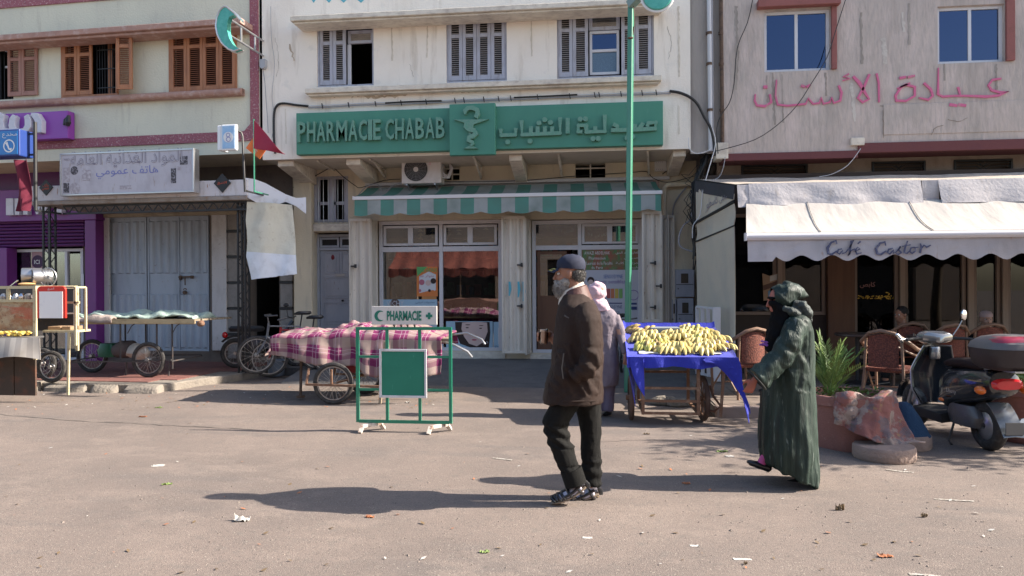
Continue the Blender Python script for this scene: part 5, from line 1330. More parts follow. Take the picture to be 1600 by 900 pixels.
while tx<xr-.1:
 ty=ty0
 while ty<YW-.1:
  lim=xr-.22+max(0,ty-yfr-.3)*.28
  if tx+ts<lim and tn<298:
   m=MB();dz=random.uniform(0,.004);m.box(tx+.004,tx+ts-.004,ty+.004,ty+ts-.004,.119,.128+dz);obj('paving_tile',m,tile_m,pavl);tn+=1
  ty+=ts
 tx+=ts
x=-10.5;r_=random.Random(3)
while x<xr-.3:
 L_=r_.uniform(.35,.8)
 m=MB();m.loft([(x+L_/2,yfr-.06,-.02,L_/2,.14),(x+L_/2,yfr-.05,.06,L_/2*.98,.13),(x+L_/2,yfr-.02,.10+r_.uniform(-.02,.02),L_/2*.9,.09)],18,power=4)
 m.v=[p+V((0,.035*fbm((p.x*4,p.y*3,p.z*5)),.02*fbm((p.x*5,p.y*4,9))))for p in m.v]
 obj('kerb_stone',m,conc,pavl,smooth=True);x+=L_+r_.uniform(.02,.15)
FR[0]=MAIN
apr=M('dark_concrete_apron',(.125,.118,.115),.9,[(3,(1,2,1),.45,.68,(.085,.082,.082),.7),(18,(1,1,1),.58,.7,(.20,.185,.17),.5)],bump=1,bscale=30)
ax0,ax1=PX(484,560,12.5),1.62
def ap(u,v):
 x=ax0+(ax1-ax0)*u;y0=11.15+.12*fbm((x*1.1,0,4));y=y0+(YW+.05-y0)*v
 h=ZB-.08;z=(.012+(h-.012)*min(1,(v/.78))**.8)-.03*(v<.001)
 return(x,y,z+.01*fbm((x*2,y*2,2))*(v<.9))
m=MB();m.grid(ap,60,16);obj('concrete_apron',m,apr,kind='structure',smooth=True)
m=MB();q0=PX(458,560,YW);m.box(q0,ax0+.02,YW-.9,YW+.1,-.02,.15);m.box(q0+.35,ax0+.02,YW-.3,YW+.1,.151,ZB-.06);obj('door_step',m,apr,kind='structure',bevel=.02)
ktx,kty=G(1118,636,.12)
m=MB();m.box(ktx,11.5,kty+.12,YC+.4,-.05,.115);ter=obj('cafe_terrace',m,conc,kind='structure')
tt=M('tan_floor_tile',(.22,.175,.145),.7,[(4,(1,1,1),.45,.7,(.15,.12,.10),.6)],bump=.2)
x=ktx+.02
while x<ktx+6.3:
 y=kty+.14
 while y<12.2:
  m=MB();m.box(x+.004,x+.396,y+.004,y+.396,.116,.124+random.uniform(0,.002));obj('paving_tile',m,tt,ter);y+=.4
 x+=.4
x=ktx
while x<9:
 m=MB();m.box(x+.006,x+.794,kty,kty+.118,-.05,.125+random.uniform(-.004,.004));obj('kerb_stone',m,M('pale_kerb',(.36,.28,.24),.85,[(6,(1,1,1),.45,.7,(.25,.2,.17),.7)],bump=.6),ter,bevel=.012);x+=.8
m=MB();r_=random.Random(5)
for i in range(9):
 px,py=1040+r_.random()*90,636+r_.random()*6;x,y=G(px,py);y+=.35;s=r_.uniform(.05,.14);m.ell((x,y,s*.3),s*1.4,s,s*.6,8,5)
m.v=[p+V((.02*fbm(p*9),.02*fbm(p*8+V((3,3,3))),0))for p in m.v]
obj('rubble',m,conc,kind='stuff')
r_=random.Random(77);m=MB()
for i in range(2600):
 px,py=(r_.uniform(0,1600),600+r_.random()**2*290)if i%2 else(r_.gauss(200,160),r_.gauss(612,9))
 if py<600:continue
 x,y=G(px,py);s_=r_.uniform(.003,.009)*(1+.8*(r_.random()<.06));z=gz(x,y);a=r_.uniform(0,3)
 q=[m.pt((x+cos(a+k*1.57)*s_*r_.uniform(.7,1.3),y+sin(a+k*1.57)*s_,z))for k in range(4)];t_=m.pt((x,y,z+s_*.8))
 for k in range(4):m.face((q[k],q[(k+1)%4],t_))
obj('loose_grit',m,M('grit_stone',(.24,.20,.17),.95,[(9,(1,1,1),.45,.6,(.12,.10,.09),.8)]),kind='stuff')
# ACROSS THE STREET (seen mirrored in the shop windows)
ob=thing('opposite_building','plain plastered building across the street mirrored in the pharmacy windows','building',(-3,-9,0))
m=MB();ow=[]
for i in range(7):
 x=-17+i*4.6;ow.append((x,x+1.2,4.2,5.5))
m.wall(-22,16,0,6.6,0,[(a,b,c,d)for a,b,c,d in ow]+[(-20,-16,0,2.9),(-14,-11,0,2.7),(-8.5,-3.6,0,2.9),(-1,3,0,2.8),(5,9,0,2.8)],.3)
m.v=[V((-p.x-6,-p.y-9,p.z))for p in m.v];obj('street_wall',m,M('ochre_plaster',(.40,.31,.24),.9,[(1,(1,1,1),.45,.7,(.30,.24,.2),.7)]),ob)
m=MB();m.box(-22,16,-16,-9.31,0,6.5);obj('dark_core',m,dark_in,ob);m=MB();m.box(-22,16,-9.2,-8.8,6.6,6.85);obj('parapet',m,ledge_m,ob)
st=thing('opposite_stall','stall with a dull red canopy across the street mirrored in the shop windows','stall',(-5.6,-6,0))
redc=M('dull_red_canvas',(.20,.055,.038),.9,[(3,(3,1,1),.42,.65,(.10,.03,.025),.7)],bump=.4)
def oc(u,v):x=-9.6+6.9*u;return(x,-7.4+1.5*v+.02*sin(x*9),3.35-.95*v**.8-.06*sin(pi*v)+.05*sin(x*7)*v)
m=MB();m.grid(oc,80,10,thick=.01);obj('stall_canopy',m,redc,st,smooth=True)
m=MB();m.grid(lambda u,v:(-9.6+6.9*u,-5.89+.01*sin(u*60),2.4-.35*v*(1+.15*sin(u*60))),80,3,thick=.01);obj('stall_valance',m,redc,st,smooth=True)
for x in(-9.5,-6.2,-2.8):m=MB();m.tube([(x,-5.95,0),(x,-5.95,2.45)],.03,8);obj('stall_post',m,rust,st)
m=MB();m.grid(lambda u,v:(-8.2+5*u,-5.2-1.2*v,(.55+.45*sin(pi*u)**.6+.12*fbm((u*6,v*3,0)))*(1 if .06<v<.94 else .2)),40,12,thick=.02)
obj('stall_cover',m,M('brown_tarpaulin',(.20,.10,.075),.9,bump=.5),smooth=True,label='brown tarpaulin heap on a stall across the street',cat='tarpaulin')
rt=thing('street_tree','leafy street tree just right of the picture beside the scooter','tree',(7.3,8.15,0))
m=MB();m.tube([(7.3,8.15,0),(7.25,8.15,1.0),(7.35,8.1,2.0)],[.13,.1,.08],10)
for k in range(7):
 a=k*2.4;m.tube([(7.35,8.1,1.9),(7.35+cos(a)*.5,8.1+sin(a)*.5,2.6),(7.35+cos(a)*.95,8.1+sin(a)*.95,3.1+.3*(k%3))],[.05,.035,.015],6)
obj('trunk',m,M('tree_bark',(.13,.10,.075),.95,bump=1),rt,smooth=True)
m=MB();r_=random.Random(11)
for c in range(46):
 a,e,q=r_.uniform(0,6.28),r_.uniform(-.5,1),r_.random()**.5
 cx_,cy_,cz_=7.35+cos(a)*1.35*q,8.1+sin(a)*1.25*q,2.9+e*.85
 for i in range(70):
  p=V((cx_+r_.gauss(0,.17),cy_+r_.gauss(0,.17),cz_+r_.gauss(0,.14)));s=r_.uniform(.025,.05);d=V((r_.uniform(-1,1),r_.uniform(-1,1),r_.uniform(-.6,.6))).normalized();n_=d.cross(V((r_.uniform(-1,1),r_.uniform(-1,1),1))).normalized()
  m.quad(p-d*s*1.6,p-n_*s*.7,p+d*s*1.6,p+n_*s*.7)
obj('crown',m,M('tree_leaf',(.06,.10,.03),.6),rt,kind='stuff')
# FIXTURES ON THE PHARMACY FRONT
ya1=YW-.75
x0,x1=PX(553,320,ya1),PX(1034,320,ya1)
pa=thing('striped_awning','green and white striped scalloped awning over the pharmacy windows','awning',((x0+x1)/2,ya1,PZ(790,336,ya1)))
stripe=stripes_mat('awning_stripes',(.09,.25,.21),(.33,.36,.36),1.0,.5,rough=.85,dirt=(.10,.16,.13))
zt_,zbar0,zbar1=PZ(790,292,YW-.2),PZ(790,302.5,ya1),PZ(790,308,ya1)
zval=PZ(790,334,ya1);npair=11.2
def rf(u,v):x=x0+(x1-x0)*u;return(x+.05*(1-v)*(1-2*u),YW-.12+(ya1-YW+.12)*v,zt_+.05+(zbar0-zt_-.05)*v-.03*sin(pi*v)+.004*fbm((x*4,v,1)))
m=MB();m.grid(rf,120,8,(npair,1),thick=-.006);obj('awning_roof',m,stripe,pa,smooth=True)
m=MB();m.box(x0-.01,x1+.01,ya1-.025,ya1+.03,zbar1,zbar0);m.box(x0-.02,x0-.011,ya1-.03,ya1+.035,zbar1-.005,zbar0+.01);obj('front_bar',m,M('white_bar',(.72,.70,.72),.4),pa,bevel=.008)
def vl(u,v):x=x0+.01+(x1-x0-.02)*u;z=zval+.055*abs(sin(u*npair*pi))-.02;z=zval+.045*(1-abs(sin((u*npair+.25)*pi)));return(x,ya1-.008*sin(x*5)*v+.006*fbm((x*4,v,3))-.01*v,zbar1+(z-zbar1)*v)
m=MB();m.grid(vl,220,5,(npair,1),thick=-.005);obj('valance',m,stripe,pa,smooth=True)
for q in(.03,.97):
 X_=x0+(x1-x0)*q;m=MB();m.tube([(X_,ya1,zbar0-.02),(X_,YW-.3,zbar0+.02),(X_,YW-.01,zbar0+.12)],.014,6);obj('awning_arm',m,steel,pa)
m=MB();xx=PX(720,292,YW-.1);m.lathe([(.05,x0+.1),(.05,x1-.1)],(0,YW-.09,zt_+.03),12,'X');obj('roller_tube',m,steel,pa,smooth=True)
yac=YW-.52
q=R4(627,245,694,286.5,yac);q=(q[0],PX(672,260,yac)+.0,PZ(650,286.5,yac),PZ(650,243,yac));xe=PX(689,260,yac)
ac=thing('air_conditioner','white air conditioner outdoor unit with round fan under the green sign','air conditioner',((q[0]+xe)/2,yac+.14,q[2]))
W_=M('ac_casing',(.62,.60,.60),.45,[(5,(1,1,1),.5,.7,(.48,.45,.43),.6)])
m=MB();m.box(q[0],xe,yac,yac+.30,q[2],q[3]);obj('casing',m,W_,ac,bevel=.02)
xf=q[0]+(q[3]-q[2])*.54;zf=(q[2]+q[3])/2;rf_=(q[3]-q[2])*.42
m=MB();m.lathe([(rf_,yac-.004),(rf_,yac-.001)],(xf,0,zf),36,'Y');obj('fan_opening',m,black_pl,ac)
for k in range(7):
 m=MB();m.torus((xf,yac-.012,zf),rf_*(1-k*.13),.0045,'Y',36,5);obj('grille_ring',m,M('grille_grey',(.20,.20,.21),.5),ac,smooth=True)
m=MB()
for k in range(14):
 a=k*pi/7;m.bar((xf+cos(a)*rf_*.2,yac-.014,zf+sin(a)*rf_*.2),(xf+cos(a+.25)*rf_,yac-.014,zf+sin(a+.25)*rf_),.006,.006,up=(0,1,0))
obj('grille_spokes',m,MATS['grille_grey'],ac,kind='stuff')
m=MB();m.lathe([(.045,yac-.022),(.05,yac-.005)],(xf,0,zf),18,'Y');obj('fan_hub',m,W_,ac,smooth=True)
xg,zg=P(672,250,yac);m=MB();m.lathe([(.05,yac-.006),(.05,yac-.001)],(xg,0,zg),22,'Y');lg=obj('round_logo',m,M('pink_logo',(.60,.13,.25),.5),ac)
m=MB();m.torus((xg,yac-.009,zg),.032,.0035,'Y',20,4,a0=-1.3,a1=pi+1.0);m.box(xg-.012,xg-.008,yac-.009,yac-.007,zg-.012,zg+.014);m.box(xg-.012,xg+.006,yac-.0095,yac-.0075,zg-.014,zg-.010);obj('logo_mark',m,white_txt,lg,kind='stuff')
m=MB();put_text(m,'LG',xg-.022,yac-.004,zg-.085,h=.022);obj('logo_lettering',m,MATS['pink_logo'],ac)
m=MB()
for dx in(.1,.62):m.bar((q[0]+dx,yac-.02,q[2]-.02),(q[0]+dx,YW-.02,q[2]-.02),.03,.03);m.bar((q[0]+dx,yac+.1,q[2]-.03),(q[0]+dx,YW-.02,q[2]-.25),.02,.02)
obj('wall_bracket',m,steel,ac,kind='stuff')
m=MB();xs_=xe
for k in range(3):m.tube([(xs_-.01,yac+.12,q[2]+.12+k*.05),(xs_+.09+k*.02,yac+.12,q[2]+.10),(xs_+.14+k*.02,yac+.16,q[2]+.25+k*.02),(xs_+.10,yac+.26,q[2]+.40),(xs_+.02,YW-.03,q[2]+.42)],.014,7)
obj('pipe_loop',m,white_cable,ac,smooth=True,kind='stuff')
yk_=YU-.03
def wp(pts,y=yk_):return[(P(a,b,y)[0],y,P(a,b,y)[1])for a,b in pts]
r_=random.Random(2)
def line(a,b,y0,y1,n=14,j=1.0):return[(a+(b-a)*i/n,y0+(y1-y0)*i/n+r_.uniform(-j,j))for i in range(n+1)]
main_l=line(482,1048,165.5,143,16,.5)
wire('facade_cable',wp(main_l),.011,white_cable,'upper pale cable running above the green sign',group='cables above the sign')
wire('facade_cable',wp([(a,b+2.6)for a,b in main_l],yk_-.01),.009,grey_cable,'lower grey cable running above the green sign',group='cables above the sign')
wire('cable_sleeve',wp([(430,240),(428,215),(428,180),(432,166),(442,161.5),(462,164),(482,166)]),.02,black_cable,'black cable sleeve bending down at the left end of the sign','cable',sub=5)
wire('cable_sleeve',wp([(602,161),(640,159),(690,157.5)],yk_-.02),.014,black_cable,'black sleeve on the cable left of the emblem board')
wire('cable_sleeve',wp([(803,152.5),(850,150.5),(902,148)],yk_-.02),.014,black_cable,'black sleeve on the cable right of the emblem board')
wire('cable_sleeve',wp([(1046,142.5),(1062,145),(1078,152),(1090,163),(1100,182),(1110,200),(1116,225),(1117,243)],yk_-.02),.024,black_cable,'thick black cable bundle curving down at the right end of the sign',sub=5)
CL=['letter H of the left text','letter R of the left text','letter A in the middle of the left text','letter I of the left text','space between the two left words','left corner of the emblem board','left part of the emblem board','right part of the emblem board','right corner of the emblem board','first arabic dot on the left','second arabic letter group','arabic alif strokes','gap between the arabic words, left one','gap between the arabic words, right one','sign just left of the green pole','sign just right of the green pole','right end of the sign']
for px,cl in zip((504,545,587,627,666,711,725,756,779,798,840,890,929,936,970,1003,1025),CL):
 x,z=P(px,165.5+(px-482)*-.0405+1,yk_);m=MB();m.bar((x-.005,yk_-.02,z+.04),(x+.012,yk_-.02,z-.05),.014,.02,up=(0,1,0));obj('cable_clip',m,black_cable,label='black cable clip above the '+cl,cat='cable clip',group='cable clips')
wire('left_cable',wp([(0,190),(22,175),(24,60),(26,0)],10.9),.003,black_cable,'thin wire rising at the far left edge in front of the brown shutter')if False else None
wire('wall_cable',wp([(423,10),(424,60),(429,100),(425,150),(429,185),(425,215)]),.004,grey_cable,'thin grey wire meandering down the white wall left of the sign')
wire('wall_cable',wp([(411,108),(414,130),(416,160),(418,185),(419,208)]),.006,grey_cable,'grey wire dropping from the transformer box of the crescent')
ybk=YW-.02
wire('undercroft_cable',wp([(432,226),(446,230),(450,243),(476,256),(520,257),(545,255),(575,258),(578,280),(590,262),(605,257),(680,253),(760,253),(800,254),(860,251),(930,246),(990,243),(1030,241),(1045,246),(1046,262),(1035,272)],ybk-.03),.009,black_cable,'black wire looping along the wall under the green sign')
wire('undercroft_cable',wp([(458,293),(480,282),(505,268),(520,262),(535,275),(555,290),(565,293),(600,282),(625,280)],ybk-.08),.008,black_cable,'black wire crossing below the struts left of the air conditioner')
wire('undercroft_cable',wp([(694,284),(740,284),(820,282),(900,275),(980,270),(1010,268),(1020,278),(1045,285),(1085,275)],ybk-.05),.007,black_cable,'thin wire hanging along the pale moulding above the awning')
wire('undercroft_cable',wp([(560,305),(572,292),(590,288),(600,300),(618,288),(650,285)],ybk-.3),.008,grey_cable,'tangled grey wire on the left end of the striped awning')
q=R4(1023,251,1042,267,ybk-.05);m=MB();m.box(q[0],q[1],ybk-.06,ybk+.015,q[2],q[3]);jb=obj('junction_box',m,W_,bevel=.006,label='small white junction box on the wall near the right corbel',cat='junction box')
m=MB();[m.lathe([(.008,ybk-.066),(.008,ybk-.061)],(q[0]+.03+.035*k,0,z),6,'Y')for k in range(4)for z in(q[2]+.03,q[3]-.03)];obj('box_screw',m,grey_cable,jb,kind='stuff')
for k,(a,b,rr,mt,lb_)in enumerate(((1107,1110.5,.038,white_cable,'pale plastic pipe on the grey wall between the two buildings'),(1112,1114,.016,grey_cable,'thin grey pipe beside the pale plastic pipe'),(1125.5,1129,.03,rust,'dark spotted drain pipe right of the pale pipe'))):
 yy=YU-.02-k*.01;x,z1=P(a,-40,yy);x2,z2=P(b,236,yy);m=MB();m.tube([(x,yy,z1+1),(x2,yy,z2)],rr,10)
 pp=obj('drain_pipe',m,mt,smooth=True,label=lb_,cat='pipe')
 for py in(52,100,172):
  if k!=1:xx_,zz_=P(a+(b-a)*py/236,py,yy);m=MB();m.lathe([(rr*1.35,zz_-.02),(rr*1.35,zz_+.02)],(xx_,yy,0),10);obj('pipe_collar',m,rust,pp)
wire('hanging_wire',wp([(1176,0),(1168,35),(1152,75),(1147,130),(1140,160),(1128,178),(1120,200),(1122,240)],YC-.06),.008,black_cable,'black wire curving down the grey wall beside the drain pipe')
wire('hanging_wire',wp([(1321,0),(1305,50),(1292,90),(1268,130),(1245,165),(1215,195),(1180,218),(1135,232),(1100,240)],YC-.12),.007,black_cable,'black wire sagging across the pink lettering')
wire('hanging_wire',wp([(1345,232),(1325,258),(1300,272),(1280,276)],YC-.12),.005,white_cable,'short pale wire hanging from the beam above the cafe canopy')
wire('hanging_wire',wp([(1113,200),(1118,225),(1108,262),(1098,300),(1094,335),(1083,352),(1082,372)],YC-.25),.008,white_cable,'pale wire falling along the side canvas')
wire('hanging_wire',wp([(1133,245),(1130,262),(1122,278),(1100,286),(1096,300)],YC-.2),.006,grey_cable,'grey wire loop at the top of the side canvas')
wire('hanging_wire',wp([(1076,215),(1077,232),(1088,240),(1105,236),(1113,230)],YU-.1),.007,white_cable,'white wire loop below the right end of the sign')
r_=random.Random(21);m=MB()
for k in range(20):
 xs_=1096+r_.uniform(-6,12);pts=[]
 for i,py in enumerate(range(236,440,17)):
  cx_=1108-22*min(1,(py-236)/50)+(-2 if py>300 else 0);pts.append((cx_+r_.gauss(0,2.6 if py<330 else 1.8),py+r_.uniform(-6,6)))
 Q=wp(pts[:r_.randint(5,12)],12.35+r_.uniform(-.12,.12));m.tube(Q,r_.uniform(.008,.016),5)
for k in range(9):
 a,b=1090+r_.uniform(-5,12),r_.uniform(250,340);m.tube(wp([(a,b),(a-r_.uniform(8,25),b+r_.uniform(-10,22)),(a-r_.uniform(12,30),b+r_.uniform(10,40)),(a-r_.uniform(0,8),b+r_.uniform(30,60))],12.4),.006,5)
obj('cable_tangle',m,black_cable,smooth=True,kind='stuff',label='dense tangle of black cables between the pharmacy and the cafe',cat='cables')
wire('looped_pipe',wp([(1082,300),(1080,340),(1068,352),(1061,370),(1063,385),(1078,392),(1085,393)],12.5),.014,grey_cable,'grey hose bending out beside the cable tangle','hose')
wire('looped_pipe',wp([(1079,285),(1062,305),(1052,325),(1051,360),(1051,400)],YW-.05),.014,grey_cable,'grey conduit running down beside the open shutter','pipe')
m=MB();Q=wp([(1038,400),(1038,320),(1038,294),(1043,289),(1060,288),(1079,287)],YW-.12);m.tube(Q,.045,10);obj('bent_pipe',m,cream_low,smooth=True,label='beige pipe bending over beside the right shutter',cat='pipe')
for(a,b,c,d,lab)in((1055,421,1085,464,'upper grey electric meter box beside the open shutter'),(1058,466,1084,512,'lower grey electric meter box above the banana cart'),(1050,468,1057,512,'narrow grey meter box left of the lower one')):
 yy=YW-.22;q=R4(a,b,c,d,yy);t=thing('meter_box',lab,'meter box',((q[0]+q[1])/2,yy+.1,q[2]));m=MB();m.box(q[0],q[1],yy,YW-.003,q[2],q[3]);obj('box_body',m,door_grey,t,bevel=.008)
 w_=q[1]-q[0];h_=q[3]-q[2];m=MB();m.box(q[0]+w_*.3,q[0]+w_*.68,yy-.012,yy-.002,q[2]+h_*.5,q[2]+h_*.85);obj('meter_window',m,M('dark_meter_glass',(.07,.06,.05),.2),t,bevel=.003)
 m=MB();m.box(q[0]+.015,q[1]-.015,yy-.006,yy-.001,q[2]+h_*.44,q[2]+h_*.46);m.lathe([(.012,yy-.012),(.012,yy-.001)],(q[0]+w_*.15,0,q[2]+h_*.3),8,'Y');obj('box_latch',m,black_m,t,kind='stuff')
yy=11.0;t=thing('metal_gate','pale metal gate leaf folded beside the side canvas','gate',(PX(1104,500,yy),yy,.12))
x0,z1=P(1089,479,yy+.5);x1,z2=P(1116,482,yy)
for q_ in(0,.33,.66,1):
 a=V((x0+(x1-x0)*q_,yy+.5-.5*q_,.2));m=MB();m.bar(a,V((a.x,a.y,z1+(z2-z1)*q_)),.03,.05);obj('gate_bar',m,white_alu,t)
m=MB();m.bar((x0,yy+.5,z1),(x1,yy,z2),.04,.03);m.bar((x0,yy+.5,.22),(x1,yy,.22),.04,.03);obj('gate_rail',m,white_alu,t,kind='stuff')
m=MB();m.box(x1-.01,x1+.09,yy-.02,yy+.02,.15,z2+.02);obj('gate_post',m,white_alu,t,bevel=.008)
yp_=10.78;X0=PX(979.5,500,yp_);X1=PX(986,10,yp_);Z1=PZ(985,12,yp_)
gp=thing('green_pole','tall green metal pole standing behind the banana cart','pole',(X0,yp_,0))
m=MB();T=None
m.bar((X0,yp_,0),(X1,yp_,Z1+.1),.082,.082,up=(.52,1,0));obj('pole_shaft',m,pole_green,gp,bevel=.02)
m=MB();m.bar((X1-.02,yp_-.01,Z1+.03),(X1+.35,yp_-.35,Z1+.28),.12,.12);obj('pole_arm',m,M('grey_green_metal',(.22,.30,.27),.4,[(6,(1,1,1),.5,.7,(.14,.22,.19),.6)]),gp,bevel=.01)
m=MB();x,z=P(985,61,yp_);m.ell((x,yp_-.05,z),.045,.02,.016,12,6);m.tube([(X1+.035,yp_-.055,Z1),(X1+.05,yp_-.055,Z1-.25),(X1+.025,yp_-.055,Z1-.42),(X1+.03,yp_-.06,Z1-.3)],.006,5);obj('pole_clamp',m,rust,gp,smooth=True)
x,z=P(1027,-6,yp_-.5);m=MB();m.lathe([(.19,-.04),(.2,-.03),(.2,.03),(.19,.04)],(x,yp_-.5,z),32,'Y');d_=obj('round_sign',m,teal,gp,smooth=True)
m=MB();m.torus((x,yp_-.5,z),.215,.02,'Y',36,8);obj('sign_rim',m,white_txt,d_,smooth=True)
m=MB();m.bar((X1+.30,yp_-.33,Z1+.26),(x,yp_-.48,z+.15),.04,.04);obj('sign_hanger',m,steel,gp)
def poster(name,px,y,mat,label=None,parent=None,th=.004):
 q=R4(*px,y);m=MB();m.box(q[0],q[1],y,y+th,q[2],q[3]);return obj(name,m,mat,parent or ph,label=label),q
yo_=yg+.03
def flat(parent,px,mat,y,name='poster_print',shape=None):
 m=MB()
 if shape=='disc':
  a=P(px[0],px[1],y);r_=px[2]*.0108;m.lathe([(r_,y),(r_,y+.001)],(a[0],0,a[1]),18,'Y')
 elif shape=='poly':m.prism([P(*p,y)for p in px][::-1],y,y+.001)
 else:q=R4(*px,y);m.box(q[0],q[1],y,y+.001,q[2],q[3])
 return obj(name,m,mat,parent)
def words(parent,s,px0,py0,px1,py1,y,mat,ar=False,off=0,name='poster_lettering'):
 x0,z1=P(px0,py0,y);x1,z0=P(px1,py1,y);m=MB();put_text(m,s,x0,y,z0,w=x1-x0,h=z1-z0,ar=ar,off=off,res=1);return obj(name,m,mat,parent)
cyan_p=M('pale_cyan_print',(.34,.50,.62),.6);navy_p=M('navy_print',(.03,.05,.16),.6);org_p=M('orange_print2',(.65,.20,.05),.6);grn_p=M('green_print',(.10,.38,.12),.6);skin_p=M('face_print',(.62,.46,.42),.6);hair_p=M('hair_print',(.035,.02,.018),.7);wht_p=M('white_print_paper',(.62,.63,.66),.6);pink_p=M('pink_print',(.45,.14,.2),.6)
p_,q=poster('orange_poster',(651,417,684,463),yo_-.006,org_p,'orange, green and white product poster')
flat(p_,[(651,417),(668,417),(652,432)],grn_p,yo_-.009,shape='poly');flat(p_,[(655,432),(670,424),(681,429),(681,452),(655,458)],wht_p,yo_-.009,shape='poly')
words(p_,'ADAPAX',656,419,683,425,yo_-.012,grn_p);words(p_,'متوفر هنا',656,429,678,434,yo_-.013,pink_p,True)
for a,b,r_,mt in((659,441,5,pink_p),(669,442,5,skin_p),(677,439,5,hair_p),(656,454,2.5,pink_p),(663,454,2.5,wht_p),(671,454,2.5,hair_p),(679,452,2.5,wht_p)):flat(p_,(a,b,r_),mt,yo_-.014,shape='disc')
poster('notice',(659,452,682,469),yo_-.002,M('orange_notice',(.5,.22,.07),.6));poster('blue_notice',(665,396,680,415),yo_+.03,M('dark_blue_notice',(.03,.04,.16),.6));poster('yellow_notice',(667,403,677,412),yo_+.025,M('yellow_notice',(.42,.36,.04),.6))
p_,q=poster('window_poster',(596,468,683,482),yo_-.003,cyan_p);flat(p_,(617,475,9),M('brown_hair_print',(.12,.08,.075),.7),yo_-.006,shape='disc');words(p_,'VICHY',604,470,631,478,yo_-.010,wht_p)
words(p_,'مختبرات فيشي',649,471,679,475,yo_-.008,navy_p,True)
p_,q=poster('window_poster',(596,482,683,545),yo_-.002,M('poster_pale',(.46,.54,.62),.6))
p_,q=poster('face_poster',(697,502,770,544),yo_-.003,cyan_p,'blue poster with a woman face')
f_=flat(p_,[(711,503),(765,503),(766,520),(764,543),(735,543),(719,537),(712,520)],hair_p,yo_-.006,'hair_print','poly')
flat(p_,[(722,504),(745,502.5),(761,504),(762,518),(756,534),(745,541),(733,537),(725,526),(721,514)],skin_p,yo_-.008,'face_print','poly')
m=MB();y_=yo_-.011
def ebl(cx,cy,w_,h_,mt,nm):
 a=P(cx,cy,y_);m=MB();m.prism([(a[0]+cos(t*pi/6)*w_*.0108,a[1]+sin(t*pi/6)*h_*.0108)for t in range(12)],y_,y_+.001);obj(nm,m,mt,f_)
ebl(730,512,2.8,1.0,hair_p,'eye_print');ebl(751,513,2.6,.9,hair_p,'eye_print');ebl(731,507.5,4.6,.8,hair_p,'brow_print');ebl(741,531,4.6,1.5,M('lip_print',(.45,.10,.14),.5),'lip_print');ebl(743,524,2.4,1.2,M('nose_shade_print',(.50,.32,.29),.6),'nose_print');ebl(752,508.5,4,.6,hair_p,'brow_print')
words(p_,'PO',755,533,763,537,yo_-.012,wht_p);p2,q=poster('side_poster',(771,503,784,545),yo_-.003,cyan_p);words(p2,'LIFTACTIV',773,540,783,543,yo_-.006,navy_p);flat(p2,(778,512,781,538),wht_p,yo_-.006)
gm=M('gold_paper',(.55,.42,.16),.5)
for a,b,n_ in((657,357,3),(676,357,3),(700,356,2),(717,356,2),(737,354,1),(759,354,1),(777,355,1)):
 m=MB()
 for k in range(n_):
  x,z=P(a,b+k*6,yo_+.08);s_=.055;m.prism([(x-s_,z-.06),(x+s_,z-.06),(x,z)],yo_+.08,yo_+.085)
 obj('paper_garland',m,gm,ph,kind='stuff')
p_,q=poster('photo_poster',(908,391,1000,421),yo_-.006,M('street_photo_print',(.17,.16,.07),.5,[(7,(1,1,.5),.45,.55,(.30,.10,.06),1),(9,(1,1,.4),.52,.6,(.10,.22,.08),1),(16,(1,1,1),.6,.64,(.30,.22,.12),.8)]),'colourful window poster with white french and arabic lettering')
for s_,a,b,c,d in(('AWAZI ABDELHAK',913,393,953,397.5),('Pharmacien',920,401,946,405.5),('Lauréat de la Faculté',916,409,957,413.5),('de Paris',924,416,942,420)):words(p_,s_,a,b,c,d,yo_-.012,white_txt)
for s_,a,b,c,d in(('الغازي عبد الحق',962,393,998,398),('صيدلي',975,401,997,406),('خريج كلية',962,409,998,414),('باريس',982,416,997,420)):words(p_,s_,a,b,c,d,yo_-.012,white_txt,True)
p_,q=poster('toothpaste_poster',(908,422,1001,549),yo_-.004,M('poster_lilac_white',(.50,.50,.56),.5),'pale toothpaste poster')
words(p_,'SENSODYNE',943,429,973,435,yo_-.010,M('print_blue',(.07,.14,.38),.5));words(p_,'Dents sensibles',930,437,977,443,yo_-.010,M('print_violet',(.20,.12,.34),.5));words(p_,'SENSODYNE',945,477,972,482,yo_-.010,navy_p)
flat(p_,(923,438,6),hair_p,yo_-.008,shape='disc');flat(p_,(923,441,4.5),skin_p,yo_-.010,shape='disc')
for k,c in enumerate(((.5,.1,.1),(.55,.18,.08),(.55,.4,.08),(.2,.4,.12))):flat(p_,(948+k*6.4,451,953.5+k*6.4,466),M('brush_print%d'%k,c,.5),yo_-.009)
m=MB();a=P(990,461,yo_-.01);m.torus((a[0],yo_-.01,a[1]),.09,.006,'Y',20,4,flat=.2);obj('poster_print',m,MATS['print_violet'],p_)
for a in((945,473,972,474.5),(985,473,995,476),(985,479,995,484),(945,487,968,488)):flat(p_,a,navy_p,yo_-.009)
for px in((842,346,900,368),(914,352,953,376)):
 p_,q=poster('menu_poster',px,yo_+.03 if px[0]<900 else yg+.035,M('purple_menu',(.16,.03,.09),.5,[(22,(1,1,1),.52,.56,(.30,.14,.12),.9)]));words(p_,'الصيدلية',px[0]+5,px[1]+2,px[2]-10,px[1]+8,(yo_+.025 if px[0]<900 else yg+.03),M('yellow_ink',(.5,.42,.06),.5),True)
 words(p_,'العربي 60',px[0]+30 if px[0]<900 else px[0]+4,px[1]+11,px[2]-3,px[1]+20,(yo_+.025 if px[0]<900 else yg+.03),wht_p,True)
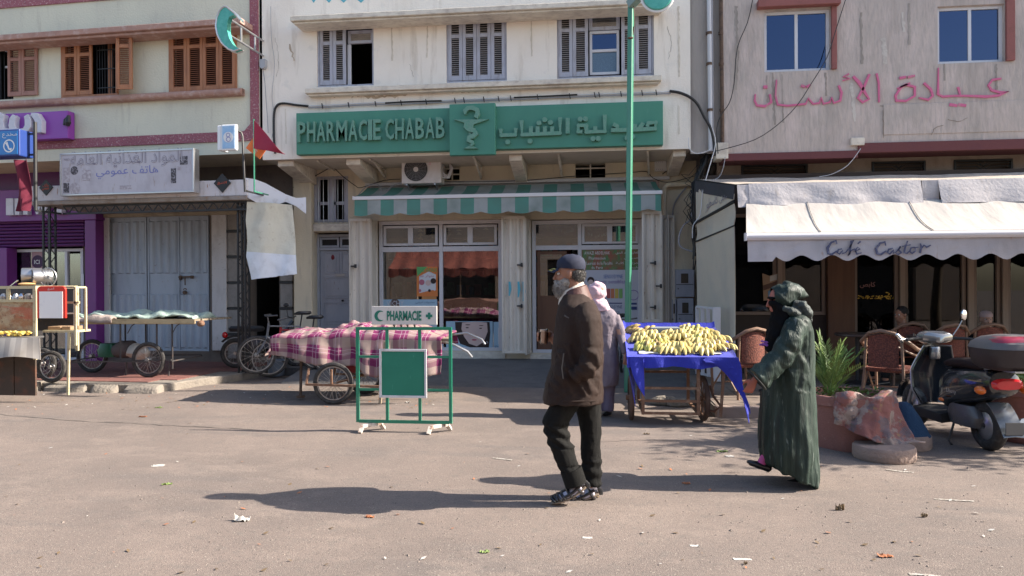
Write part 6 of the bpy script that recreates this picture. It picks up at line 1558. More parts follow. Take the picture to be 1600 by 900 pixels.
p_,q=poster('portrait_poster',(959,349,1001,376),yg+.035,cyan_p);flat(p_,(993,362,9),hair_p,yg+.032,shape='disc');flat(p_,(994,363,6),skin_p,yg+.030,shape='disc')
r_=random.Random(8)
for k in range(4):
 z=ZB+.55+k*.5;t=thing('shop_shelf','dim pharmacy shelf of small boxes, number of the shelf counted from the floor: %s'%('first','second','third','fourth')[k],'shelf',(PX(700,450,15.2),15.2,z))if False else None
sh=thing('shop_shelving','dim brown shelving with medicine boxes inside the pharmacy','shelf',(PX(740,450,15.6),15.6,ZB))
x0,x1=PX(560,450,15.6),PX(1010,450,15.6)
m=MB();[m.box(x0,x1,15.5,15.9,ZB+.2+k*.42,ZB+.23+k*.42)for k in range(6)];obj('shelf_board',m,wood_brown,sh,kind='stuff')
cols=[M('goods_%s'%n_,c,.6)for n_,c in(('white',(.5,.5,.5)),('blue',(.08,.15,.35)),('red',(.4,.06,.05)),('green',(.1,.3,.15)))]
ms=[MB()for _ in cols]
for k in range(5):
 x=x0
 while x<x1:w_=r_.uniform(.05,.16);r_.choice(ms).box(x,x+w_*.9,15.5,15.7,ZB+.231+k*.42,ZB+.23+k*.42+r_.uniform(.1,.3));x+=w_*r_.uniform(1,1.6)
for q_,c in zip(ms,cols):obj('medicine_boxes',q_,c,sh,kind='stuff')
for px,py,s_,lab in((613,445,1.0,'cream figure modelled for a reflection in the left pharmacy window'),):  # solid figure stands in for a person mirrored in the pane
 yy=yg+.35;x,z=P(px,466,yy);m=MB();m.loft([(x,yy,z,.10,.06),(x,yy,z+.08,.09,.06),(x-.02,yy,z+.16,.06,.045),(x-.03,yy,z+.22,.03,.03),(x-.035,yy,z+.27,.035,.035),(x-.035,yy,z+.32,.02,.02)],14);m.box(x-.2,x+.2,yy-.1,yy+.1,ZB,z-.001);obj('mirrored_figure',m,M('cream_mirrored_figure',(.6,.54,.38),.6),smooth=True,label=lab,cat='mirrored_figure')
 # CARTS, STAND, BICYCLES, PLANTS, CHAIRS, SCOOTER
FR[0]=MAIN
tyre=M('tyre_rubber',(.035,.033,.032),.85,[(20,(1,1,1),.5,.65,(.10,.09,.08),.6)],bump=.4)
spoke_m=M('wheel_rim_steel',(.42,.41,.40),.35,[(12,(1,1,1),.5,.62,(.22,.14,.09),.7)],metal=.7)
rusty_m=M('rust_brown_frame',(.19,.10,.06),.85,[(16,(1,1,1),.5,.65,(.33,.22,.15),.7)],bump=.6)
dark_steel=M('dark_cart_steel',(.06,.055,.055),.6,[(16,(1,1,1),.55,.7,(.14,.08,.05),.8)],bump=.3)
planks=M('weathered_planks',(.30,.24,.17),.85,[(5,(.3,4,4),.45,.65,(.18,.14,.10),.7),(20,(.2,1,1),.6,.7,(.42,.36,.27),.5)],bump=.5)
def add_wheel(parent,c,R_,ax,tw=.028,rim=spoke_m,n=24,hub=.03,name='wheel'):
 """bicycle-type wheel about axis ax ('X' or 'Y') at local/frame point c: tyre > rim > spokes"""
 m=MB();m.torus(c,R_-tw,tw,ax,40,8);w_=obj(name,m,tyre,parent,smooth=True)
 m=MB();m.torus(c,R_-2.1*tw,.011,ax,36,6);m.lathe([(hub,-.045),(hub*1.2,-.03),(hub*.6,0),(hub*1.2,.03),(hub,.045)],c,12,ax);obj('rim',m,rim,w_,smooth=True)
 m=MB();C_=V(c)
 for k in range(n):
  a=2*pi*k/n;b=a+(.5 if k%2 else-.5);s=(-1 if(k//2)%2 else 1)*.03
  u=lambda t,r,h:V((cos(t)*r,h,sin(t)*r))if ax=='Y' else V((h,cos(t)*r,sin(t)*r))
  m.bar(C_+u(b,hub,s),C_+u(a,R_-2.1*tw,0),.004,.004)
 obj('spokes',m,rim,w_,kind='stuff')
 return w_
def cloth_top(m,x0,x1,y0,y1,z,amp,seed,over=(.0,.0,.0,.0),nx=60,ny=30,hump=.0,uvs=None,tilt=0,ex=0,fsc=None,hfn=None):
 """draped cloth: flat-ish top with wrinkles, falling over the edges by over=(front,back,left,right)"""
 f,b,l,r=over
 Wx,Wy=x1-x0+l+r,y1-y0+f+b
 def fn(u,v):
  s=-l+Wx*u;t=-f+Wy*v
  dx=min(0,s)if s<0 else max(0,s-(x1-x0));dy=min(0,t)if t<0 else max(0,t-(y1-y0))
  if fsc and dy<0:dy*=fsc(u)
  cx_=min(max(s,0),x1-x0);cy_=min(max(t,0),y1-y0)
  drop=max(abs(dx),abs(dy))+.3*min(abs(dx),abs(dy))
  edge=min(1,drop/.12)
  e=min(cx_,x1-x0-cx_)/.25;e2=min(cy_,y1-y0-cy_)/.25;top=min(1,max(0,min(e,e2)))
  n1=abs(fbm((s*2.3+seed,t*2.6,seed)))*amp+hump*top*(.6+.9*fbm((s*1.3,t*1.1,seed+5)))
  wr=(.045*sin(s*8+seed+2*fbm((s*1.5,t,2)))+.02*sin(s*21+t*5))*edge*(abs(dy)>0)+.025*sin(t*11)*edge*(abs(dx)>0)
  px_=x0+cx_+(dx*.12)+(.03*sin(t*10+seed)if dx else 0)*min(1,abs(dx)*6);py_=y0+cy_+dy*.14-(wr if dy<0 else-wr)*min(1,abs(dy)*5)
  zz=z+n1*(1-edge*.7)*(hfn(u)if hfn else 1)-drop*(.985+.14*fbm((s*2.2,0,seed+9))+.05*sin(s*9))+tilt*cy_+.05*ex*fbm((s*2.5,t*2,seed+2))*min(1,drop*3)
  return(px_,py_,zz)
 m.grid(fn,nx,ny,uvs or(Wx,Wy),thick=.006);return fn
 # plaid cloth cart
yA=9.55;cx_,_=G(521,632)
xL,zt_=P(424,522,yA);xR,_=P(690,540,yA);ZT=.90
pc=thing('handcart','two-wheeled handcart covered by the purple plaid cloth','cart',((xL+xR)/2,yA+.5,0))
wy=G(521,632)[1];R_=.285
wx=G(521,632)[0]
add_wheel(pc,(wx,wy,R_),R_,'Y',.03);add_wheel(pc,(wx+.12,wy+.95,R_),R_,'Y',.03)
m=MB();m.bar((wx,wy-.06,R_),(wx+.12,wy+1.0,R_),.03,.03);m.bar((wx-.35,wy-.07,R_-.01),(wx+.75,wy-.07,R_-.03),.03,.03);m.bar((wx-.35,wy+1.0,R_),(wx+.75,wy+1.0,R_),.03,.03)
for dx in(-.35,.0,.75):
 m.bar((wx+dx,wy-.07,R_-(.02 if dx else 0)),(wx+dx,wy-.07+(.1 if dx else 0),ZT-.42),.025,.025,up=(0,1,0));m.bar((wx+dx,wy+1.0,R_),(wx+dx,wy+1.0,ZT-.05),.025,.025,up=(0,1,0))
obj('cart_frame',m,rusty_m,pc)
m=MB();m.bar((wx+.72,wy+.0,ZT-.05),(wx+.66,wy-.05,.03),.035,.035);obj('prop_leg',m,planks,pc)
m=MB();m.bar((xL+.35,yA+.2,ZT-.06),(xL+.33,yA+.2,.05),.03,.03,up=(0,1,0));m.lathe([(.06,.03),(.06,.06)],(xL+.33,yA+.2,0),12);obj('prop_leg',m,rust,pc)
for k in range(5):
 m=MB();y_=yA+.02+k*.22;m.box(xL+.06,xR+.1-.06*k,y_,y_+.205,ZT-.05,ZT-.02);obj('plank',m,planks,pc,bevel=.004)
m=MB();m.tube([(xR-.15,yA+.25,ZT-.05),(xR+.12,yA+.25,ZT-.12),(xR+.3,yA+.3,ZT-.22),(xR+.36,yA+.32,ZT-.30)],.016,8);obj('handle',m,steel,pc,smooth=True)
m=MB();m.tube([(xR-.25,yA+.9,ZT-.05),(xR+.2,yA+.85,ZT+.0),(xR+.42,yA+.8,ZT-.09),(xR+.47,yA+.78,ZT-.16)],.016,8);obj('handle',m,steel,pc,smooth=True)
pm=plaid_mat('purple_plaid',(.21,.042,.115),(.30,.235,.205),(.12,.016,.065),(.40,.28,.32))
m=MB();fnp=cloth_top(m,xL,xR,yA-.04,yA+1.05,ZT-.01,.08,3.1,(.44,.2,.17,.02),110,60,.25,ex=1.0,tilt=.03,fsc=lambda u:.50+.62*min(1,u*1.6),hfn=lambda u:min(1,.35+u*2.2)*max(.1,1-max(0,u-.62)*2.4))
obj('plaid_cloth',m,pm,smooth=2,label='purple and cream plaid cloth draped over the handcart',cat='cloth')
m=MB();a=P(430,530,yA-.1);
m.grid(lambda u,v:(xL-.14+.16*u+.03*sin(v*5),yA-.05-.05*sin(u*5+v*4),ZT-.02-.55*v),10,16,(.3,.5),thick=.006);0 and obj('plaid_corner',m,pm,smooth=True,label='hanging corner fold of the plaid cloth at the left end of the handcart',cat='cloth')
m=MB();x,z=P(492,583,yA+.4);m.ell((wx+.1,yA+.5,.48),.42,.25,.11,16,10);m.v=[p+V((0,0,.03*fbm(p*6)))for p in m.v];obj('red_bundle',m,M('dark_red_sack',(.20,.02,.03),.9),smooth=True,label='dark red bundle stowed under the plaid cloth cart',cat='bundle')
m=MB();m.ell((wx+.62,yA+.8,.42),.28,.25,.15,16,10);m.v=[p+V((0,0,.04*fbm(p*7)))for p in m.v];obj('pale_sack',m,M('pale_yellow_sack',(.45,.42,.28),.9),smooth=True,label='pale yellowish sack under the right end of the plaid cart',cat='sack')
# green pharmacy stand sign
ys=G(567,676)[1]+.1
def SP(px,py):return P(px,py,ys)
fx0,fx1=SP(559,590)[0],SP(704,590)[0];fz1,fz0=SP(630,511)[1],SP(630,659)[1]
ss=thing('stand_sign','green metal stand with a pharmacy panel and a blank green board on the road','sign stand',((fx0+fx1)/2,ys,0))
m=MB();t=.032
m.bar((fx0,ys,fz0-.01),(fx0,ys,fz1),t,t,up=(0,1,0));m.bar((fx1,ys,fz0-.01),(fx1,ys,fz1),t,t,up=(0,1,0));m.bar((fx0+t/2,ys,fz1-t/2),(fx1-t/2,ys,fz1-t/2),t,t);m.bar((fx0+t/2,ys,fz0),(fx1-t/2,ys,fz0),t,t)
bz1,bz0=SP(630,545)[1],SP(630,621)[1];bx0,bx1=SP(594,590)[0],SP(668,590)[0]
for px in(605,656):x=SP(px,600)[0];m.bar((x,ys+.002,fz0+t/2),(x,ys+.002,fz1-t),t*.9,t*.9,up=(0,1,0))
for py in(557.5,609):z=SP(630,py)[1];m.bar((fx0+t/2,ys+.003,z),(bx0,ys+.003,z),t*.8,t*.8);m.bar((bx1,ys+.003,z),(fx1-t/2,ys+.003,z),t*.8,t*.8)
obj('stand_frame',m,paint_green,ss)
m=MB();m.box(bx0+.02,bx1-.02,ys-.028,ys-.018,bz0+.02,bz1-.02);bb=obj('green_board',m,M('green_board_paint',(.012,.19,.125),.5,[(4,(1,1,1),.45,.7,(.02,.23,.15),.6),(30,(1,1,.3),.64,.7,(.06,.3,.22),.6)]),ss)
m=MB()
for a in((bx0,bx0+.026,bz0,bz1),(bx1-.026,bx1,bz0,bz1),(bx0+.0262,bx1-.0262,bz0,bz0+.026),(bx0+.0262,bx1-.0262,bz1-.026,bz1)):m.box(a[0],a[1],ys-.04,ys-.016,a[2],a[3])
obj('board_rim',m,M('white_rim',(.66,.65,.66),.5,[(12,(1,1,1),.55,.68,(.4,.35,.3),.6)]),ss,bevel=.003)
for px in(574,679):
 x=SP(px,670)[0];m=MB();m.bar((x,ys-.17,.05),(x,ys+.17,fz0-.03),.03,.035)if False else None
 m.bar((x-.02,ys-.10,fz0-.035),(x+.13,ys+.05,fz0-.03),.035,.035);m.bar((x-.02,ys-.10,fz0-.03),(x-.035,ys-.15,.005),.038,.038,up=(0,1,0));m.bar((x+.13,ys+.05,fz0-.03),(x+.15,ys+.12,.005),.038,.038,up=(0,1,0))
 obj('foot',m,M('chipped_white_paint',(.55,.50,.45),.7,[(14,(1,1,1),.52,.6,(.20,.10,.06),.8)]),ss)
hx0,hz1=SP(581,478.5);hx1,hz0=SP(683,508)
m=MB();m.box(hx0,hx1,ys-.012,ys+.012,hz0+.005,hz1);hp=obj('header_panel',m,M('chipped_white_panel',(.62,.60,.57),.6,[(6,(1,1,1),.55,.7,(.45,.41,.37),.6),(9,(1,1,1),.64,.68,(.12,.07,.05),.9)]),ss,bevel=.003)
greenp=M('sign_paint_green',(.012,.17,.12),.5)
x0,z1=SP(605,485.5);x1,z0=SP(659,501);m=MB();put_text(m,'PHARMACIE',x0,ys-.0155,z0,w=x1-x0,h=z1-z0,off=.035);obj('panel_lettering',m,greenp,hp)
x,z=SP(671,493.5);m=MB();a=.036;b=.012*1.2;m.prism([(x-b,z-a),(x+b,z-a),(x+b,z-b),(x+a,z-b),(x+a,z+b),(x+b,z+b),(x+b,z+a),(x-b,z+a),(x-b,z+b),(x-a,z+b),(x-a,z-b),(x-b,z-b)],ys-.0155,ys-.0125);obj('cross_mark',m,greenp,hp)
x,z=SP(594,493.5);m=MB();r1,r2,o2=.060,.046,.022;pts=[(x+cos(t)*r1,z+sin(t)*r1)for t in[radians(48+i*(264/20))for i in range(21)]];q2=[(x+o2+cos(t)*r2,z+sin(t)*r2)for t in[radians(68+i*(224/20))for i in range(21)]]
for i in range(20):
 m.face([m.pt((p[0],ys-.0155,p[1]))for p in(pts[i],pts[i+1],q2[i+1],q2[i])])
obj('crescent_mark',m,greenp,hp)
m=MB()
for px in(616,627,637,648):x,z=SP(px,508);m.lathe([(.008,ys-.03),(.008,ys-.0)],(x,0,z),8,'Y');m.bar((x,ys,z-.02),(x,ys,z+.03),.015,.01,up=(0,1,0))
obj('panel_bolt',m,rust,ss,kind='stuff')
# flat table cart with blankets (left)
zp=.125;yB=G(232,590,zp)[1]
xl,_=P(78,500,yB);xr_,_=P(314,500,yB);ZB2=PZ(230,502,yB)
tc=thing('table_cart','flat wooden table cart on bicycle wheels with blankets left of the metal door','cart',((xl+xr_)/2,yB+.5,zp))
for k in range(5):m=MB();m.box(xl+.02*k,xr_-.03*(4-k),yB+k*.2,yB+k*.2+.19,ZB2,ZB2+.03);obj('plank',m,planks,tc,bevel=.003)
m=MB();m.box(xl,xr_-.1,yB-.012,yB-.002,ZB2-.04,ZB2+.035);m.box(xl+.1,xr_-.12,yB+.02,yB+.05,ZB2-.05,ZB2-.002);obj('edge_board',m,M('pale_edge_board',(.46,.37,.22),.8,[(9,(.3,1,1),.5,.65,(.25,.18,.1),.7)],bump=.3),tc)
m=MB();xx,zz=P(310,510,yB);m.ell((xr_-.03,yB+.05,ZB2-.04),.07,.05,.05,10,6);m.v=[p+V((.01*fbm(p*30),0,.01*fbm(p*30)))for p in m.v];obj('board_end',m,rusty_m,tc,smooth=True)
zs_=zp+.26
m=MB()
for px in(187,244,268):x=PX(px,540,yB);m.bar((x,yB+.02,zs_-.12 if px==268 else zs_-.0),(x,yB+.02,ZB2),.02,.02,up=(0,1,0))
for px in(196,228):x=PX(px,540,yB+.9);m.bar((x,yB+.9,zs_),(x,yB+.9,ZB2),.02,.02,up=(0,1,0))
a,b=PX(113,560,yB),PX(268,558,yB);m.bar((a,yB+.0,zs_-.02),(b,yB+.0,zs_+.03),.025,.025);m.bar((a,yB+.9,zs_),(b,yB+.9,zs_+.03),.025,.025)
for x in(a,b):m.bar((x,yB,zs_+.01),(x,yB+.9,zs_+.01),.02,.02)
for px in(197,264):x=PX(px,590,yB);m.bar((x,yB+.02,zs_),(x-.02,yB+.02,zp+.03),.018,.018,up=(0,1,0))
for px,s in((198,1),(268,1)):x=PX(px,520,yB);m.tube([(x,yB+.02,ZB2-.2),(x+.07,yB+.02,ZB2-.08),(x+.13,yB+.02,ZB2-.04)],.008,6)
m.bar((PX(140,565,yB),yB-.05,zs_),(PX(236,565,yB),yB-.05,zs_),.02,.02);obj('cart_frame',m,dark_steel,tc)
wx_=PX(232,560,yB);
add_wheel(tc,(wx_,yB,zp+.29),.29,'Y',.034);add_wheel(tc,(PX(144,560,yB+.55),yB+.55,zp+.29),.29,'Y',.034)
blg=M('teal_blanket',(.34,.43,.38),.95,[(5,(1,1,1),.45,.65,(.20,.29,.26),.7),(40,(1,1,1),.5,.7,(.42,.48,.42),.5)],bump=1.2,bscale=60);blb=M('brown_blanket',(.34,.28,.25),.95,[(5,(1,1,1),.45,.65,(.24,.19,.17),.7),(40,(1,1,1),.5,.7,(.42,.37,.33),.5)],bump=1.2,bscale=60)
m=MB();cloth_top(m,PX(80,500,yB)-.02,PX(175,500,yB),yB-.02,yB+.75,ZB2+.035,.10,1.7,(.07,.04,.05,.02),50,30,.05,ex=1);obj('brown_blanket',m,blb,smooth=2,label='greyish brown blanket on the left half of the table cart',cat='blanket')
m=MB();cloth_top(m,PX(95,500,yB),PX(290,500,yB)+.05,yB+.12,yB+.85,ZB2+.05,.11,6.3,(.03,.04,.03,.05),80,30,.05,ex=1);obj('teal_blanket',m,blg,smooth=2,label='pale teal blanket crumpled along the table cart',cat='blanket')
x=PX(170,530,yB+.45);m=MB();m.loft([(x,yB+.45,zs_+.03,.15,.12),(x,yB+.45,zs_+.14,.17,.13),(x,yB+.45,zs_+.26,.12,.1)],16,power=3.5);obj('green_canister',m,M('dark_green_plastic',(.01,.09,.045),.4),smooth=True,label='dark green canister on the lower shelf of the table cart',cat='canister')
x=PX(195,530,yB+.5);m=MB();m.ell((x,yB+.5,zs_+.16),.24,.2,.15,18,12);m.v=[p+V((.02*fbm(p*6),0,.05*fbm(p*5)))for p in m.v];obj('dark_sack',m,M('dark_sack',(.12,.10,.095),.95,bump=.8),smooth=True,label='dark sack on the lower shelf beside the green canister',cat='sack')
x=PX(216,535,yB+.35);m=MB();m.ell((x,yB+.35,zs_+.12),.2,.13,.11,18,12);m.v=[p+V((.03*fbm(p*8),0,.06*fbm(p*7+V((4,0,0)))))for p in m.v];obj('white_sack',m,M('off_white_sack',(.52,.48,.42),.9,bump=1),smooth=True,label='crumpled off-white sack above the right wheel of the table cart',cat='sack')
# food cart at the left edge
yF=9.15
def FP(px,py,y=yF):return P(px,py,y)
fc=thing('food_cart','rusty painted food cart with shelf rack at the left edge','cart',(FP(20,590)[0],yF+.4,0))
x0,x1=-8.9,FP(57,500)[0];z1=FP(30,449)[1];z0=FP(30,522)[1]
pr=M('rusty_painted_panel',(.42,.33,.22),.75,[(4,(1,1,1.5),.45,.6,(.30,.13,.06),.85),(12,(1,1,1),.56,.66,(.14,.06,.04),.8),(2,(1,1,4),.55,.62,(.45,.12,.07),.7)],bump=.5)
crm=M('cream_frame_paint',(.50,.44,.28),.7,[(12,(1,1,1),.55,.68,(.25,.15,.08),.7)])
m=MB();zm=FP(30,470)[1];m.box(x0,x1-.03,yF,yF+.02,z0,zm);obj('front_panel',m,pr,fc)
m=MB()
for z in(z1,zm):m.bar((x0,yF-.01,z),(x1,yF-.01,z),.03,.04)
m.bar((x1-.01,yF-.012,z0-.35),(x1-.01,yF-.012,z1+.02),.045,.03,up=(0,1,0));m.bar((x1-.01,yF+.8,z0-.3),(x1-.01,yF+.8,z1),.04,.03,up=(0,1,0));m.bar((x1-.01,yF,z1),(x1-.01,yF+.8,z1),.03,.04);obj('top_frame',m,crm,fc)
for px in(14,):m=MB();x=FP(px,460)[0];m.bar((x,yF-.012,zm),(x,yF-.012,z1),.04,.03,up=(0,1,0));obj('frame_post',m,crm,fc)
m=MB();m.box(x0,x1-.03,yF+.05,yF+.75,z0+.25,z0+.27);m.box(x0,x1-.03,yF+.75,yF+.78,z0,z1);obj('inner_tray',m,dark_steel,fc)
r_=random.Random(4)
for i in range(9):
 x=FP(2,462)[0]+i*.095-.28;
 if x>x1-.08:break
 m=MB();m.lathe([(.03,0),(.045,.01),(.048,.05+r_.uniform(0,.03)),(.02,.1)],(x,yF+.14,zm+.0),14);obj('metal_bowl',m,chrome if i%2 else steel,smooth=True,label='small shiny steel bowl, %s from the left in the row on the food cart'%('first','second','third','fourth','fifth','sixth','seventh','eighth','ninth','tenth')[i],cat='bowl',group='steel bowls in the food cart')
zt_=FP(20,521)[1]
m=MB();m.box(x0,PX(46,520,yF-.28),yF-.28,yF-.02,zt_-.05,zt_-.03);obj('counter_tray',m,steel,fc)
m=MB()
for i in range(150):x=r_.uniform(-8.5,PX(37,515,yF-.2));m.ell((x,yF-r_.uniform(.06,.24),zt_-.01+r_.uniform(0,.045)),.028,.022,.016,6,4)
obj('fried_food',m,M('yellow_food',(.60,.42,.07),.6,[(20,(1,1,1),.5,.65,(.7,.6,.3),.7)]),smooth=True,kind='stuff',label='heap of yellow fried food on the front tray of the food cart',cat='food')
shm=stripes_mat('grey_striped_sheet',(.42,.39,.35),(.30,.28,.26),.16,.5,rough=.9,dirt=(.2,.17,.14))
m=MB();x1s=PX(58,540,yF-.35);m.grid(lambda u,v:(x0+(x1s-x0)*(u+(.05*v*u)),yF-.30-.10*v+.02*sin(u*14)*v,zt_-.04-.30*v-.06*sin(u*6)*v*(u>.6)),50,10,(x1s-x0,.3),thick=.006);obj('striped_sheet',m,shm,smooth=True,label='grey striped sheet hanging over the front of the food cart',cat='cloth')
m=MB();zz0=.12;xc1=FP(53,570)[0];m.box(x0,FP(19,570)[0],yF+.02,yF+.05,.1,zt_-.3);m.box(FP(21,570)[0],xc1,yF+.022,yF+.05,.1,zt_-.3);obj('lower_cabinet',m,M('dark_rusty_panel',(.06,.042,.032),.85,[(5,(1,1,1),.5,.65,(.12,.05,.03),.8)],bump=.5),fc)
x2=FP(108,460)[0];zr0,zr1,zr2=FP(90,518)[1],FP(90,449)[1],FP(90,473)[1]
m=MB();yR=yF+.12
m.bar((x1,yR,zr1),(x2,yR,zr1),.025,.03);m.bar((x2,yR,zr0-.2),(x2,yR,zr1),.03,.025,up=(0,1,0));m.bar((x2,yR+.2,zr0),(x2,yR+.2,zr1),.03,.025,up=(0,1,0));m.bar((x2,yR,zr1),(x2,yR+.2,zr1),.025,.025);m.bar((x1,yR,zr2),(x2+.06,yR,zr2),.025,.03);m.box(x1,x2,yR-.01,yR+.3,zr0-.02,zr0+.01)
m.bar((x2-.1,yR,zr0),(x2-.12,yR,.1),.03,.025,up=(0,1,0));obj('side_rack',m,crm,fc)
for a,b in((60,80),(82,96)):m=MB();q=FP(a,512)[0];q2=FP(b,512)[0];m.box(q,q2,yR+.05,yR+.3,zr0+.012,zr0+.06);obj('cardboard_box',m,M('cardboard',(.30,.20,.12),.9),label='flat cardboard box on the rack shelf, %s one'%('left' if a<70 else 'right'),cat='box',bevel=.006)
for a,rr in((80,.25),(66,.25)):
 wy_=yF+(1.15 if a==80 else 1.6);x=PX(a,560,wy_);add_wheel(fc,(x,wy_,.12+rr),rr,'Y',.032,n=12)
q=[FP(60,447,yF-.02),FP(105,497,yF-.02)]
mb_=thing('menu_board','white notice board with red rounded frame leaning on the food cart rack','board',((q[0][0]+q[1][0])/2,yF-.02,q[1][1]))
def rr_poly(x0,x1,z0,z1,r,n=5):
 o=[]
 for cx,cz,a0 in((x1-r,z1-r,0),(x0+r,z1-r,90)):o+=[(cx+r*cos(radians(a0+90*i/n)),cz+r*sin(radians(a0+90*i/n)))for i in range(n+1)]
 o+=[(x0,z0),(x1,z0)];return o
bx0_,bz1_=q[0];bx1_,bz0_=q[1];T=Matrix.Translation((0,0,0))
m=MB();m.prism(rr_poly(bx0_,bx1_,bz0_,bz1_,.06),yF-.05,yF-.02);obj('board_frame',m,M('red_plastic',(.62,.03,.02),.35),mb_,bevel=.006)
m=MB();m.box(bx0_+.04,bx1_-.04,yF-.056,yF-.051,bz0_+.0,bz1_-.075);f_=obj('board_face',m,M('white_board',(.80,.80,.80),.3,[(7,(1,1,1),.6,.7,(.6,.62,.7),.5)]),mb_)
m=MB();put_text(m,'أشغ',(bx0_+bx1_)/2-.05,yF-.053,bz1_-.06,w=.1,h=.04,ar=True);obj('board_lettering',m,white_txt,mb_)
for(px,py,r_d,ang)in((50,431,.11,.6),(65,432,.10,.9)):
 x,z=FP(px,py,yF+.35);T=Matrix.Translation((x,yF+.35,z))@Matrix.Rotation(ang,4,'Z');m=MB();m.T=T
 m.lathe([(r_d,-.12),(r_d*1.03,-.11),(r_d*1.03,.11),(r_d,.12),(r_d-.008,.12),(r_d-.008,-.12),(r_d,-.12)],(0,0,0),28,'X',cap=False)
 for k in range(6):a=k*pi/3;m.bar((-.12,0,0),(-.12,cos(a)*r_d,sin(a)*r_d),.008,.008)
 obj('chrome_drum',m,steel,smooth=True,label='shiny perforated drum lying on the food cart, %s of the two'%('left' if px<60 else 'right'),cat='drum')
x,z=FP(75,433,yF+.3);wt=thing('wire_wheel','spoked wire wheel standing on top of the food cart rack','wheel',(x,yF+.3,z-.13));m=MB();m.torus((x,yF+.3,z),.13,.008,'Y',28,6);obj('wheel_ring',m,steel,wt,smooth=True)
m=MB();[m.bar((x-cos(k*pi/6)*.13,yF+.3,z-sin(k*pi/6)*.13),(x+cos(k*pi/6)*.13,yF+.3,z+sin(k*pi/6)*.13),.006,.006,up=(0,1,0))for k in range(6)];obj('wheel_spokes',m,steel,wt,kind='stuff')
m=MB();p=FP(14,449,yF+.1);q_=FP(28,438,yF+.1);m.bar((p[0],yF+.1,p[1]),(q_[0],yF+.1,q_[1]),.02,.012);obj('ladle',m,chrome,label='bright metal ladle sticking up from the food cart',cat='ladle')
m=MB();p=FP(42,444,yF+.2);m.ell((p[0],yF+.2,p[1]),.12,.1,.025,14,6);obj('bread_round',m,M('bread_crust',(.45,.28,.12),.8),smooth=True,label='flat round bread lying on the food cart',cat='bread')
# banana cart
yN=8.25
bxL,_=P(985,560,yN);bxR,_=P(1150,560,yN);zf_=PZ(1070,556,yN);dep=1.12;zb_=PZ(1045,512,yN+dep);TL=(zb_-zf_)/dep
bc=thing('banana_cart','rusty barrow with blue cloth carrying bunches of bananas','cart',((bxL+bxR)/2,yN+.5,0))
def onT(x,y,h=0):return V((x,y,zf_+TL*(y-yN)+h))
m=MB();i=[m.pt(onT(*p))for p in((bxL,yN,-.035),(bxR,yN,-.035),(bxR-.05,yN+dep,-.035),(bxL,yN+dep,-.035),(bxL,yN,-.01),(bxR,yN,-.01),(bxR-.05,yN+dep,-.01),(bxL,yN+dep,-.01))]
for q in((0,3,2,1),(4,5,6,7),(0,1,5,4),(1,2,6,5),(2,3,7,6),(3,0,4,7)):m.face([i[k]for k in q])
obj('display_board',m,planks,bc)
lx0,lx1=PX(1005,600,yN),PX(1092,600,yN);m=MB()
for x in(lx0,lx1):m.bar((x,yN+.05,.12),(x,yN+.05,zf_-.04),.035,.035,up=(0,1,0));m.bar((x,yN+.95,.12),(x,yN+.95,zb_-.1),.035,.035,up=(0,1,0));m.bar((x,yN+.05,.14),(x,yN+.95,.14),.03,.03)
for h in(.135,.275,.42):m.bar((lx0,yN+.05,h),(lx1,yN+.05,h),.028,.028);
for h in(.135,.5):m.bar((lx0,yN+.95,h),(lx1,yN+.95,h),.028,.028)
m.bar((bxL+.05,yN+.02,zf_-.055),(bxR-.05,yN+.02,zf_-.055),.035,.03);m.bar((bxR-.12,yN+.02,zf_-.06),(bxR-.16,yN+.06,.1),.03,.03,up=(0,1,0));obj('barrow_frame',m,rusty_m,bc)
T=Matrix.Translation((lx1+.09,yN+.35,.265))@Matrix.Rotation(radians(6),4,'Z');
m=MB();m.T=T;m.torus((0,0,0),.235,.03,'X',32,8);w_=obj('wheel',m,M('rusty_tyre',(.10,.06,.045),.9,[(9,(1,1,1),.5,.65,(.16,.10,.07),.7)]),bc,smooth=True);m=MB();m.T=T;m.torus((0,0,0),.20,.012,'X',28,6);[m.bar((0,0,0),(0,cos(k*pi/5)*.2,sin(k*pi/5)*.2),.01,.01)for k in range(10)];m.lathe([(.03,-.06),(.03,.06)],(0,0,0),10,'X');obj('rim',m,rusty_m,w_)
T=Matrix.Translation((lx0-.12,yN+.35,.265));m=MB();m.T=T;m.torus((0,0,0),.235,.03,'X',32,8);w_=obj('wheel',m,MATS['rusty_tyre'],bc,smooth=True);m=MB();m.T=T;m.torus((0,0,0),.20,.012,'X',28,6);[m.bar((0,0,0),(0,cos(k*pi/5)*.2,sin(k*pi/5)*.2),.01,.01)for k in range(10)];m.lathe([(.03,-.06),(.03,.06)],(0,0,0),10,'X');obj('rim',m,rusty_m,w_)
m=MB();m.tube([(lx1+.16,yN+.3,.42),(lx1+.2,yN+.25,.3),(lx1+.27,yN+.2,.2),(lx1+.2,yN+.2,.14),(lx1+.12,yN+.22,.15)],.014,8);obj('brake_hook',m,rusty_m,bc,smooth=True)
blue_c=M('royal_blue_cloth',(.018,.03,.42),.75,[(4,(1,1,1),.45,.7,(.012,.02,.28),.7),(30,(1,1,1),.6,.7,(.05,.08,.6),.5)],bump=.5,sheen=.2)
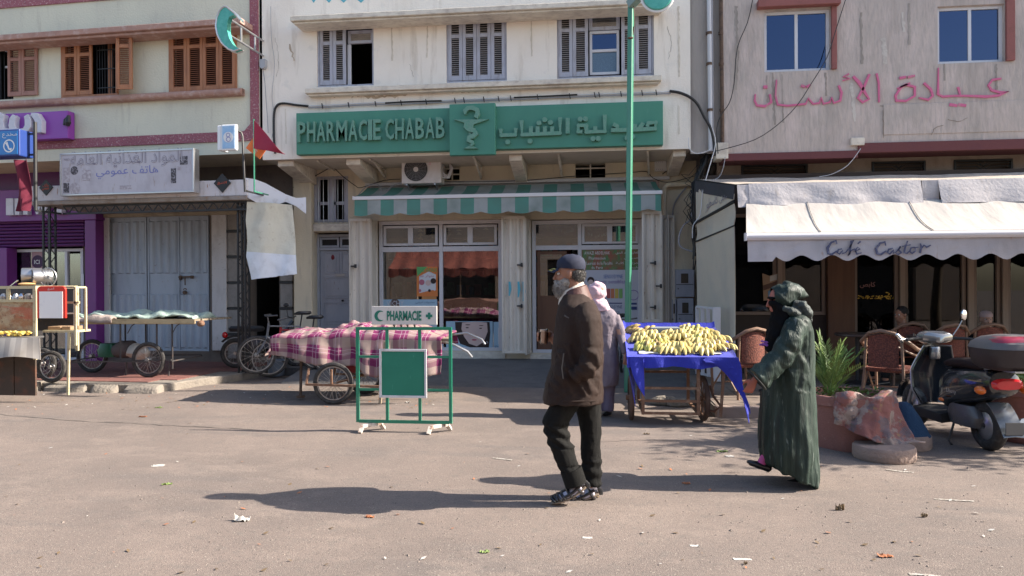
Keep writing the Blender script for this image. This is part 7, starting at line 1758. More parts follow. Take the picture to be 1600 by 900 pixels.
def bcl(u,v):
 x=bxL-.04+(bxR-bxL+.04)*u
 s=v*(dep+.17+.06);t=s-.17
 if t<0:
  wv=.012*sin(x*16)+.010*fbm((x*4,v,2));p=onT(x,yN-.02,-.005);return(p.x,p.y-.012+wv*min(1,-t*9),p.z+t*(.72+.22*fbm((x*2,0,3))))
 t=min(t,dep);p=onT(x-.05*u*t,yN+t,.004+.006*fbm((x*8,t*6,1)));return(p.x,p.y,p.z+max(0,.03-abs(dep-t))*2+max(0,(u-.97))*.6+max(0,(.03-u))*1.0)
m=MB();m.grid(bcl,90,40,thick=.005);bcloth=obj('blue_cloth',m,blue_c,smooth=True,label='royal blue cloth spread under the bananas and hanging over the barrow',cat='cloth')
def drop(u,v):
 y=yN-.02+1.0*u;L_=(.62*(1-u)**1.6+.12);p=onT(bxR-.01-.04*u,y,0);return(p.x+.14*v+.02*sin(y*12+v*2),p.y-.03*v+.05*v*(1-u),p.z-L_*v)
m=MB();m.grid(drop,30,24,thick=.005);obj('cloth_drop',m,blue_c,bcloth,smooth=True)
m=MB();xa,xb=PX(1100,565,yN-.03),PX(1153,565,yN-.03);m.grid(lambda u,v:(xa+(xb-xa)*u+.12*v*u*u+.012*sin(v*9),yN-.045-.03*sin(u*5+v*2)*v,zf_-.01-(.06+.56*u**2.4)*v),24,20,thick=.005);obj('cloth_drop',m,blue_c,bcloth,smooth=True)
m=MB();xa,xb=PX(984,565,yN-.03),PX(1006,565,yN-.03);m.grid(lambda u,v:(xa+(xb-xa)*u+.16*v*(1-u)*v,yN-.04-.02*sin(u*5+v*2)*v,zf_-.01-(.06+.38*(1-u)**1.4)*v),12,16,thick=.005);obj('cloth_drop',m,blue_c,bcloth,smooth=True)
def dropl(u,v):
 y=yN-.02+1.1*u;L_=.52*(1-u)**2.2+.05;p=onT(bxL-.03,y,0);return(p.x+.10*v*(1-u)+.02*sin(y*12)-.06*sin(v*2)*u,p.y-.02*v,p.z-L_*v)
m=MB();m.grid(dropl,24,20,thick=.005);obj('cloth_drop',m,blue_c,bcloth,smooth=True)
m=MB();m.grid(lambda u,v:onT(bxL+.10+(bxR-bxL-.25)*u+.012*fbm((u*20,v*5,1)),yN+.03+.92*v,.015+.008*fbm((u*9,v*9,4))),40,30,thick=.003);obj('paper_liner',m,M('newsprint',(.50,.49,.47),.9,[(20,(1,1,1),.52,.6,(.36,.35,.34),.7)]),smooth=True,label='crumpled newsprint lying under the bananas',cat='paper')
m=MB();p=onT(PX(1045,520,yN+.75),yN+.78,.03);m.box(p.x-.22,p.x+.13,yN+.7,yN+.95,p.z-.01,p.z+.07);obj('grey_tray',m,M('grey_cardboard',(.22,.25,.28),.8),bevel=.008,label='grey box lid lying among the bananas at the back',cat='box')
ban1=M('banana_peel',(.56,.45,.18),.5,[(6,(1,1,1),.45,.62,(.52,.40,.09),.7),(22,(1,1,1),.60,.68,(.18,.11,.04),.8)]);ban2=M('banana_peel_green',(.50,.48,.12),.5,[(18,(1,1,1),.60,.68,(.2,.14,.05),.7)]);ban3=M('banana_peel_brown',(.38,.28,.10),.55,[(10,(1,1,1),.50,.62,(.20,.13,.05),.8)])
def banana_mesh(L_,curve,mt):
 mb=MB();pts=[];rd=[]
 for k in range(9):
  t=k/8;a=(t-.5)*curve;R0=L_/curve;pts.append((R0*sin(a)+L_/2,0,R0*(1-cos(a))*-1));rd.append([.008,.011,.021,.025,.026,.025,.021,.013,.006][k])
 mb.tube(pts,rd,7);return mesh_of(mb,Matrix.Identity(4),'banana',mt,True)
ban_meshes=[banana_mesh(.17,1.0,ban1),banana_mesh(.19,.8,ban1),banana_mesh(.16,1.1,ban2),banana_mesh(.18,.9,ban3)]
hands=[(1000,520,.82,200,8,3,.05,'brownish ripe banana bunch at the back left corner of the barrow'),(1026,523,.80,250,7,3,.05,'browned banana bunch at the back beside the grey box lid'),(1003,535,.50,262,9,0,.05,'yellow banana bunch at the left edge above the front left pile'),(1024,538,.52,280,8,0,.10,'yellow banana bunch second from the left in the middle row'),(1012,548,.18,255,9,2,.03,'greenish banana bunch in the front left pile'),(1030,547,.22,285,8,2,.07,'greenish yellow banana bunch right of the front left pile'),(1040,545,.30,300,7,0,.05,'yellow banana bunch leaning over the middle gap'),(1050,531,.60,255,8,0,.05,'yellow banana bunch in the middle row left of centre'),(1064,534,.55,275,8,0,.09,'topmost yellow banana bunch at the centre of the barrow'),(1078,522,.85,260,8,0,.05,'yellow banana bunch at the back right of the grey lid'),(1095,524,.82,280,7,1,.06,'back right banana bunch near the cloth edge'),(1046,553,.10,250,9,1,.03,'banana bunch at the front edge left of centre'),(1062,553,.10,270,9,0,.05,'banana bunch at the front edge in the centre'),(1074,550,.14,290,8,0,.04,'banana bunch at the front edge right of centre'),(1093,540,.40,250,9,1,.06,'large banana bunch in the right pile'),(1104,535,.55,270,8,1,.09,'banana bunch on top of the right pile'),(1117,537,.52,290,8,0,.06,'banana bunch right of the right pile top'),(1095,552,.10,255,8,1,.04,'banana bunch in the front of the right pile'),(1110,550,.14,275,9,0,.08,'banana bunch at the front right with curved tips'),(1127,550,.20,295,8,0,.05,'rightmost banana bunch near the cloth corner'),(1084,532,.66,270,7,0,.06,'banana bunch behind the right pile')]
r_=random.Random(9)
for(px,py,dy,hd,n_,ms_,lift,lab)in hands:
 x=PX(px,py,yN+dy);base=onT(x,yN+dy+.06,.012+lift*.45)
 t=thing('banana_bunch',lab,'banana bunch',base,0,'banana bunches on the barrow')
 n_-=2
 for k in range(n_):
  f=(k/(n_-1)-.5);layer=k%2
  for lay in(0,1):
   if lay and k>n_-4:continue
   me=ban_meshes[ms_ if r_.random()<.8 else(ms_+1)%4]
   o=bpy.data.objects.new('banana',me);COL.objects.link(o);o.parent=t
   a=radians(hd)+f*1.15+r_.uniform(-.08,.08)
   o.location=(f*.165+(.02 if lay else 0),-.01+.03*lay,.045-.05*abs(f)+.045*lay)
   o.rotation_euler=(r_.uniform(-.25,.25),radians(22+8*lay)+r_.uniform(-.1,.1),a);s_=r_.uniform(.78,.98);o.scale=(s_,s_*1.3,s_*1.3)
   # bicycles, bucket
def bicycle(px_front,y,z0,heading,col,label,sc=1.0,basket=False):
 """heading: direction of travel in degrees; origin under the front wheel"""
 x=PX(px_front,560,y)
 t=thing('bicycle',label,'bicycle',(x,y,z0),radians(heading))
 R_=.32;W=1.02
 old=FR[0];FR[0]=_world(t)
 fm=M(col[0],col[1],.35,coat=.3)
 add_wheel(t,(0,0,R_),R_,'Y',.024,n=20);add_wheel(t,(-W,0,R_),R_,'Y',.024,n=20)
 m=MB();hd=V((-.20,0,.80));hb=V((-.17,0,.62));st_=V((-.72,0,.78));bb_=V((-.58,0,.30));ra=V((-W,0,R_))
 m.tube([hd,st_],.014,8);m.tube([hb,bb_],.018,8);m.tube([st_,bb_],.014,8);m.tube([hd+V((0,0,.05)),hb],.02,8)
 for s in(-.05,.05):m.tube([bb_,ra+V((0,s,0))],.009,6);m.tube([st_,ra+V((0,s,0))],.008,6);m.tube([hb,V((-.08,s,.45)),(0,s,R_)],.010,6)
 obj('bicycle_frame',m,fm,t,smooth=True)
 m=MB();m.tube([hd+V((0,0,.03)),hd+V((.02,0,.16))],.012,8);c=hd+V((.05,0,.17));m.tube([c+V((-.14,-.30,.02)),c+V((-.02,-.22,.01)),c,c+V((-.02,.22,.01)),c+V((-.14,.30,.02))],.012,8);obj('handlebar',m,M('dull_bar',(.12,.12,.125),.4,metal=.5),t,smooth=True)
 m=MB();s_=st_+V((-.03,0,.20));m.tube([st_,s_],.012,8);m.loft([(s_.x+.0,0,s_.z,.13,.055),(s_.x-.02,0,s_.z+.03,.15,.08),(s_.x-.04,0,s_.z+.06,.11,.07)],16);obj('saddle',m,black_pl,t,smooth=True)
 m=MB();m.torus(bb_,.09,.006,'Y',24,6);m.bar(bb_+V((0,-.07,0)),bb_+V((.10,-.07,-.12)),.02,.014);m.bar(bb_+V((0,.07,0)),bb_+V((-.10,.07,.12)),.02,.014);m.box(bb_.x+.06,bb_.x+.14,-.15,-.07,bb_.z-.135,bb_.z-.115);obj('crankset',m,black_m,t)
 FR[0]=old
 return t
bicycle(401,11.55,.125,215,('silver_paint',(.12,.125,.14)),'silver bicycle with its front wheel turned towards the road beside the plaid cart')
bicycle(420,11.8,.05,200,('red_bike_paint',(.35,.02,.03)),'red bicycle parked behind the silver bicycle')
bicycle(962,11.2,.08,262,('dark_bike_paint',(.03,.03,.035)),'dark bicycle standing behind the woman in the pink headscarf')
ym=12.4;x=PX(368,540,ym);t=thing('moped','old dark moped with red tail light behind the lattice post','moped',(x,ym,.125),radians(10))
old=FR[0];FR[0]=_world(t)
add_wheel(t,(0,0,.27),.27,'Y',.04,n=14);add_wheel(t,(1.1,0,.27),.27,'Y',.04,n=14)
m=MB();m.loft([(.45,0,.35,.35,.09),(.42,0,.45,.38,.10),(.35,0,.58,.30,.09)],18,power=3);m.tube([(.8,0,.55),(1.02,0,.85)],.03,8);m.tube([(.98,-.04,.75),(1.1,-.04,.27)],.02,8);m.tube([(.98,.04,.75),(1.1,.04,.27)],.02,8);obj('moped_body',m,M('dark_blue_paint',(.02,.03,.05),.35,coat=.5),t,smooth=True)
m=MB();m.loft([(.2,0,.66,.30,.10),(.2,0,.72,.32,.12),(.2,0,.76,.28,.10)],18,power=3);obj('seat',m,black_pl,t,smooth=True,bevel=0)
m=MB();m.ell((-.18,-.02,.60),.05,.06,.06,12,8);obj('tail_light',m,M('red_lens',(.45,.01,.015),.15,coat=.5),t,smooth=True)
m=MB();m.tube([(1.0,-.3,.92),(1.03,0,.90),(1.0,.3,.92)],.014,8);m.tube([(1.0,-.25,.92),(.98,-.3,1.1)],.006,6);m.ell((.98,-.31,1.14),.05,.015,.035,10,6);m.torus((0,0,.27),.31,.02,'Y',16,6,flat=3.2,a0=.3,a1=2.4);obj('handlebar',m,black_m,t,smooth=True)
FR[0]=old
xb,yb3=G(432,587,.02);m=MB();m.lathe([(.125,0),(.135,.02),(.155,.25),(.165,.26),(.165,.28),(.15,.28),(.12,.03)],(0,0,0),28);bk=obj('bucket',m,M('blue_grey_plastic',(.17,.21,.26),.5,[(6,(1,1,1),.5,.7,(.12,.14,.17),.6)]),smooth=True,label='blue grey plastic bucket beside the front of the plaid cart',cat='bucket');bk.matrix_world=place((xb,yb3,.02));WMX[bk.name]=place((xb,yb3,.02))
# planter with palm, cloth, round bases
plx,ply=G(1322,708);ply+=.36;plx=PX(1325,640,ply)
pt=thing('planter','large terracotta coloured round planter beside the woman in green','planter',(plx,ply,0))
terra=M('faded_terracotta',(.27,.12,.10),.8,[(3,(1,1,1),.45,.7,(.20,.095,.085),.6),(14,(1,1,1),.6,.7,(.36,.22,.18),.5)],bump=.5)
R0=.40;zr_=PZ(1325,622,ply-.38)
m=MB();m.lathe([(R0*.86,0),(R0*.90,.05),(R0*.97,zr_-.10),(R0*1.05,zr_-.09),(R0*1.06,zr_-.01),(R0*1.03,zr_),(R0*.96,zr_),(R0*.93,zr_-.1),(R0*.3,zr_-.1)],(plx,ply,0),48);obj('pot',m,terra,pt,smooth=True)
m=MB();m.lathe([(R0*.94,zr_-.07),(R0*.5,zr_-.05),(.02,zr_-.04)],(plx,ply,0),24,cap=False);m.v=[p+V((0,0,.012*fbm(p*14)))for p in m.v];obj('soil',m,M('potting_soil',(.07,.05,.035),.95,bump=1.5),pt,smooth=True)
palm=thing('palm_plant','small spiky palm growing in the terracotta planter','plant',(plx-.1,ply,zr_-.06))
leafm=M('palm_leaf',(.12,.20,.055),.45,[(4,(1,1,1),.45,.65,(.20,.27,.08),.7),(9,(1,1,1),.6,.7,(.30,.28,.10),.6)])
r_=random.Random(15);lx_,ly_=PX(1297,620,ply),ply
for k in range(15):
 a=k*2.4+.3;el=radians(r_.uniform(38,84));L_=r_.uniform(.42,.66);
 if k==0:a,el,L_=2.6,radians(84),.74
 if cos(a)<-.3:el=max(el,radians(66))
 el=max(el,radians(54))
 m=MB();dirh=V((cos(a),sin(a),0));pts=[]
 for i in range(11):t=i/10;pts.append(V((lx_,ly_,zr_-.05))+dirh*(L_*t*cos(el)*(1+.25*t))+V((0,0,L_*t*sin(el)-.16*L_*t*t*1.2)))
 m.tube(pts,[.007*(1-.6*i/10)for i in range(11)],5)
 for i in range(2,11):
  for s in(-1,1):
   for off in(0,.5):
    tt_=min(10,i+off);p=pts[min(10,int(tt_))].lerp(pts[min(10,int(tt_)+1)],tt_%1);d=(pts[min(10,i)]-pts[i-1]).normalized();side=d.cross(V((0,0,1)))
    if side.length<.01:side=V((1,0,0))
    side.normalize();l_=(.20-.010*i)*r_.uniform(.75,1.15);q=p+(side*s*.62+d*.75+V((0,0,r_.uniform(-.05,.28)))).normalized()*l_;w_=d.cross(q-p).normalized().cross((q-p).normalized())*.0065
    mid=p.lerp(q,.45)+V((0,0,.008));m.quad(p,mid-w_,q,mid+w_)
 obj('palm_frond',m,leafm,palm)
m=MB()
for k in range(260):
 a,q=r_.uniform(0,6.28),r_.random()**.5*.33;p=V((plx+cos(a)*q,ply+sin(a)*q*.8,zr_-.03+r_.uniform(0,.07)));d=V((r_.uniform(-1,1),r_.uniform(-1,1),r_.uniform(-.1,.6))).normalized()*.022;n_=d.cross(V((r_.uniform(-1,1),1,1))).normalized()*.012;m.quad(p-d,p-n_,p+d,p+n_)
obj('low_plants',m,M('low_leaf',(.09,.17,.04),.5),kind='stuff',label='low green plants covering the soil of the planter',cat='plants')
rugm=M('red_patterned_rug',(.25,.105,.095),.95,[(4,(1,1,1),.50,.55,(.32,.27,.24),.85),(6,(1,1,1),.54,.57,(.13,.12,.14),.8),(7,(1,1,1),.60,.63,(.34,.24,.11),.6),(30,(1,1,1),.5,.7,(.28,.12,.11),.5)],bump=.8,bscale=120)
def rug(u,v):
 a=radians(-122+84*u);rr=R0*1.06;s=v*.72
 if s<.13:k=s/.13;r2=rr*(.80+.23*k);z=zr_+.015+.03*sin(u*9)+.02*k
 else:
  k=(s-.13)/.59;r2=rr*1.03+.02*k+.20*k*k*u**1.5+.028*k*(1-abs((u*6.5+.4*k)%1*2-1))+.03*sin(u*12+3*k);z=zr_+.02-.50*k*(.50+.60*u)
 return(plx+cos(a)*r2+.03*fbm((u*4,v*3,1))+.012*sin(u*26+v*5)*v,ply+sin(a)*r2+.02*sin(u*20+v*4)*v+.02*fbm((u*4,v*4,12)),max(.02 if u<.8 else .13,z+.02*fbm((u*5,v*5,7))))
m=MB();m.grid(rug,40,36,(1,1),thick=.01);obj('red_rug',m,rugm,smooth=2,label='faded red patterned cloth draped over the right side of the planter',cat='cloth')
cbm=M('pinkish_concrete',(.30,.22,.185),.9,[(6,(1,1,1),.45,.68,(.20,.15,.13),.7)],bump=1.2,bscale=30)
bx_,by_=G(1378,724);by_+=.22;bx_=PX(1381,710,by_)
m=MB();m.lathe([(.255,0),(.265,.02),(.262,.105),(.25,.12),(.04,.12)],(0,0,0),36);o=obj('round_base',m,cbm,smooth=True,label='front round concrete disc lying beside the planter',cat='concrete base');o.matrix_world=place((bx_,by_,0));WMX[o.name]=o.matrix_world.copy()
m=MB();m.lathe([(.235,0),(.245,.02),(.24,.12),(.23,.135),(.04,.135)],(0,0,0),36);x2_,y2_=PX(1412,690,by_+.5),by_+.5
o=obj('round_base',m,cbm,smooth=True,label='rear concrete disc under the blue cloth heap',cat='concrete base');o.matrix_world=place((x2_,y2_,0))
m=MB();m.grid(lambda u,v:(x2_+cos(u*2*pi)*(.045+.185*v**.8*(1+.12*sin(u*31)*v)),y2_+sin(u*2*pi)*(.05+.17*v**.8),.42-.30*v+.02*fbm((u*8,v*3,2))),60,12,thick=.008)
m.lathe([(.06,.41),(.04,.43),(.01,.435)],(x2_,y2_,0),16,cap=True);obj('blue_cloth_heap',m,M('navy_cloth',(.012,.045,.10),.9,bump=.6),smooth=True,label='dark blue cloth hung over a stump behind the rug',cat='cloth')
p2x,p2y=PX(1612,650,7.9),7.9;t=thing('planter','second terracotta planter cut by the right edge behind the scooter','planter',(p2x,p2y,0));m=MB();m.lathe([(.34,0),(.36,.05),(.39,.46),(.42,.47),(.42,.55),(.38,.55),(.36,.45),(.1,.45)],(p2x,p2y,0),40);obj('pot',m,terra,t,smooth=True)
m=MB()
for k in range(300):a,q=r_.uniform(0,6.28),r_.random()**.5*.34;p=V((p2x+cos(a)*q,p2y+sin(a)*q,.5+r_.uniform(0,.25)));d=V((r_.uniform(-1,1),r_.uniform(-1,1),r_.uniform(-.1,.9))).normalized()*.04;n_=d.cross(V((r_.uniform(-1,1),1,1))).normalized()*.016;m.quad(p-d,p-n_,p+d,p+n_)
obj('leafy_plant',m,leafm,label='leafy plant in the planter at the right edge',cat='plant',base=(p2x,p2y,.5))
# rattan chairs and tables on the terrace
rat=M('rattan_cane',(.19,.11,.07),.55,[(14,(1,1,1),.45,.65,(.26,.14,.08),.7)],bump=.5);ratr=M('red_woven_seat',(.11,.032,.021),.8,[(60,(1,1,1),.5,.55,(.25,.07,.04),.8)],bump=1)
def rattan_chair(label):
 t=thing('rattan_chair',label,'chair',(0,0,0),0,'rattan armchairs on the terrace');old=FR[0];FR[0]=MAIN
 m=MB();m.tube([(-.29,-.27,.64),(-.30,.0,.67),(-.27,.2,.76),(-.14,.30,.87),(0,.32,.90),(.14,.30,.87),(.27,.2,.76),(.30,0,.67),(.29,-.27,.64)],.024,8);obj('top_rail',m,rat,t,smooth=True)
 m=MB();m.tube([(-.27,-.25,.60),(-.28,0,.60),(-.24,.2,.66),(0,.29,.80),(.24,.2,.66),(.28,0,.60),(.27,-.25,.60)],.012,6)
 obj('inner_rail',m,rat,t,smooth=True)
 for sx in(-1,1):
  m=MB();m.tube([(sx*.29,-.28,.64),(sx*.27,-.27,.4),(sx*.26,-.26,0)],.018,8);obj('leg',m,rat,t,smooth=True)
  m=MB();m.tube([(sx*.20,.24,.80),(sx*.22,.24,.4),(sx*.25,.28,0)],.018,8);obj('leg',m,rat,t,smooth=True)
  m=MB();m.tube([(sx*.28,-.24,.1),(sx*.27,0,.38),(sx*.25,.24,.1)],.012,6);obj('brace',m,rat,t,smooth=True)
 m=MB();m.loft([(0,0,.40,.25,.25),(0,0,.43,.27,.27),(0,0,.45,.26,.26)],24,power=4);obj('seat',m,ratr,t,smooth=True)
 m=MB();m.grid(lambda u,v:(-.17+.34*u,.24+.05*sin(pi*u),.46+(.36+.04*sin(pi*u))*v),10,6,thick=.012);obj('backrest',m,ratr,t,smooth=True)
 m=MB();m.bar((-.25,.0,.2),(.25,0,.2),.016,.016);m.bar((-.25,-.2,.38),(.25,-.2,.38),.018,.018);obj('stretcher',m,rat,t);FR[0]=old
 return t
ch0=rattan_chair('rattan armchair with red woven seat between the banana cart and the woman in green')
chairs=[(1158,9.75,205,None),(1392,9.3,140,'rattan armchair seen from its side left of the scooter'),(1470,10.8,190,'rattan armchair behind the scooter handlebar'),(1530,10.9,185,'rattan armchair under the man with white cap'),(1412,11.15,180,'rattan armchair under the man with bare head')]
for i,(px,y,rz,lab)in enumerate(chairs):
 M4=place((PX(px,560,y),y,.125),radians(rz))
 if i==0:ch0.matrix_world=M4;WMX[ch0.name]=M4
 else:copy_tree(ch0,None,M4,lab)
def cafe_table(px,y,label):
 x=PX(px,560,y);t=thing('cafe_table',label,'table',(x,y,.125));m=MB();m.lathe([(.30,.70),(.31,.71),(.31,.73),(.30,.74)],(x,y,.125),32);obj('tabletop',m,M('dark_table',(.06,.045,.04),.3),t,smooth=True);m=MB();m.tube([(x,y,.14),(x,y,.83)],.03,10);m.lathe([(.2,.0),(.2,.02),(.05,.05)],(x,y,.125),24);obj('table_leg',m,black_m,t,smooth=True)
cafe_table(1210,10.2,'small round cafe table in the dark left of the green woman');cafe_table(1455,10.6,'small round cafe table between the two seated men');cafe_table(1340,11.1,'small round cafe table behind the palm')
for px,py,yy in((1160,487,10.3),):
 pass
 # scooter (local frame: +x forward, origin under the rear wheel)
rx,ry=G(1545,704);fx,fy=V((PX(1428,600,8.62),8.62,0)).xy
hd=atan2(fy-ry,fx-rx);S_=thing('scooter','dark scooter with red tail light and burgundy top box parked at the right','scooter',(rx,ry,0),hd)
FR[0]=_world(S_)
WB=1.27
sp=M('black_scooter_paint',(.02,.024,.03),.18,coat=.8,spec=.6);grey_sp=M('dark_silver_paint',(.10,.115,.13),.25,coat=.6,metal=.3);blk=M('black_rubber_plastic',(.02,.02,.021),.6)
def fatwheel(cx,name='wheel'):
 m=MB();m.torus((cx,0,.235),.175,.06,'Y',36,12);w_=obj(name,m,tyre,S_,smooth=True);m=MB();m.lathe([(.13,-.035),(.135,-.03),(.135,.03),(.13,.035),(.03,.05),(.03,-.05),(.13,-.035)],(cx,0,.235),24,'Y',cap=False)
 [m.bar((cx,-.02,.235),(cx+cos(k*2*pi/5)*.13,-.02,.235+sin(k*2*pi/5)*.13),.04,.03,up=(0,1,0))for k in range(5)];obj('rim',m,alu,w_,smooth=True)
fatwheel(0);fatwheel(WB)
def xloft(rings,seg=20,power=2.6):
 m=MB();R_=[]
 for(x,zc,ry_,rz_)in rings:
  row=[]
  for j in range(seg):
   a=2*pi*j/seg;c,d=cos(a),sin(a)
   row.append(m.pt((x,ry_*abs(c)**(2/power)*(1 if c>=0 else-1),zc+rz_*abs(d)**(2/power)*(1 if d>=0 else-1))))
  R_.append(row)
 for k in range(len(R_)-1):
  for j in range(seg):m.face((R_[k][j],R_[k+1][j],R_[k+1][(j+1)%seg],R_[k][(j+1)%seg]))
 m.face(R_[0]);m.face(R_[-1][::-1]);return m
obj('rear_body',xloft([(-.27,.66,.05,.05),(-.23,.66,.14,.11),(-.09,.64,.19,.15),(.15,.60,.21,.18),(.40,.56,.20,.20),(.52,.52,.17,.20),(.56,.50,.12,.16)]),sp,S_,smooth=True)
obj('seat',xloft([(-.12,.79,.08,.03),(-.05,.80,.14,.05),(.2,.81,.16,.055),(.42,.79,.15,.05),(.56,.77,.10,.035)]),M('dark_seat',(.020,.010,.010),.7,spec=.2),S_,smooth=True)
m=xloft([(-.22,.665,.12,.045),(-.265,.66,.145,.055),(-.295,.655,.11,.04)]);obj('tail_light',m,M('red_lens2',(.55,.012,.02),.12,coat=.8),S_,smooth=True)
for s in(-1,1):
 m=MB();m.ell((-.20,s*.205,.60),.075,.035,.040,12,8);obj('rear_indicator',m,M('orange_lens',(.75,.16,.015),.15,coat=.8),S_,smooth=True)
m=MB();m.grid(lambda u,v:(-.12-.24*u,-.10+.2*v,.47-.27*u**1.5-.02*abs(v-.5)),10,6,thick=.012);obj('rear_mudguard',m,grey_sp,S_,smooth=True)
m=MB();m.box(-.37,-.36,-.08,.08,.22,.33);obj('number_plate',m,M('plate_grey',(.10,.10,.10),.4),S_)
m=MB();m.loft([(.25,.02,.20,.22,.12),(.25,.02,.30,.26,.13),(.28,.02,.40,.2,.11)],18,power=3);obj('engine',m,M('dull_engine_alloy',(.16,.16,.165),.45,metal=.6,bump=.5),S_,smooth=True)
m=MB();m.tube([(.25,-.14,.22),(0,-.16,.24),(-.25,-.17,.30)],[.03,.05,.05],12);obj('exhaust',m,steel,S_,smooth=True)
m=MB();m.tube([(.35,.12,.2),(.30,.2,.03),(.22,.22,.01)],.012,6);obj('brake_cable',MB().tube([(.45,-.05,.25),(.6,-.1,.12),(.75,-.05,.2)],.006,6),blk,S_);[obj('control_cable',MB().tube([(.90,s*.22,.99),(1.02,s*.16,1.04),(1.06,s*.05,.95),(1.02,0,.85)],.005,6),blk,S_,smooth=True)for s in(-1,1)];obj('side_stand',m,black_m,S_,smooth=True)
m=MB();m.grid(lambda u,v:(.45+.52*u,-.20+.40*v,.27+.02*sin(pi*v)-(.06*(1-abs(2*v-1))if False else 0)),8,8,thick=.10);obj('footboard',m,blk,S_,smooth=False,bevel=.01)
def shield(u,v):
 z=.30+.62*v;x=.98+.06*sin(pi*v*.9)-.02*v+.05*(v-.5)**2-.16*max(0,v-.55)**1.3;w_=.235-.02*(v>2)-.09*max(0,v-.6)/.4-.07*max(0,.25-v)/.25
 s=2*u-1;return(x-.11*s*s*(1-.2*v),w_*s,z)
m=MB();m.grid(shield,20,24,thick=.022);sh_=obj('leg_shield',m,sp,S_,smooth=True)
m=MB();pts=[V(shield(0,k/14))for k in range(15)]+[V(shield(k/10,1))for k in range(1,10)]+[V(shield(1,1-k/14))for k in range(15)];m.tube(pts,.009,6);obj('shield_trim',m,steel,sh_,smooth=True)
m=MB();m.torus((WB,0,.25),.265,.02,'Y',20,8,flat=4.2,a0=.15,a1=2.7);obj('front_mudguard',m,sp,S_,smooth=True)
m=MB();[m.tube([(WB-.22,s*.075,.62),(WB-.08,s*.09,.40),(WB,s*.085,.235)],.022,8)for s in(-1,1)];obj('front_fork',m,steel,S_,smooth=True)
m=xloft([(.80,1.0,.05,.04),(.84,1.01,.16,.06),(.92,1.01,.18,.075),(1.0,.99,.12,.06),(1.03,.98,.05,.03)]);obj('handlebar_cover',m,M('silver_cover',(.30,.30,.30),.15,metal=.6,coat=.8),S_,smooth=True)
for s in(-1,1):
 m=MB();m.tube([(.86,s*.16,1.0),(.82,s*.26,1.0),(.78,s*.36,.99)],.017,10);obj('hand_grip',m,blk,S_,smooth=True)
 m=MB();m.tube([(.90,s*.22,1.0),(.90,s*.3,.995),(.86,s*.38,.985)],.007,6);obj('brake_lever',m,steel,S_,smooth=True)
m=MB();m.tube([(.86,-.17,1.03),(.84,-.22,1.12),(.82,-.25,1.20)],.006,6);a_=obj('mirror_stalk',m,steel,S_,smooth=True)
T=Matrix.Translation((.82,-.26,1.25))@Matrix.Rotation(radians(20),4,'Z');m=MB();m.T=T;m.ell((0,0,0),.014,.052,.062,16,10);mm_=obj('mirror',m,blk,S_,smooth=True);m=MB();m.T=T;m.ell((-.008,0,0),.011,.045,.055,16,10);obj('mirror_glass',m,chrome,mm_,smooth=True)
T=Matrix.Translation((.88,.38,1.0))@Matrix.Rotation(radians(-35),4,'X');m=MB();m.T=T;m.ell((0,0,0),.014,.025,.065,14,10);obj('mirror',m,chrome,S_,smooth=True)
m=MB();m.lathe([(.045,.58),(.055,.60),(.055,.70),(.05,.71)],(.90,.0,.20),16);[m.torus((.90,0,.86+.014*k),.055,.004,'Z',18,5)for k in range(3)];obj('horn_cover',m,steel,S_,smooth=True)
m=MB();m.loft([(-.33,0,.81,.22,.22),(-.33,0,.85,.27,.27),(-.33,0,.96,.29,.30),(-.33,0,1.0,.295,.305)],28,power=3.2);tb=obj('top_box',m,M('top_box_grey',(.030,.022,.024),.5),S_,smooth=True)
m=MB();m.loft([(-.33,0,1.002,.30,.31),(-.33,0,1.05,.285,.29),(-.33,0,1.10,.20,.22),(-.33,0,1.12,.10,.12)],28,power=3.0);obj('top_box_lid',m,M('dusty_lid',(.13,.12,.12),.45,[(3,(1,1,1),.45,.7,(.2,.18,.17),.6)]),tb,smooth=True)
m=MB();m.loft([(-.40,0,1.06,.19,.265),(-.40,0,1.085,.175,.24),(-.40,0,1.112,.13,.18)],28,power=3.0);obj('lid_inlay',m,M('burgundy_plastic',(.30,.02,.05),.3,coat=.4),tb,smooth=True)
m=MB();m.bar((-.61,-.06,.92),(-.61,.06,.92),.04,.06);obj('box_lock',m,blk,tb)
m=MB();[m.tube([(.05,s*.08,.76),(-.2,s*.1,.80),(-.5,s*.1,.81)],.012,6)for s in(-1,1)];m.box(-.58,-.25,-.14,.14,.80,.815);obj('luggage_rack',m,steel,S_,smooth=False)
m=MB();t_=text_mb('Liberty',.16,.05,0);RM=Matrix.Translation((.33,.206,.50))@Matrix.Rotation(pi,4,'Z');m.add(t_,RM);obj('side_lettering',m,M('silver_print',(.5,.5,.5),.3,metal=.5),S_)
m=MB();m.ell((.42,.205,.42),.05,.012,.02,12,6);m.ell((.42,-.205,.42),.05,.012,.02,12,6);obj('side_reflector',m,MATS['orange_lens'],S_,smooth=True,kind='stuff')
FR[0]=MAIN
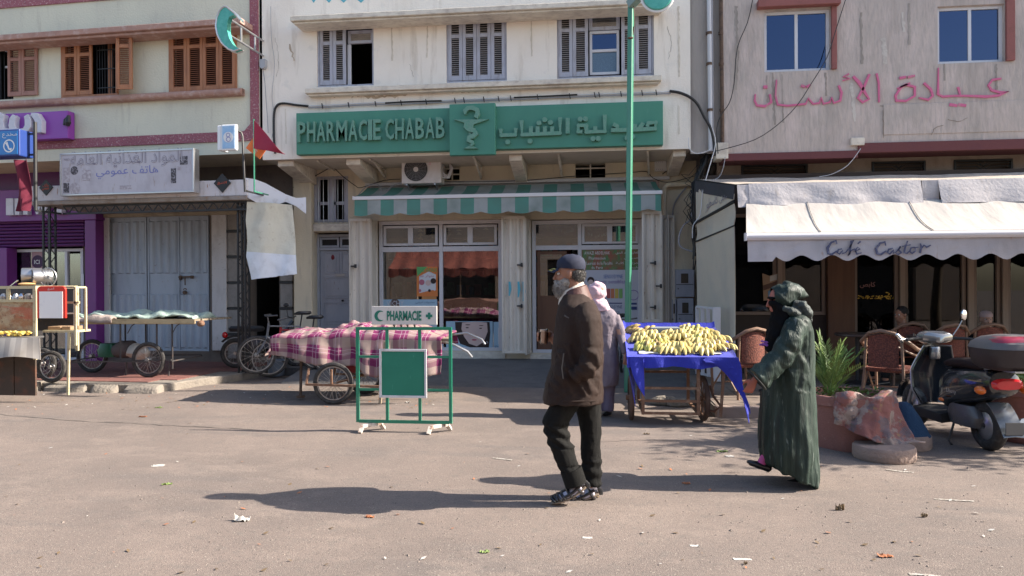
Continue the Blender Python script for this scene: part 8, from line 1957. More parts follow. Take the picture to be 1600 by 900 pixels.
# litter
r_=random.Random(33)
def scrap(px,py,w_,h_,mt,label,z=0.0,cat='litter',rz=0.0,lift=.02,name='paper_scrap'):
 w_*=.6;h_*=.6
 x,y=G(px,py,z);m=MB();sd=r_.random()*50
 m.grid(lambda u,v:((u-.5)*w_*(1+.25*fbm((u*3,v*3,sd))),(v-.5)*h_*(1+.3*fbm((u*2,v*3,sd+4))),.006+lift*abs(fbm((u*4,v*4,sd)))*1.2),8,6,thick=.002)
 o=obj(name,m,mt,smooth=True,label=label,cat=cat);o.matrix_world=place((x,y,gz(x,y)+z),rz);return o
wp_=M('crumpled_white_paper',(.50,.48,.44),.8);lf_=M('green_leaf_litter',(.18,.25,.07),.6);or_=M('orange_peel',(.42,.16,.07),.7);br_=M('dry_leaf',(.16,.11,.06),.8);bl_=M('pale_blue_paper',(.45,.55,.68),.7)
scrap(378,814,.16,.09,wp_,'white crumpled paper nearest the camera at the lower left',rz=.3,lift=.05);scrap(247,730,.16,.10,wp_,'pale greyish paper scrap on the road left of the long shadow',lift=.01,rz=.2)
scrap(48,605,.26,.2,M('white_plastic_bag_film',(.62,.64,.68),.3),'white plastic bag lying under the food cart',lift=.09,cat='plastic bag',name='plastic_bag');scrap(12,607,.2,.16,M('clear_film',(.45,.45,.48),.2),'greyish plastic film at the left edge of the road',lift=.07,cat='plastic bag',name='plastic_bag')
scrap(305,602,.16,.12,wp_,'white paper ball at the corner of the red pavement',lift=.08);scrap(162,609,.12,.08,wp_,'small white scrap below the pavement edge');scrap(380,583,.2,.16,bl_,'pale blue paper sheet lying beside the bucket',lift=.01,rz=.5);scrap(637,631,.11,.07,wp_,'white scrap on the road behind the stand sign',lift=.03)
scrap(261,758,.13,.04,lf_,'small green leaf on the road left of the long shadow',cat='leaf',name='leaf',rz=.5);scrap(757,864,.09,.05,lf_,'small green leaf near the bottom centre',cat='leaf',name='leaf');scrap(1128,707,.16,.05,lf_,'green leaf on the road below the palm shadow',cat='leaf',name='leaf');scrap(248,637,.16,.05,lf_,'greenish leaf in front of the red pavement',cat='leaf',name='leaf')
scrap(223,651,.16,.05,or_,'orange peel strip on the road in front of the table cart',cat='peel',name='peel');scrap(578,807,.09,.05,or_,'orange peel scrap below the long shadow',cat='peel',name='peel');scrap(1072,754,.1,.04,or_,'orange peel scrap inside the shadow of the green woman',cat='peel',name='peel');scrap(1383,872,.13,.06,or_,'light orange scrap at the lower right',cat='peel',name='peel')
scrap(1312,797,.09,.04,br_,'dry curled leaf on the road right of the green woman',cat='leaf',name='leaf',lift=.06);scrap(1444,810,.07,.03,br_,'second dry leaf further right on the road',cat='leaf',name='leaf',lift=.04);scrap(1165,883,.03,.03,br_,'tiny dark scrap at the bottom right',cat='leaf',name='leaf');scrap(1010,678,.1,.04,br_,'dry leaf in front of the banana cart',cat='leaf',name='leaf');scrap(1140,713,.12,.08,wp_,'pale scrap below the green leaf',lift=.01)
scrap(918,841,.10,.05,wp_,'faint white scrap right of the walking man feet',lift=.005);scrap(1085,853,.09,.05,wp_,'faint white scrap at the bottom right of centre',lift=.005);scrap(1160,875,.16,.04,wp_,'flattened white scrap at the bottom right',lift=.005)
m=MB()
for k in range(420):
 px,py=(r_.uniform(0,1600),r_.uniform(640,895))if k%3==0 else(r_.uniform(0,700),r_.uniform(602,640))
 x,y=G(px,py);s=r_.uniform(.008,.028);a=r_.uniform(0,6.28);d=V((cos(a),sin(a),.2))*s;n_=V((-sin(a),cos(a),.1))*s*.5;p=V((x,y,gz(x,y)+.008));m.cur=r_.choice((0,1,1,2));m.quad(p-d,p-n_,p+d,p+n_)
obj('small_debris',m,[wp_,br_,or_],kind='stuff')
# PEOPLE
FR[0]=MAIN
skin_m=M('brown_skin',(.33,.16,.10),.5,[(20,(1,1,1),.5,.7,(.26,.12,.075),.5)]);skin2=M('light_brown_skin',(.42,.23,.16),.5)
eye_w=M('eye_white',(.6,.58,.55),.3);eye_d=M('eye_dark',(.02,.012,.01),.2)
def headT(p,yaw,tilt=0,sc=1.0):return Matrix.Translation(p)@Matrix.Rotation(radians(yaw),4,'Z')@Matrix.Rotation(radians(tilt),4,'Y')@Matrix.Scale(sc,4)
def head_parts(m,T):
 m.T=T
 m.ell((-.012,0,.03),.098,.076,.095);m.ell((.022,0,-.03),.072,.060,.085);m.ell((.040,0,-.088),.040,.042,.032);m.tube([(.086,0,.028),(.104,0,-.008),(.113,0,-.028),(.096,0,-.038)],[.008,.011,.015,.008],8)
 m.tube([(.070,-.045,.030),(.090,-.02,.034),(.094,0,.030),(.090,.02,.034),(.070,.045,.030)],.010,8)
 for s in(-1,1):m.ell((.058,s*.036,-.026),.028,.024,.026,10,6);m.ell((-.008,s*.077,-.005),.018,.010,.032,10,8)
 m.tube([(.078,-.024,-.063),(.093,0,-.060),(.078,.024,-.063)],.0075,8);m.tube([(.076,-.02,-.074),(.090,0,-.073),(.076,.02,-.074)],.0075,8)
 m.T=None
def eyes(T,parent):
 m=MB();m.T=T;[m.ell((.076,s*.031,.008),.014,.015,.010,10,8)for s in(-1,1)];e=obj('eyes',m,eye_w,parent,smooth=True,kind='stuff');m=MB();m.T=T;[m.ell((.087,s*.031,.008),.005,.007,.007,8,6)for s in(-1,1)];obj('pupils',m,eye_d,e,smooth=True,kind='stuff')
def hand_parts(m,T,curl=.5,side=1):
 """palm along +x, fingers curl towards -z, thumb on the side of +y*side"""
 m.T=T;m.loft([(0,0,0,.02,.02)],8)if False else None
 m.tube([(-.05,0,0),(0,0,0),(.03,0,0),(.07,0,0),(.09,0,-.002)],[(.028,.022),(.026,.018),(.036,.015),(.041,.014),(.036,.011)],12)
 for i,(yy,L_)in enumerate(((.030,.068),(.010,.078),(-.011,.072),(-.031,.056))):
  pts=[V((.082,yy*side,0))];a=.15
  for j,f in enumerate((.45,.32,.23)):a+=curl*(1 if j else .6)+.05*i;pts.append(pts[-1]+V((cos(a),0,-sin(a)))*L_*f)
  m.tube(pts,[.0095,.009,.0082,.0068],8);m.ell(pts[-1],.0068,.0068,.0068,8,6)
 p=[V((.015,.030*side,-.004)),V((.038,.052*side,-.014)),V((.062,.060*side,-.026)),V((.080,.056*side,-.036))];m.tube(p,[.014,.012,.010,.008],8);m.ell(p[-1],.008,.008,.008,8,6);m.T=None
def fold(p,f,a,sd=0):return a*(fbm((p.x*f,p.y*f,p.z*f*.5+sd))+.5*abs(fbm((p.x*f*2.3,p.y*f*2,p.z*f*1.3+sd))))
# old man with cap
YM=5.30
def q_(px,py,dy=0):x,z=P(px,py,YM+dy);return V((x,YM+dy,z))
def rg(py,a,b,ry,dy=0,tl=0):A,B=q_(a,py,dy),q_(b,py,dy);return((A.x+B.x)/2,YM+dy,(A.z+B.z)/2,(B.x-A.x)/2,ry,tl)
man=thing('person','bearded man in dark brown coat and navy cap walking with a glass of coffee','person',(q_(900,780).x,YM,0))
HT=headT(q_(889,428),180,4,.97)
gl=q_(849.5,526,.10)
m=MB();head_parts(m,HT)
m.tube([q_(890,430),q_(898,450),q_(902,470)],[.062,.062,.075],12);m.loft([rg(625,880,925,.13),rg(560,878,925,.13),rg(500,880,925,.16),rg(475,885,922,.14)][::-1],16)
m.tube([q_(905,480,.18),q_(905,530,.24),q_(885,552,.2),q_(868,535,.13),gl+V((.055,.040,0))],[.05,.045,.04,.032,.027],10)
T=gl;m.ell(gl+V((.034,.046,.0)),.045,.016,.042,14,10)
for i,zz in enumerate((.030,.010,-.010,-.030)):
 r_g=.036+.010;pts=[gl+V((cos(radians(t))*r_g,sin(radians(t))*r_g,zz))for t in(80,110,140,170,200,225-8*i)];m.tube(pts,[.0095,.0095,.009,.009,.0085,.007],8);m.ell(pts[-1],.007,.007,.007,8,6)
pts=[gl+V((cos(radians(t))*.048,sin(radians(t))*.048,.022+k*.004))for k,t in enumerate((70,40,10,-20,-40))];m.tube(pts,[.014,.013,.011,.010,.008],8)
m.tube([q_(912,480,-.2),q_(926,555,-.24),q_(905,588,-.22)],[.05,.042,.02],10)
m.tube([q_(894,615,-.09),q_(864,664,-.09),q_(894,738,-.09),q_(902,760,-.09)],[.08,.055,.04,.036],10);m.tube([q_(915,615,.09),q_(924,690,.09),q_(926,762,.09)],[.08,.055,.036],10)
obj('body',remeshed(m,.0058,3),skin_m,man,smooth=2);eyes(HT,man)
coat_m=M('dark_brown_coat',(.031,.017,.0125),.6,[(3,(1,1,1),.5,.7,(.020,.012,.010),.6),(90,(1,1,1),.5,.7,(.045,.028,.022),.5)],bump=.8,bscale=260,spec=.25)
m=MB();m.loft([rg(*a)for a in((627,848,941,.245),(600,853,943,.245),(570,861,943,.24),(540,865,942,.235),(510,868,941,.235),(490,870,938,.225),(477,872,931,.20),(466,876,924,.155),(458,880,917,.115))],40,power=2.3)
m.tube([q_(912,482,-.17),q_(920,505,-.23),q_(924,535,-.25),q_(926,560,-.25),q_(915,578,-.26),q_(896,590,-.25)],[.085,.088,.078,.075,.066,.050],16)
m.tube([q_(908,482,.17),q_(908,515,.23),q_(902,545,.25),q_(884,548,.22),q_(869,537,.15)],[.085,.088,.072,.064,.052],16)
def cdisp(p,n):
 d=.013*fbm((p.x*5,p.y*5,p.z*3.5))+.003*fbm(p*16);arm=p.y<YM-.16
 if arm and p.z<q_(0,530).z and p.z>q_(0,600).z:d+=.006*sin((p.z*.8+p.x*1.2)*60+4*fbm(p*6))
 d+=.005*sin((p.x*.9-p.z*.3)*34+4*fbm(p*3))*(p.z<q_(0,560).z)
 return d
ct=obj('coat',remeshed(m,.010,2,disp=cdisp),coat_m,man,smooth=2)
m=MB();pts=[q_(935-i*0,0,0)for i in range(0)]
m.tube([q_(866,632-6,-.12),q_(880,627,-.235),q_(905,627,-.245),q_(930,627,-.2)],.006,6);obj('coat_hem',m,coat_m,ct,smooth=True)
m=MB();m.tube([q_(881,552,-.243),q_(878,575,-.252),q_(880,592,-.255)],.005,6);m.tube([q_(882,493,-.20),q_(889,497,-.215)],.006,6);obj('pocket_seam',m,M('coat_trim',(.09,.075,.065),.5),ct,smooth=True,kind='stuff')
m=MB();m.loft([rg(474,875,926,.15,0,.25),rg(462,877,921,.118,0,.3),rg(452,880,917,.10,0,.35),rg(450,883,914,.088,0,.35),rg(460,884,914,.09,0,.3)],28,cap=False);obj('coat_collar',m,M('reddish_brown_collar',(.085,.035,.028),.6,bump=.4),man,smooth=True)
m=MB();m.loft([rg(466,872,916,.090,0,.45),rg(454,874,913,.080,0,.5),rg(449,876,911,.074,0,.5),rg(456,878,911,.07,0,.4)],28,cap=False);obj('shirt_collar',m,M('cream_shirt',(.62,.57,.50),.8,bump=.3),man,smooth=True)
tr_m=M('black_trousers',(.012,.012,.0115),.85,[(4,(1,1,1),.5,.7,(.02,.02,.02),.5)],bump=.6,bscale=260,spec=.15)
m=MB();m.tube([q_(896,600,-.08),q_(882,632,-.09),q_(868,660,-.09),q_(874,690,-.09),q_(886,720,-.09),q_(896,745,-.09),q_(899,753,-.09)],[.105,.098,.092,.080,.073,.070,.070],18)
m.tube([q_(914,600,.07),q_(920,640,.09),q_(923,680,.09),q_(923,720,.09),q_(926,758,.09)],[.105,.090,.076,.070,.064],18);m.loft([rg(590,872,936,.18),rg(612,870,936,.19),rg(630,872,934,.17)][::-1],24)
def tdisp(p,n):
 k=(q_(0,660).z-p.z);near=p.y<YM
 return fold(p,9,.010,3)+(.008*sin((p.z+.6*p.x)*85)if near and abs(k)<.09 else 0)+.006*sin(p.z*70+p.x*20)*(p.z<.3)
tr=obj('trousers',remeshed(m,.008,2,disp=tdisp),tr_m,man,smooth=2)
m=MB();m.tube([q_(892,733,-.09),q_(900,757,-.09)],[.080,.080],20,cap=True);obj('trouser_cuff',m,tr_m,tr,smooth=True)
sock=M('pale_sock',(.55,.52,.60),.85);lea=M('black_leather',(.016,.016,.018),.3,coat=.3);sole_m=M('tan_sole',(.24,.19,.14),.7)
def foot(pts,rad,dy,lab):
 P_=[q_(a,b,dy)for a,b in pts]
 m=MB();m.tube([q_(900 if lab=='near' else 926,752,dy),P_[0]+V((-.012,0,.03))],.036,12);m.tube(P_,rad,14);sk=obj('sock',remeshed(m,.007,2),sock,man,smooth=2)
 m=MB();off=V((0,0,-.022));n_=len(P_)
 S1=[p+off*(1 if i else .7)for i,p in enumerate(P_)]
 m.tube([S1[0]+(S1[0]-S1[1]).normalized()*.035]+S1+[S1[-1]+(S1[-1]-S1[-2]).normalized()*.03],[(.03,.012)]+[(r[0]*1.12,.014)for r in rad]+[(.028,.010)],16);sl_=obj('sandal_sole',m,sole_m,man,smooth=True)
 m=MB();d=(P_[-1]-P_[0]);L_=d.length;dn=d.normalized();up=V((0,1,0)).cross(dn)*-1 if False else dn.cross(V((0,1,0)))
 if up.z<0:up=-up
 for t,w_ in((.10,.020),(.42,.012),(.62,.014),(.78,.014),(.93,.02),(1.05,.02)):
  k=min(max(t,0),1)*(n_-1);i=min(int(k),n_-2);c=P_[i].lerp(P_[i+1],k-i)+dn*(max(0,t-1)*L_);ra=rad[min(n_-1,round(k))]
  loop=[c+V((0,1,0))*cos(a)*ra[0]*1.06+up*sin(a)*ra[1]*1.10+dn*(.012*sin(a))for a in[2*pi*j/18 for j in range(18)]];m.tube(loop,(w_*.42 if False else .011),6,closed=True)
 m.tube([P_[0]+up*.05+dn*-.03,P_[0]+dn*-.045,P_[0]+up*-.02+dn*-.04],[.012,.02,.02],8);m.tube([P_[0]+V((0,-rad[0][0],.03)),P_[1]+V((0,-rad[1][0]*1.05,.01)),P_[2]+V((0,-rad[2][0]*1.05,.0))],.011,8);m.tube([P_[1]+up*rad[1][1]*1.1,P_[2]+up*rad[2][1]*1.1,P_[-1]+up*rad[-1][1]*1.1],.011,8)
 obj('sandal_straps',m,lea,man,smooth=True)
foot([(909,761),(896,769),(880,776),(868,779)],[(.040,.038),(.042,.036),(.048,.030),(.042,.022)],-.09,'near')
foot([(929,770),(914,774),(899,778),(888,779)],[(.040,.038),(.042,.036),(.048,.030),(.042,.022)],.09,'far')
def tuft(m,T,c,r,dens,ln,sd,dr=(0,0,-1)):
 rr=random.Random(sd)
 for k in range(dens):
  d=V((rr.gauss(0,1),rr.gauss(0,1),rr.gauss(0,1))).normalized();p=V((c[0]+d.x*r[0],c[1]+d.y*r[1],c[2]+d.z*r[2]));e=(d+V(dr)*.8+V((rr.uniform(-.5,.5),rr.uniform(-.5,.5),rr.uniform(-.5,.5)))).normalized()*ln*rr.uniform(.6,1.2);s=d.cross(e).normalized()*.0022
  i=[m.pt(T@x)for x in(p-s,p+s,p+e*.6+s*.8+d*.003,p+e)];m.face(i)
brd=M('grey_white_beard',(.46,.43,.40),.9,[(60,(1,1,1),.5,.62,(.22,.20,.18),.8)],bump=2,bscale=140)
m=MB();m.T=HT;m.ell((.060,0,-.095),.062,.060,.058,18,12);m.ell((.070,0,-.135),.048,.045,.050,16,10);m.ell((.030,0,-.060),.060,.070,.050,16,10);m.ell((.098,0,-.052),.020,.034,.013,12,8);m.T=None
bm_=remeshed(m,.006,1,disp=lambda p,n:.010*abs(fbm(p*60))+.004*fbm(p*130));tuft(bm_,HT,(.060,0,-.11),(.062,.060,.062),1400,.020,5);obj('beard',bm_,brd,man,smooth=False)
hr=M('curly_grey_hair',(.10,.095,.09),.9,[(80,(1,1,1),.5,.6,(.34,.32,.30),.8)],bump=2,bscale=160)
m=MB();m.T=HT;m.ell((-.055,0,-.010),.060,.078,.062,18,12);m.T=None;bm_=remeshed(m,.006,1,disp=lambda p,n:.010*abs(fbm(p*70)));tuft(bm_,HT,(-.055,0,-.01),(.064,.080,.066),1300,.016,8,(-.5,0,-.4));obj('hair',bm_,hr,man,smooth=False)
navy=M('navy_cap_cloth',(.012,.017,.042),.8,[(8,(1,1,1),.5,.7,(.02,.03,.06),.5)],bump=.5,bscale=200)
m=MB();m.T=HT@Matrix.Rotation(radians(-8),4,'Y');m.loft([(-.012,0,.040,.106,.088),(-.012,0,.062,.110,.091),(-.012,0,.095,.106,.088),(-.018,0,.125,.085,.070),(-.02,0,.143,.050,.042),(-.02,0,.149,.01,.01)],28)
m.v=[p+V((0,0,.004*fbm(p*30)))for p in m.v];cp=obj('cap',m,navy,man,smooth=True)
m=MB();m.T=HT@Matrix.Rotation(radians(-2),4,'Y');m.grid(lambda u,v:(.075+.085*v*(1-(2*u-1)**2*.55),(.078-.012*v)*(2*u-1),.052-.020*v-.020*(2*u-1)**2),16,8,thick=-.006);br__=obj('cap_visor',m,navy,cp,smooth=True)
m=MB();m.T=HT@Matrix.Rotation(radians(-2),4,'Y');rr=random.Random(4)
for k in range(26):u=rr.uniform(.1,.9);v=rr.uniform(.35,.95);c=V((.075+.085*v*(1-(2*u-1)**2*.55),(.078-.012*v)*(2*u-1),.0545-.020*v-.020*(2*u-1)**2));m.ell(c,.007,.004,.002,6,4)
obj('visor_embroidery',m,M('gold_thread',(.55,.50,.12),.6),br__,kind='stuff')
gg=thing('coffee_glass','small glass of milky coffee held by the bearded man','glass',gl-V((0,0,.055)))
m=MB();m.lathe([(.026,-.055),(.030,-.05),(.037,.058),(.0345,.058),(.028,-.046)],gl,28,cap=True);obj('glass_wall',m,glass_mat('drinking_glass',(.95,.95,.95),.05),gg,smooth=True)
m=MB();m.lathe([(.026,-.046),(.0325,.036),(.0325,.0362)],gl,24);cf_=obj('coffee',m,M('milky_coffee',(.52,.29,.18),.4),gg,smooth=True)
m=MB();m.lathe([(.0326,.0365),(.0335,.050),(.02,.052)],gl,24);obj('milk_foam',m,M('milk_foam',(.66,.52,.42),.8),gg,smooth=True)
# woman in the green hooded robe
YM=5.97
wg=thing('person','woman in dark green hooded djellaba with black veil walking left','person',(q_(1232,750).x,YM,0))
HT=headT(q_(1219,470),180,8,.93)
m=MB();head_parts(m,HT);m.tube([q_(1222,475),q_(1232,500)],[.055,.07],12);m.loft([rg(690,1205,1255,.15),rg(600,1208,1258,.15),rg(540,1212,1258,.14),rg(505,1218,1258,.13)][::-1],16)
m.tube([q_(1244,512,-.16),q_(1222,560,-.22),q_(1184,590,-.24)],[.05,.042,.026],10);m.tube([q_(1230,512,.16),q_(1215,560,.2),q_(1200,600,.2)],[.05,.042,.03],10)
hand_parts(m,Matrix.Translation(q_(1179,594,-.24))@Matrix.Rotation(radians(118),4,'Y')@Matrix.Rotation(radians(90),4,'X')@Matrix.Scale(.9,4),.45,-1)
m.tube([q_(1215,690,.0),q_(1198,722,.0)],[.06,.035],10);m.tube([q_(1248,690,.1),q_(1256,745,.1)],[.06,.036],10)
obj('body',remeshed(m,.0062,3),M('reddish_skin',(.36,.12,.085),.55),wg,smooth=2);eyes(HT,wg)
dj=M('dark_green_satin',(.009,.023,.018),.55,[(2.2,(2.2,2.2,.35),.48,.66,(.045,.072,.058),.85),(7,(2,2,.12),.55,.68,(.010,.014,.014),.8),(16,(1.6,1.6,.22),.60,.66,(.15,.18,.165),.7)],bump=.6,bscale=110,bmap=(1,1,.12),spec=.35)
m=MB();m.loft([rg(738,1190,1276,.235,0,-.50),rg(722,1188,1276,.24,0,-.40),rg(700,1187,1275,.24,0,-.2),rg(660,1188,1274,.225),rg(620,1192,1273,.21),rg(580,1197,1272,.20),rg(545,1202,1271,.20),rg(515,1209,1269,.205),rg(500,1216,1265,.185),rg(491,1224,1259,.13)],48,power=2.1)
m.tube([q_(1245,506,-.14),q_(1237,530,-.20),q_(1222,556,-.22),q_(1202,576,-.235),q_(1184,592,-.245)],[.088,.090,.088,.088,.098],20);m.tube([q_(1235,506,.14),q_(1225,545,.2),q_(1210,590,.2)],[.085,.088,.09],16)
cc=q_(1234,600)
def gd(p,n):
 a=atan2(p.y-cc.y,p.x-cc.x);low=max(0,min(1,(1.05-p.z)/.9));arm=p.y<YM-.17 and p.z>.75
 d=.012*low*sin(a*9+5*fbm((p.x,p.y,p.z*1.3)))+.004*low*sin(a*25+p.z*3+3*fbm((p.x*2,p.y*2,p.z)))+.008*fbm((p.x*6,p.y*6,p.z*2.2))
 if arm:d=.005*sin((p.x*1.1+p.z*.5)*46+4*fbm(p*5))+.010*fbm((p.x*9,p.y*9,p.z*5))
 return d
rb=obj('djellaba',remeshed(m,.0095,2,disp=gd),dj,wg,smooth=2)
m=MB();c=q_(1184,592,-.245);d=(q_(1184,592,-.245)-q_(1202,576,-.235)).normalized();a_=d.cross(V((0,1,0))).normalized();m.tube([c+d*.012+a_*cos(t)*.094+V((0,1,0))*sin(t)*.094 for t in[2*pi*k/24 for k in range(24)]],.008,6,closed=True);obj('cuff_braid',m,M('black_braid',(.012,.014,.014),.7),rb,smooth=True)
m=MB();m.tube([q_(1188,610,-.16),q_(1188,650,-.13),q_(1187,700,-.10)],[.008,.01,.01],6);m.v=[p+V((.006*sin(p.z*160),0,0))for p in m.v];obj('front_fringe',m,MATS['black_braid'],rb,smooth=True)
m=MB();m.ell(q_(1223,466),.112,.105,.118,20,14);m.tube([q_(1226,458),q_(1242,457),q_(1254,459),q_(1266,464)],[.10,.075,.045,.008],14);m.loft([rg(500,1224,1266,.15),rg(490,1226,1262,.13),rg(480,1228,1250,.10)],20)
cut=q_(1196,470)
hm=remeshed(m,.009,2,disp=lambda p,n:.003*sin((p.x*.8+p.z)*60+4*fbm(p*5))+.012*fbm(p*9));hm.f=[f for f in hm.f if not(hm.v[f[0]].x<q_(1205,0).x and hm.v[f[0]].z>q_(0,484).z and hm.v[f[0]].z<q_(0,456).z and abs(hm.v[f[0]].y-YM)<.075)];hm.mi=[0]*len(hm.f)
obj('hood',hm,dj,rb,smooth=2)
m=MB();m.tube([q_(1238,474,-.08),q_(1254,478,-.09),q_(1263,490,-.08),q_(1266,503,-.07)],[.03,.050,.042,.012],12);m.tube([q_(1224,482,-.10),q_(1236,486,-.12),q_(1250,492,-.11)],[.02,.042,.02],12)
obj('hood_fold',remeshed(m,.008,2,disp=lambda p,n:.012*fbm(p*13)),M('dark_green_fold',(.010,.016,.017),.6,[(4,(1,1,1),.45,.6,(.05,.07,.065),.8)],bump=.8,bscale=120),rb,smooth=2)
m=MB();m.loft([rg(548,1196,1222,.10),rg(530,1196,1228,.13),rg(510,1203,1232,.14),rg(495,1206,1234,.125),rg(483,1205,1231,.10),rg(474,1199,1226,.085),rg(470,1201,1222,.07)],28);obj('veil',remeshed(m,.008,2,disp=lambda p,n:fold(p,9,.014,4)+.006*sin(p.z*50+p.x*40)),M('black_veil',(.006,.006,.007),.9,spec=.1),wg,smooth=2)
m=MB();m.ell(q_(1206,466,0),.035,.066,.016,14,8);obj('under_scarf',m,MATS['black_veil'],wg,smooth=True)
m=MB();rr=random.Random(6)
for k in range(16):m.ell(q_(1187+rr.uniform(0,14),536+rr.uniform(-3,4),-.10+rr.uniform(-.01,.0)),.011,.006,.008,6,5)
obj('purple_embroidery',m,M('purple_thread',(.30,.10,.45),.6),wg,smooth=True,kind='stuff')
def shoe(pa,pb,dy,h=.035,parent=wg,mat=None):
 A,B=q_(*pa,dy),q_(*pb,dy);m=MB();m.tube([A+(A-B).normalized()*.02,A,A.lerp(B,.35),A.lerp(B,.7),B,B+(B-A).normalized()*.02],[(.02,.02),(.036,h),(.036,h*.85),(.042,h*.7),(.034,h*.5),(.012,.01)],16);obj('shoe',m,mat or lea,parent,smooth=True)
 m=MB();o=V((0,0,-h*.62));m.tube([A+o,A.lerp(B,.5)+o,B+o*.8],[(.036,.010),(.040,.008),(.030,.007)],12);obj('shoe_sole',m,black_pl,parent,smooth=True)
shoe((1201,731),(1171,722),.0);shoe((1264,751),(1231,753),.10)
m=MB();m.tube([q_(1196,712,0),q_(1190,724,0)],[.034,.036],12);obj('pink_sock',m,M('pink_sock',(.55,.10,.30),.8),wg,smooth=True)
# woman in lilac coat seen from behind
YM=8.80
wl=thing('person','woman in pale pink headscarf and lilac coat standing behind the bearded man','person',(q_(945,640).x,YM,0))
HT=headT(q_(933,457),150,0,.95)
m=MB();head_parts(m,HT);m.tube([q_(934,462),q_(938,482)],[.055,.065],12);m.loft([rg(600,932,962,.12),rg(540,932,958,.11),rg(495,930,962,.12)][::-1],16)
m.tube([q_(962,496,-.05),q_(971,528,-.08),q_(977,552,-.10)],[.05,.04,.026],10);m.tube([q_(928,496,.05),q_(924,528,.05),q_(922,552,.0)],[.05,.04,.026],10)
hand_parts(m,Matrix.Translation(q_(977.5,555,-.10))@Matrix.Rotation(radians(88),4,'Y')@Matrix.Rotation(radians(70),4,'X')@Matrix.Scale(.9,4),.35,1)
for a in(937,951):m.tube([q_(a,590,0),q_(a,640,0)],[.07,.035],10)
obj('body',remeshed(m,.0075,3),skin2,wl,smooth=2);eyes(HT,wl)
lil=M('lilac_grey_coat',(.18,.15,.178),.8,[(3,(1,1,1),.5,.7,(.17,.14,.165),.5)],bump=.3,bscale=160)
m=MB();m.loft([rg(601,929,964,.17),rg(585,927,967,.17),rg(565,926,967,.165),rg(545,927,964,.14),rg(525,927,963,.14),rg(505,924,966,.15),rg(493,925,966,.13),rg(485,929,960,.10),rg(479,932,950,.07)],32,power=2.3);m.tube([q_(961,494,-.03),q_(969,515,-.06),q_(973,535,-.08),q_(978,551,-.10)],[.062,.056,.050,.044],14);m.tube([q_(929,494,.03),q_(924,520,.06),q_(922,548,.02)],[.062,.056,.046],14)
lc=obj('coat',remeshed(m,.0105,2,disp=lambda p,n:fold(p,8,.012,5)+.006*sin(p.x*45+p.z*8)*(p.z<1.0)),lil,wl,smooth=2)
m=MB();[m.tube([q_(a,590,0),q_(a-1,618,0),q_(a-2,641,0)],[.085,.072,.068],14)for a in(937,952)];obj('trousers',remeshed(m,.01,2,disp=lambda p,n:fold(p,9,.012,1)),M('dusty_purple_trousers',(.15,.12,.17),.85),wl,smooth=2)
m=MB();m.ell(q_(933,456),.112,.108,.125,18,12);m.loft([rg(486,926,955,.12),rg(478,924,952,.11),rg(468,922,948,.09)],20);obj('headscarf',remeshed(m,.009,2,disp=lambda p,n:.006*sin((p.z+p.x*.6)*55+3*fbm(p*5))+fold(p,10,.008)),M('pale_pink_scarf',(.54,.37,.42),.75,[(5,(1,1,1),.5,.7,(.58,.36,.42),.5)],sheen=.3),wl,smooth=2)
shoe((938,645),(930,648),-.0,parent=wl);shoe((953,644),(944,647),.05,parent=wl)
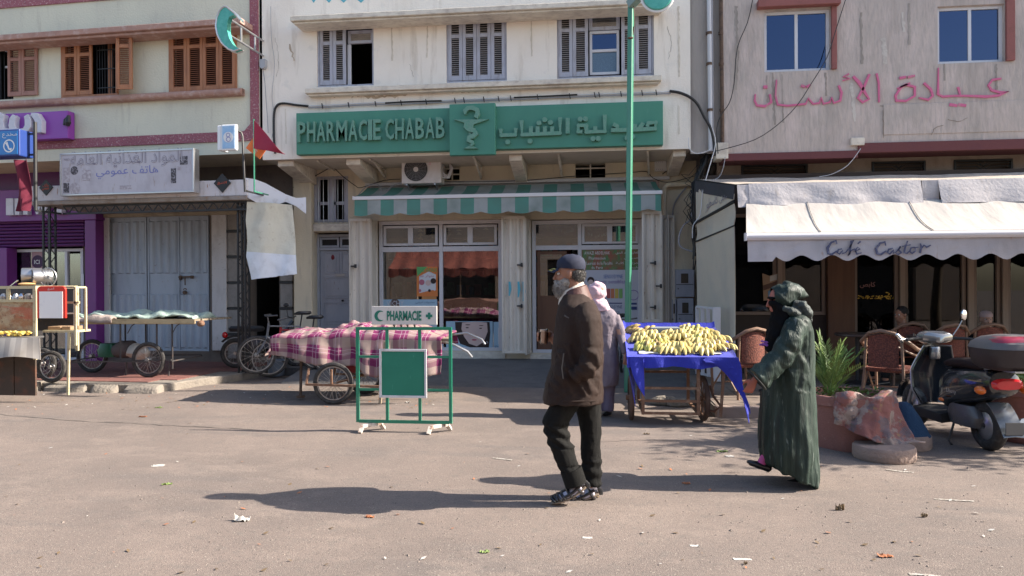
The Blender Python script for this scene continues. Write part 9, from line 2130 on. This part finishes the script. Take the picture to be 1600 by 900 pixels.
# two men seated in the shade of the cafe
def seated(px,pyh,y,yaw,jac,skn,label,cap=None,chin=False):
 global YM
 YM=y;hd=q_(px,pyh);t=thing('person',label,'person',(hd.x,y,.125));z0=hd.z
 Rz=Matrix.Translation((hd.x,y,0))@Matrix.Rotation(radians(yaw),4,'Z');W=lambda a,b,c:Rz@V((a,b,z0+c))
 HT=headT(hd,yaw,3,.95);m=MB();head_parts(m,HT);m.tube([W(-.01,0,-.06),W(-.03,0,-.2)],[.055,.07],12);m.tube([W(-.05,0,-.22),W(-.06,0,-.66)],[.10,.12],14)
 hp=.62+.2
 for s in(-1,1):
  m.tube([W(-.03,s*.1,-.70),W(.40,s*.12,-.68),W(.42,s*.12,-(z0-.2))],[.08,.06,.04],10)
  if chin and s<0:A=[W(-.04,s*.2,-.25),W(.10,s*.26,-.50),W(.16,s*.08,-.16)]
  else:A=[W(-.04,s*.2,-.25),W(.02,s*.26,-.52),W(.28,s*.12,-.55)]
  m.tube(A,[.05,.042,.026],10);d=(A[2]-A[1]).normalized();hand_parts(m,Matrix.Translation(A[2])@d.to_track_quat('X','Z').to_matrix().to_4x4()@Matrix.Scale(.9,4),.9,1)
 obj('body',remeshed(m,.0085,3),skn,t,smooth=2);eyes(HT,t)
 m=MB();m.tube([W(-.05,0,-.17),W(-.05,0,-.24),W(-.06,0,-.45),W(-.04,0,-.74)],[(.11,.10),(.21,.13),(.20,.15),(.19,.15)],20)
 for s in(-1,1):
  if chin and s<0:A=[W(-.04,s*.18,-.24),W(.10,s*.26,-.50),W(.145,s*.11,-.22)]
  else:A=[W(-.04,s*.18,-.24),W(.02,s*.26,-.52),W(.24,s*.13,-.55)]
  m.tube(A,[.075,.065,.05],12)
 obj('jacket',remeshed(m,.012,2,disp=lambda p,n:fold(p,8,.014)),jac,t,smooth=2)
 m=MB()
 for s in(-1,1):m.tube([W(-.03,s*.1,-.70),W(.40,s*.12,-.67),W(.42,s*.12,-(z0-.24))],[.10,.08,.06],12)
 obj('trousers',remeshed(m,.013,2),tr_m,t,smooth=2)
 for s in(-1,1):m=MB();m.tube([W(.38,s*.12,-(z0-.17)),W(.58,s*.12,-(z0-.16))],[(.04,.045),(.035,.025)],12);obj('shoe',m,lea,t,smooth=True)
 m=MB();m.T=HT
 if cap:m.loft([(-.015,0,.04,.104,.085),(-.015,0,.08,.104,.085),(-.02,0,.12,.07,.06),(-.02,0,.132,.01,.01)],22);m.T=None;obj('knitted_cap',m,cap,t,smooth=True)
 else:m.ell((-.025,0,.045),.10,.084,.092,18,12);m.T=None;mm=remeshed(m,.007,1,disp=lambda p,n:.005*abs(fbm(p*60)));obj('hair',mm,M('black_hair',(.015,.013,.012),.8),t,smooth=True)
dj2=M('black_jacket',(.010,.010,.011),.9,spec=.2)
seated(1408,492,11.15,205,dj2,skin_m,'bare headed man in black jacket sitting in the cafe shade left of the scooter mirror')
seated(1541,499,10.95,262,dj2,skin2,'man in pale cap sitting in the cafe shade with a hand at his mouth',cap=M('pale_knit_cap',(.42,.30,.28),.9),chin=True)
yy=yk-.03;m=MB();poly=[P(*p,yy)for p in((1191,427),(1202,431),(1215,427),(1214,452),(1212,468),(1193,470))];m.prism(poly[::-1],yy-.008,yy);pb=obj('painted_reflection',m,M('reflection_tan',(.42,.28,.18),.5),label='sunlit reflection painted in flat colours on the cafe glass behind the green hood',cat='reflection')  # sunlit reflection in the cafe glass, painted as a flat coloured panel
for pl,c in((((1203,431.5),(1214.5,428),(1214,437),(1203,440)),(.62,.6,.56)),(((1192,446),(1214,439),(1213,447),(1193,454)),(.12,.06,.045)),(((1200,455),(1212,447),(1212,466),(1201,468)),(.16,.36,.60)),(((1203,459),(1212,455),(1212,462),(1204,466)),(.72,.74,.76))):
 m=MB();m.prism([P(*p,yy-.011)for p in pl][::-1],yy-.0115-c[0]*.004,yy-.009);obj('reflection_patch',m,M('reflection_patch_%d'%int(c[0]*100),c,.5),pb)
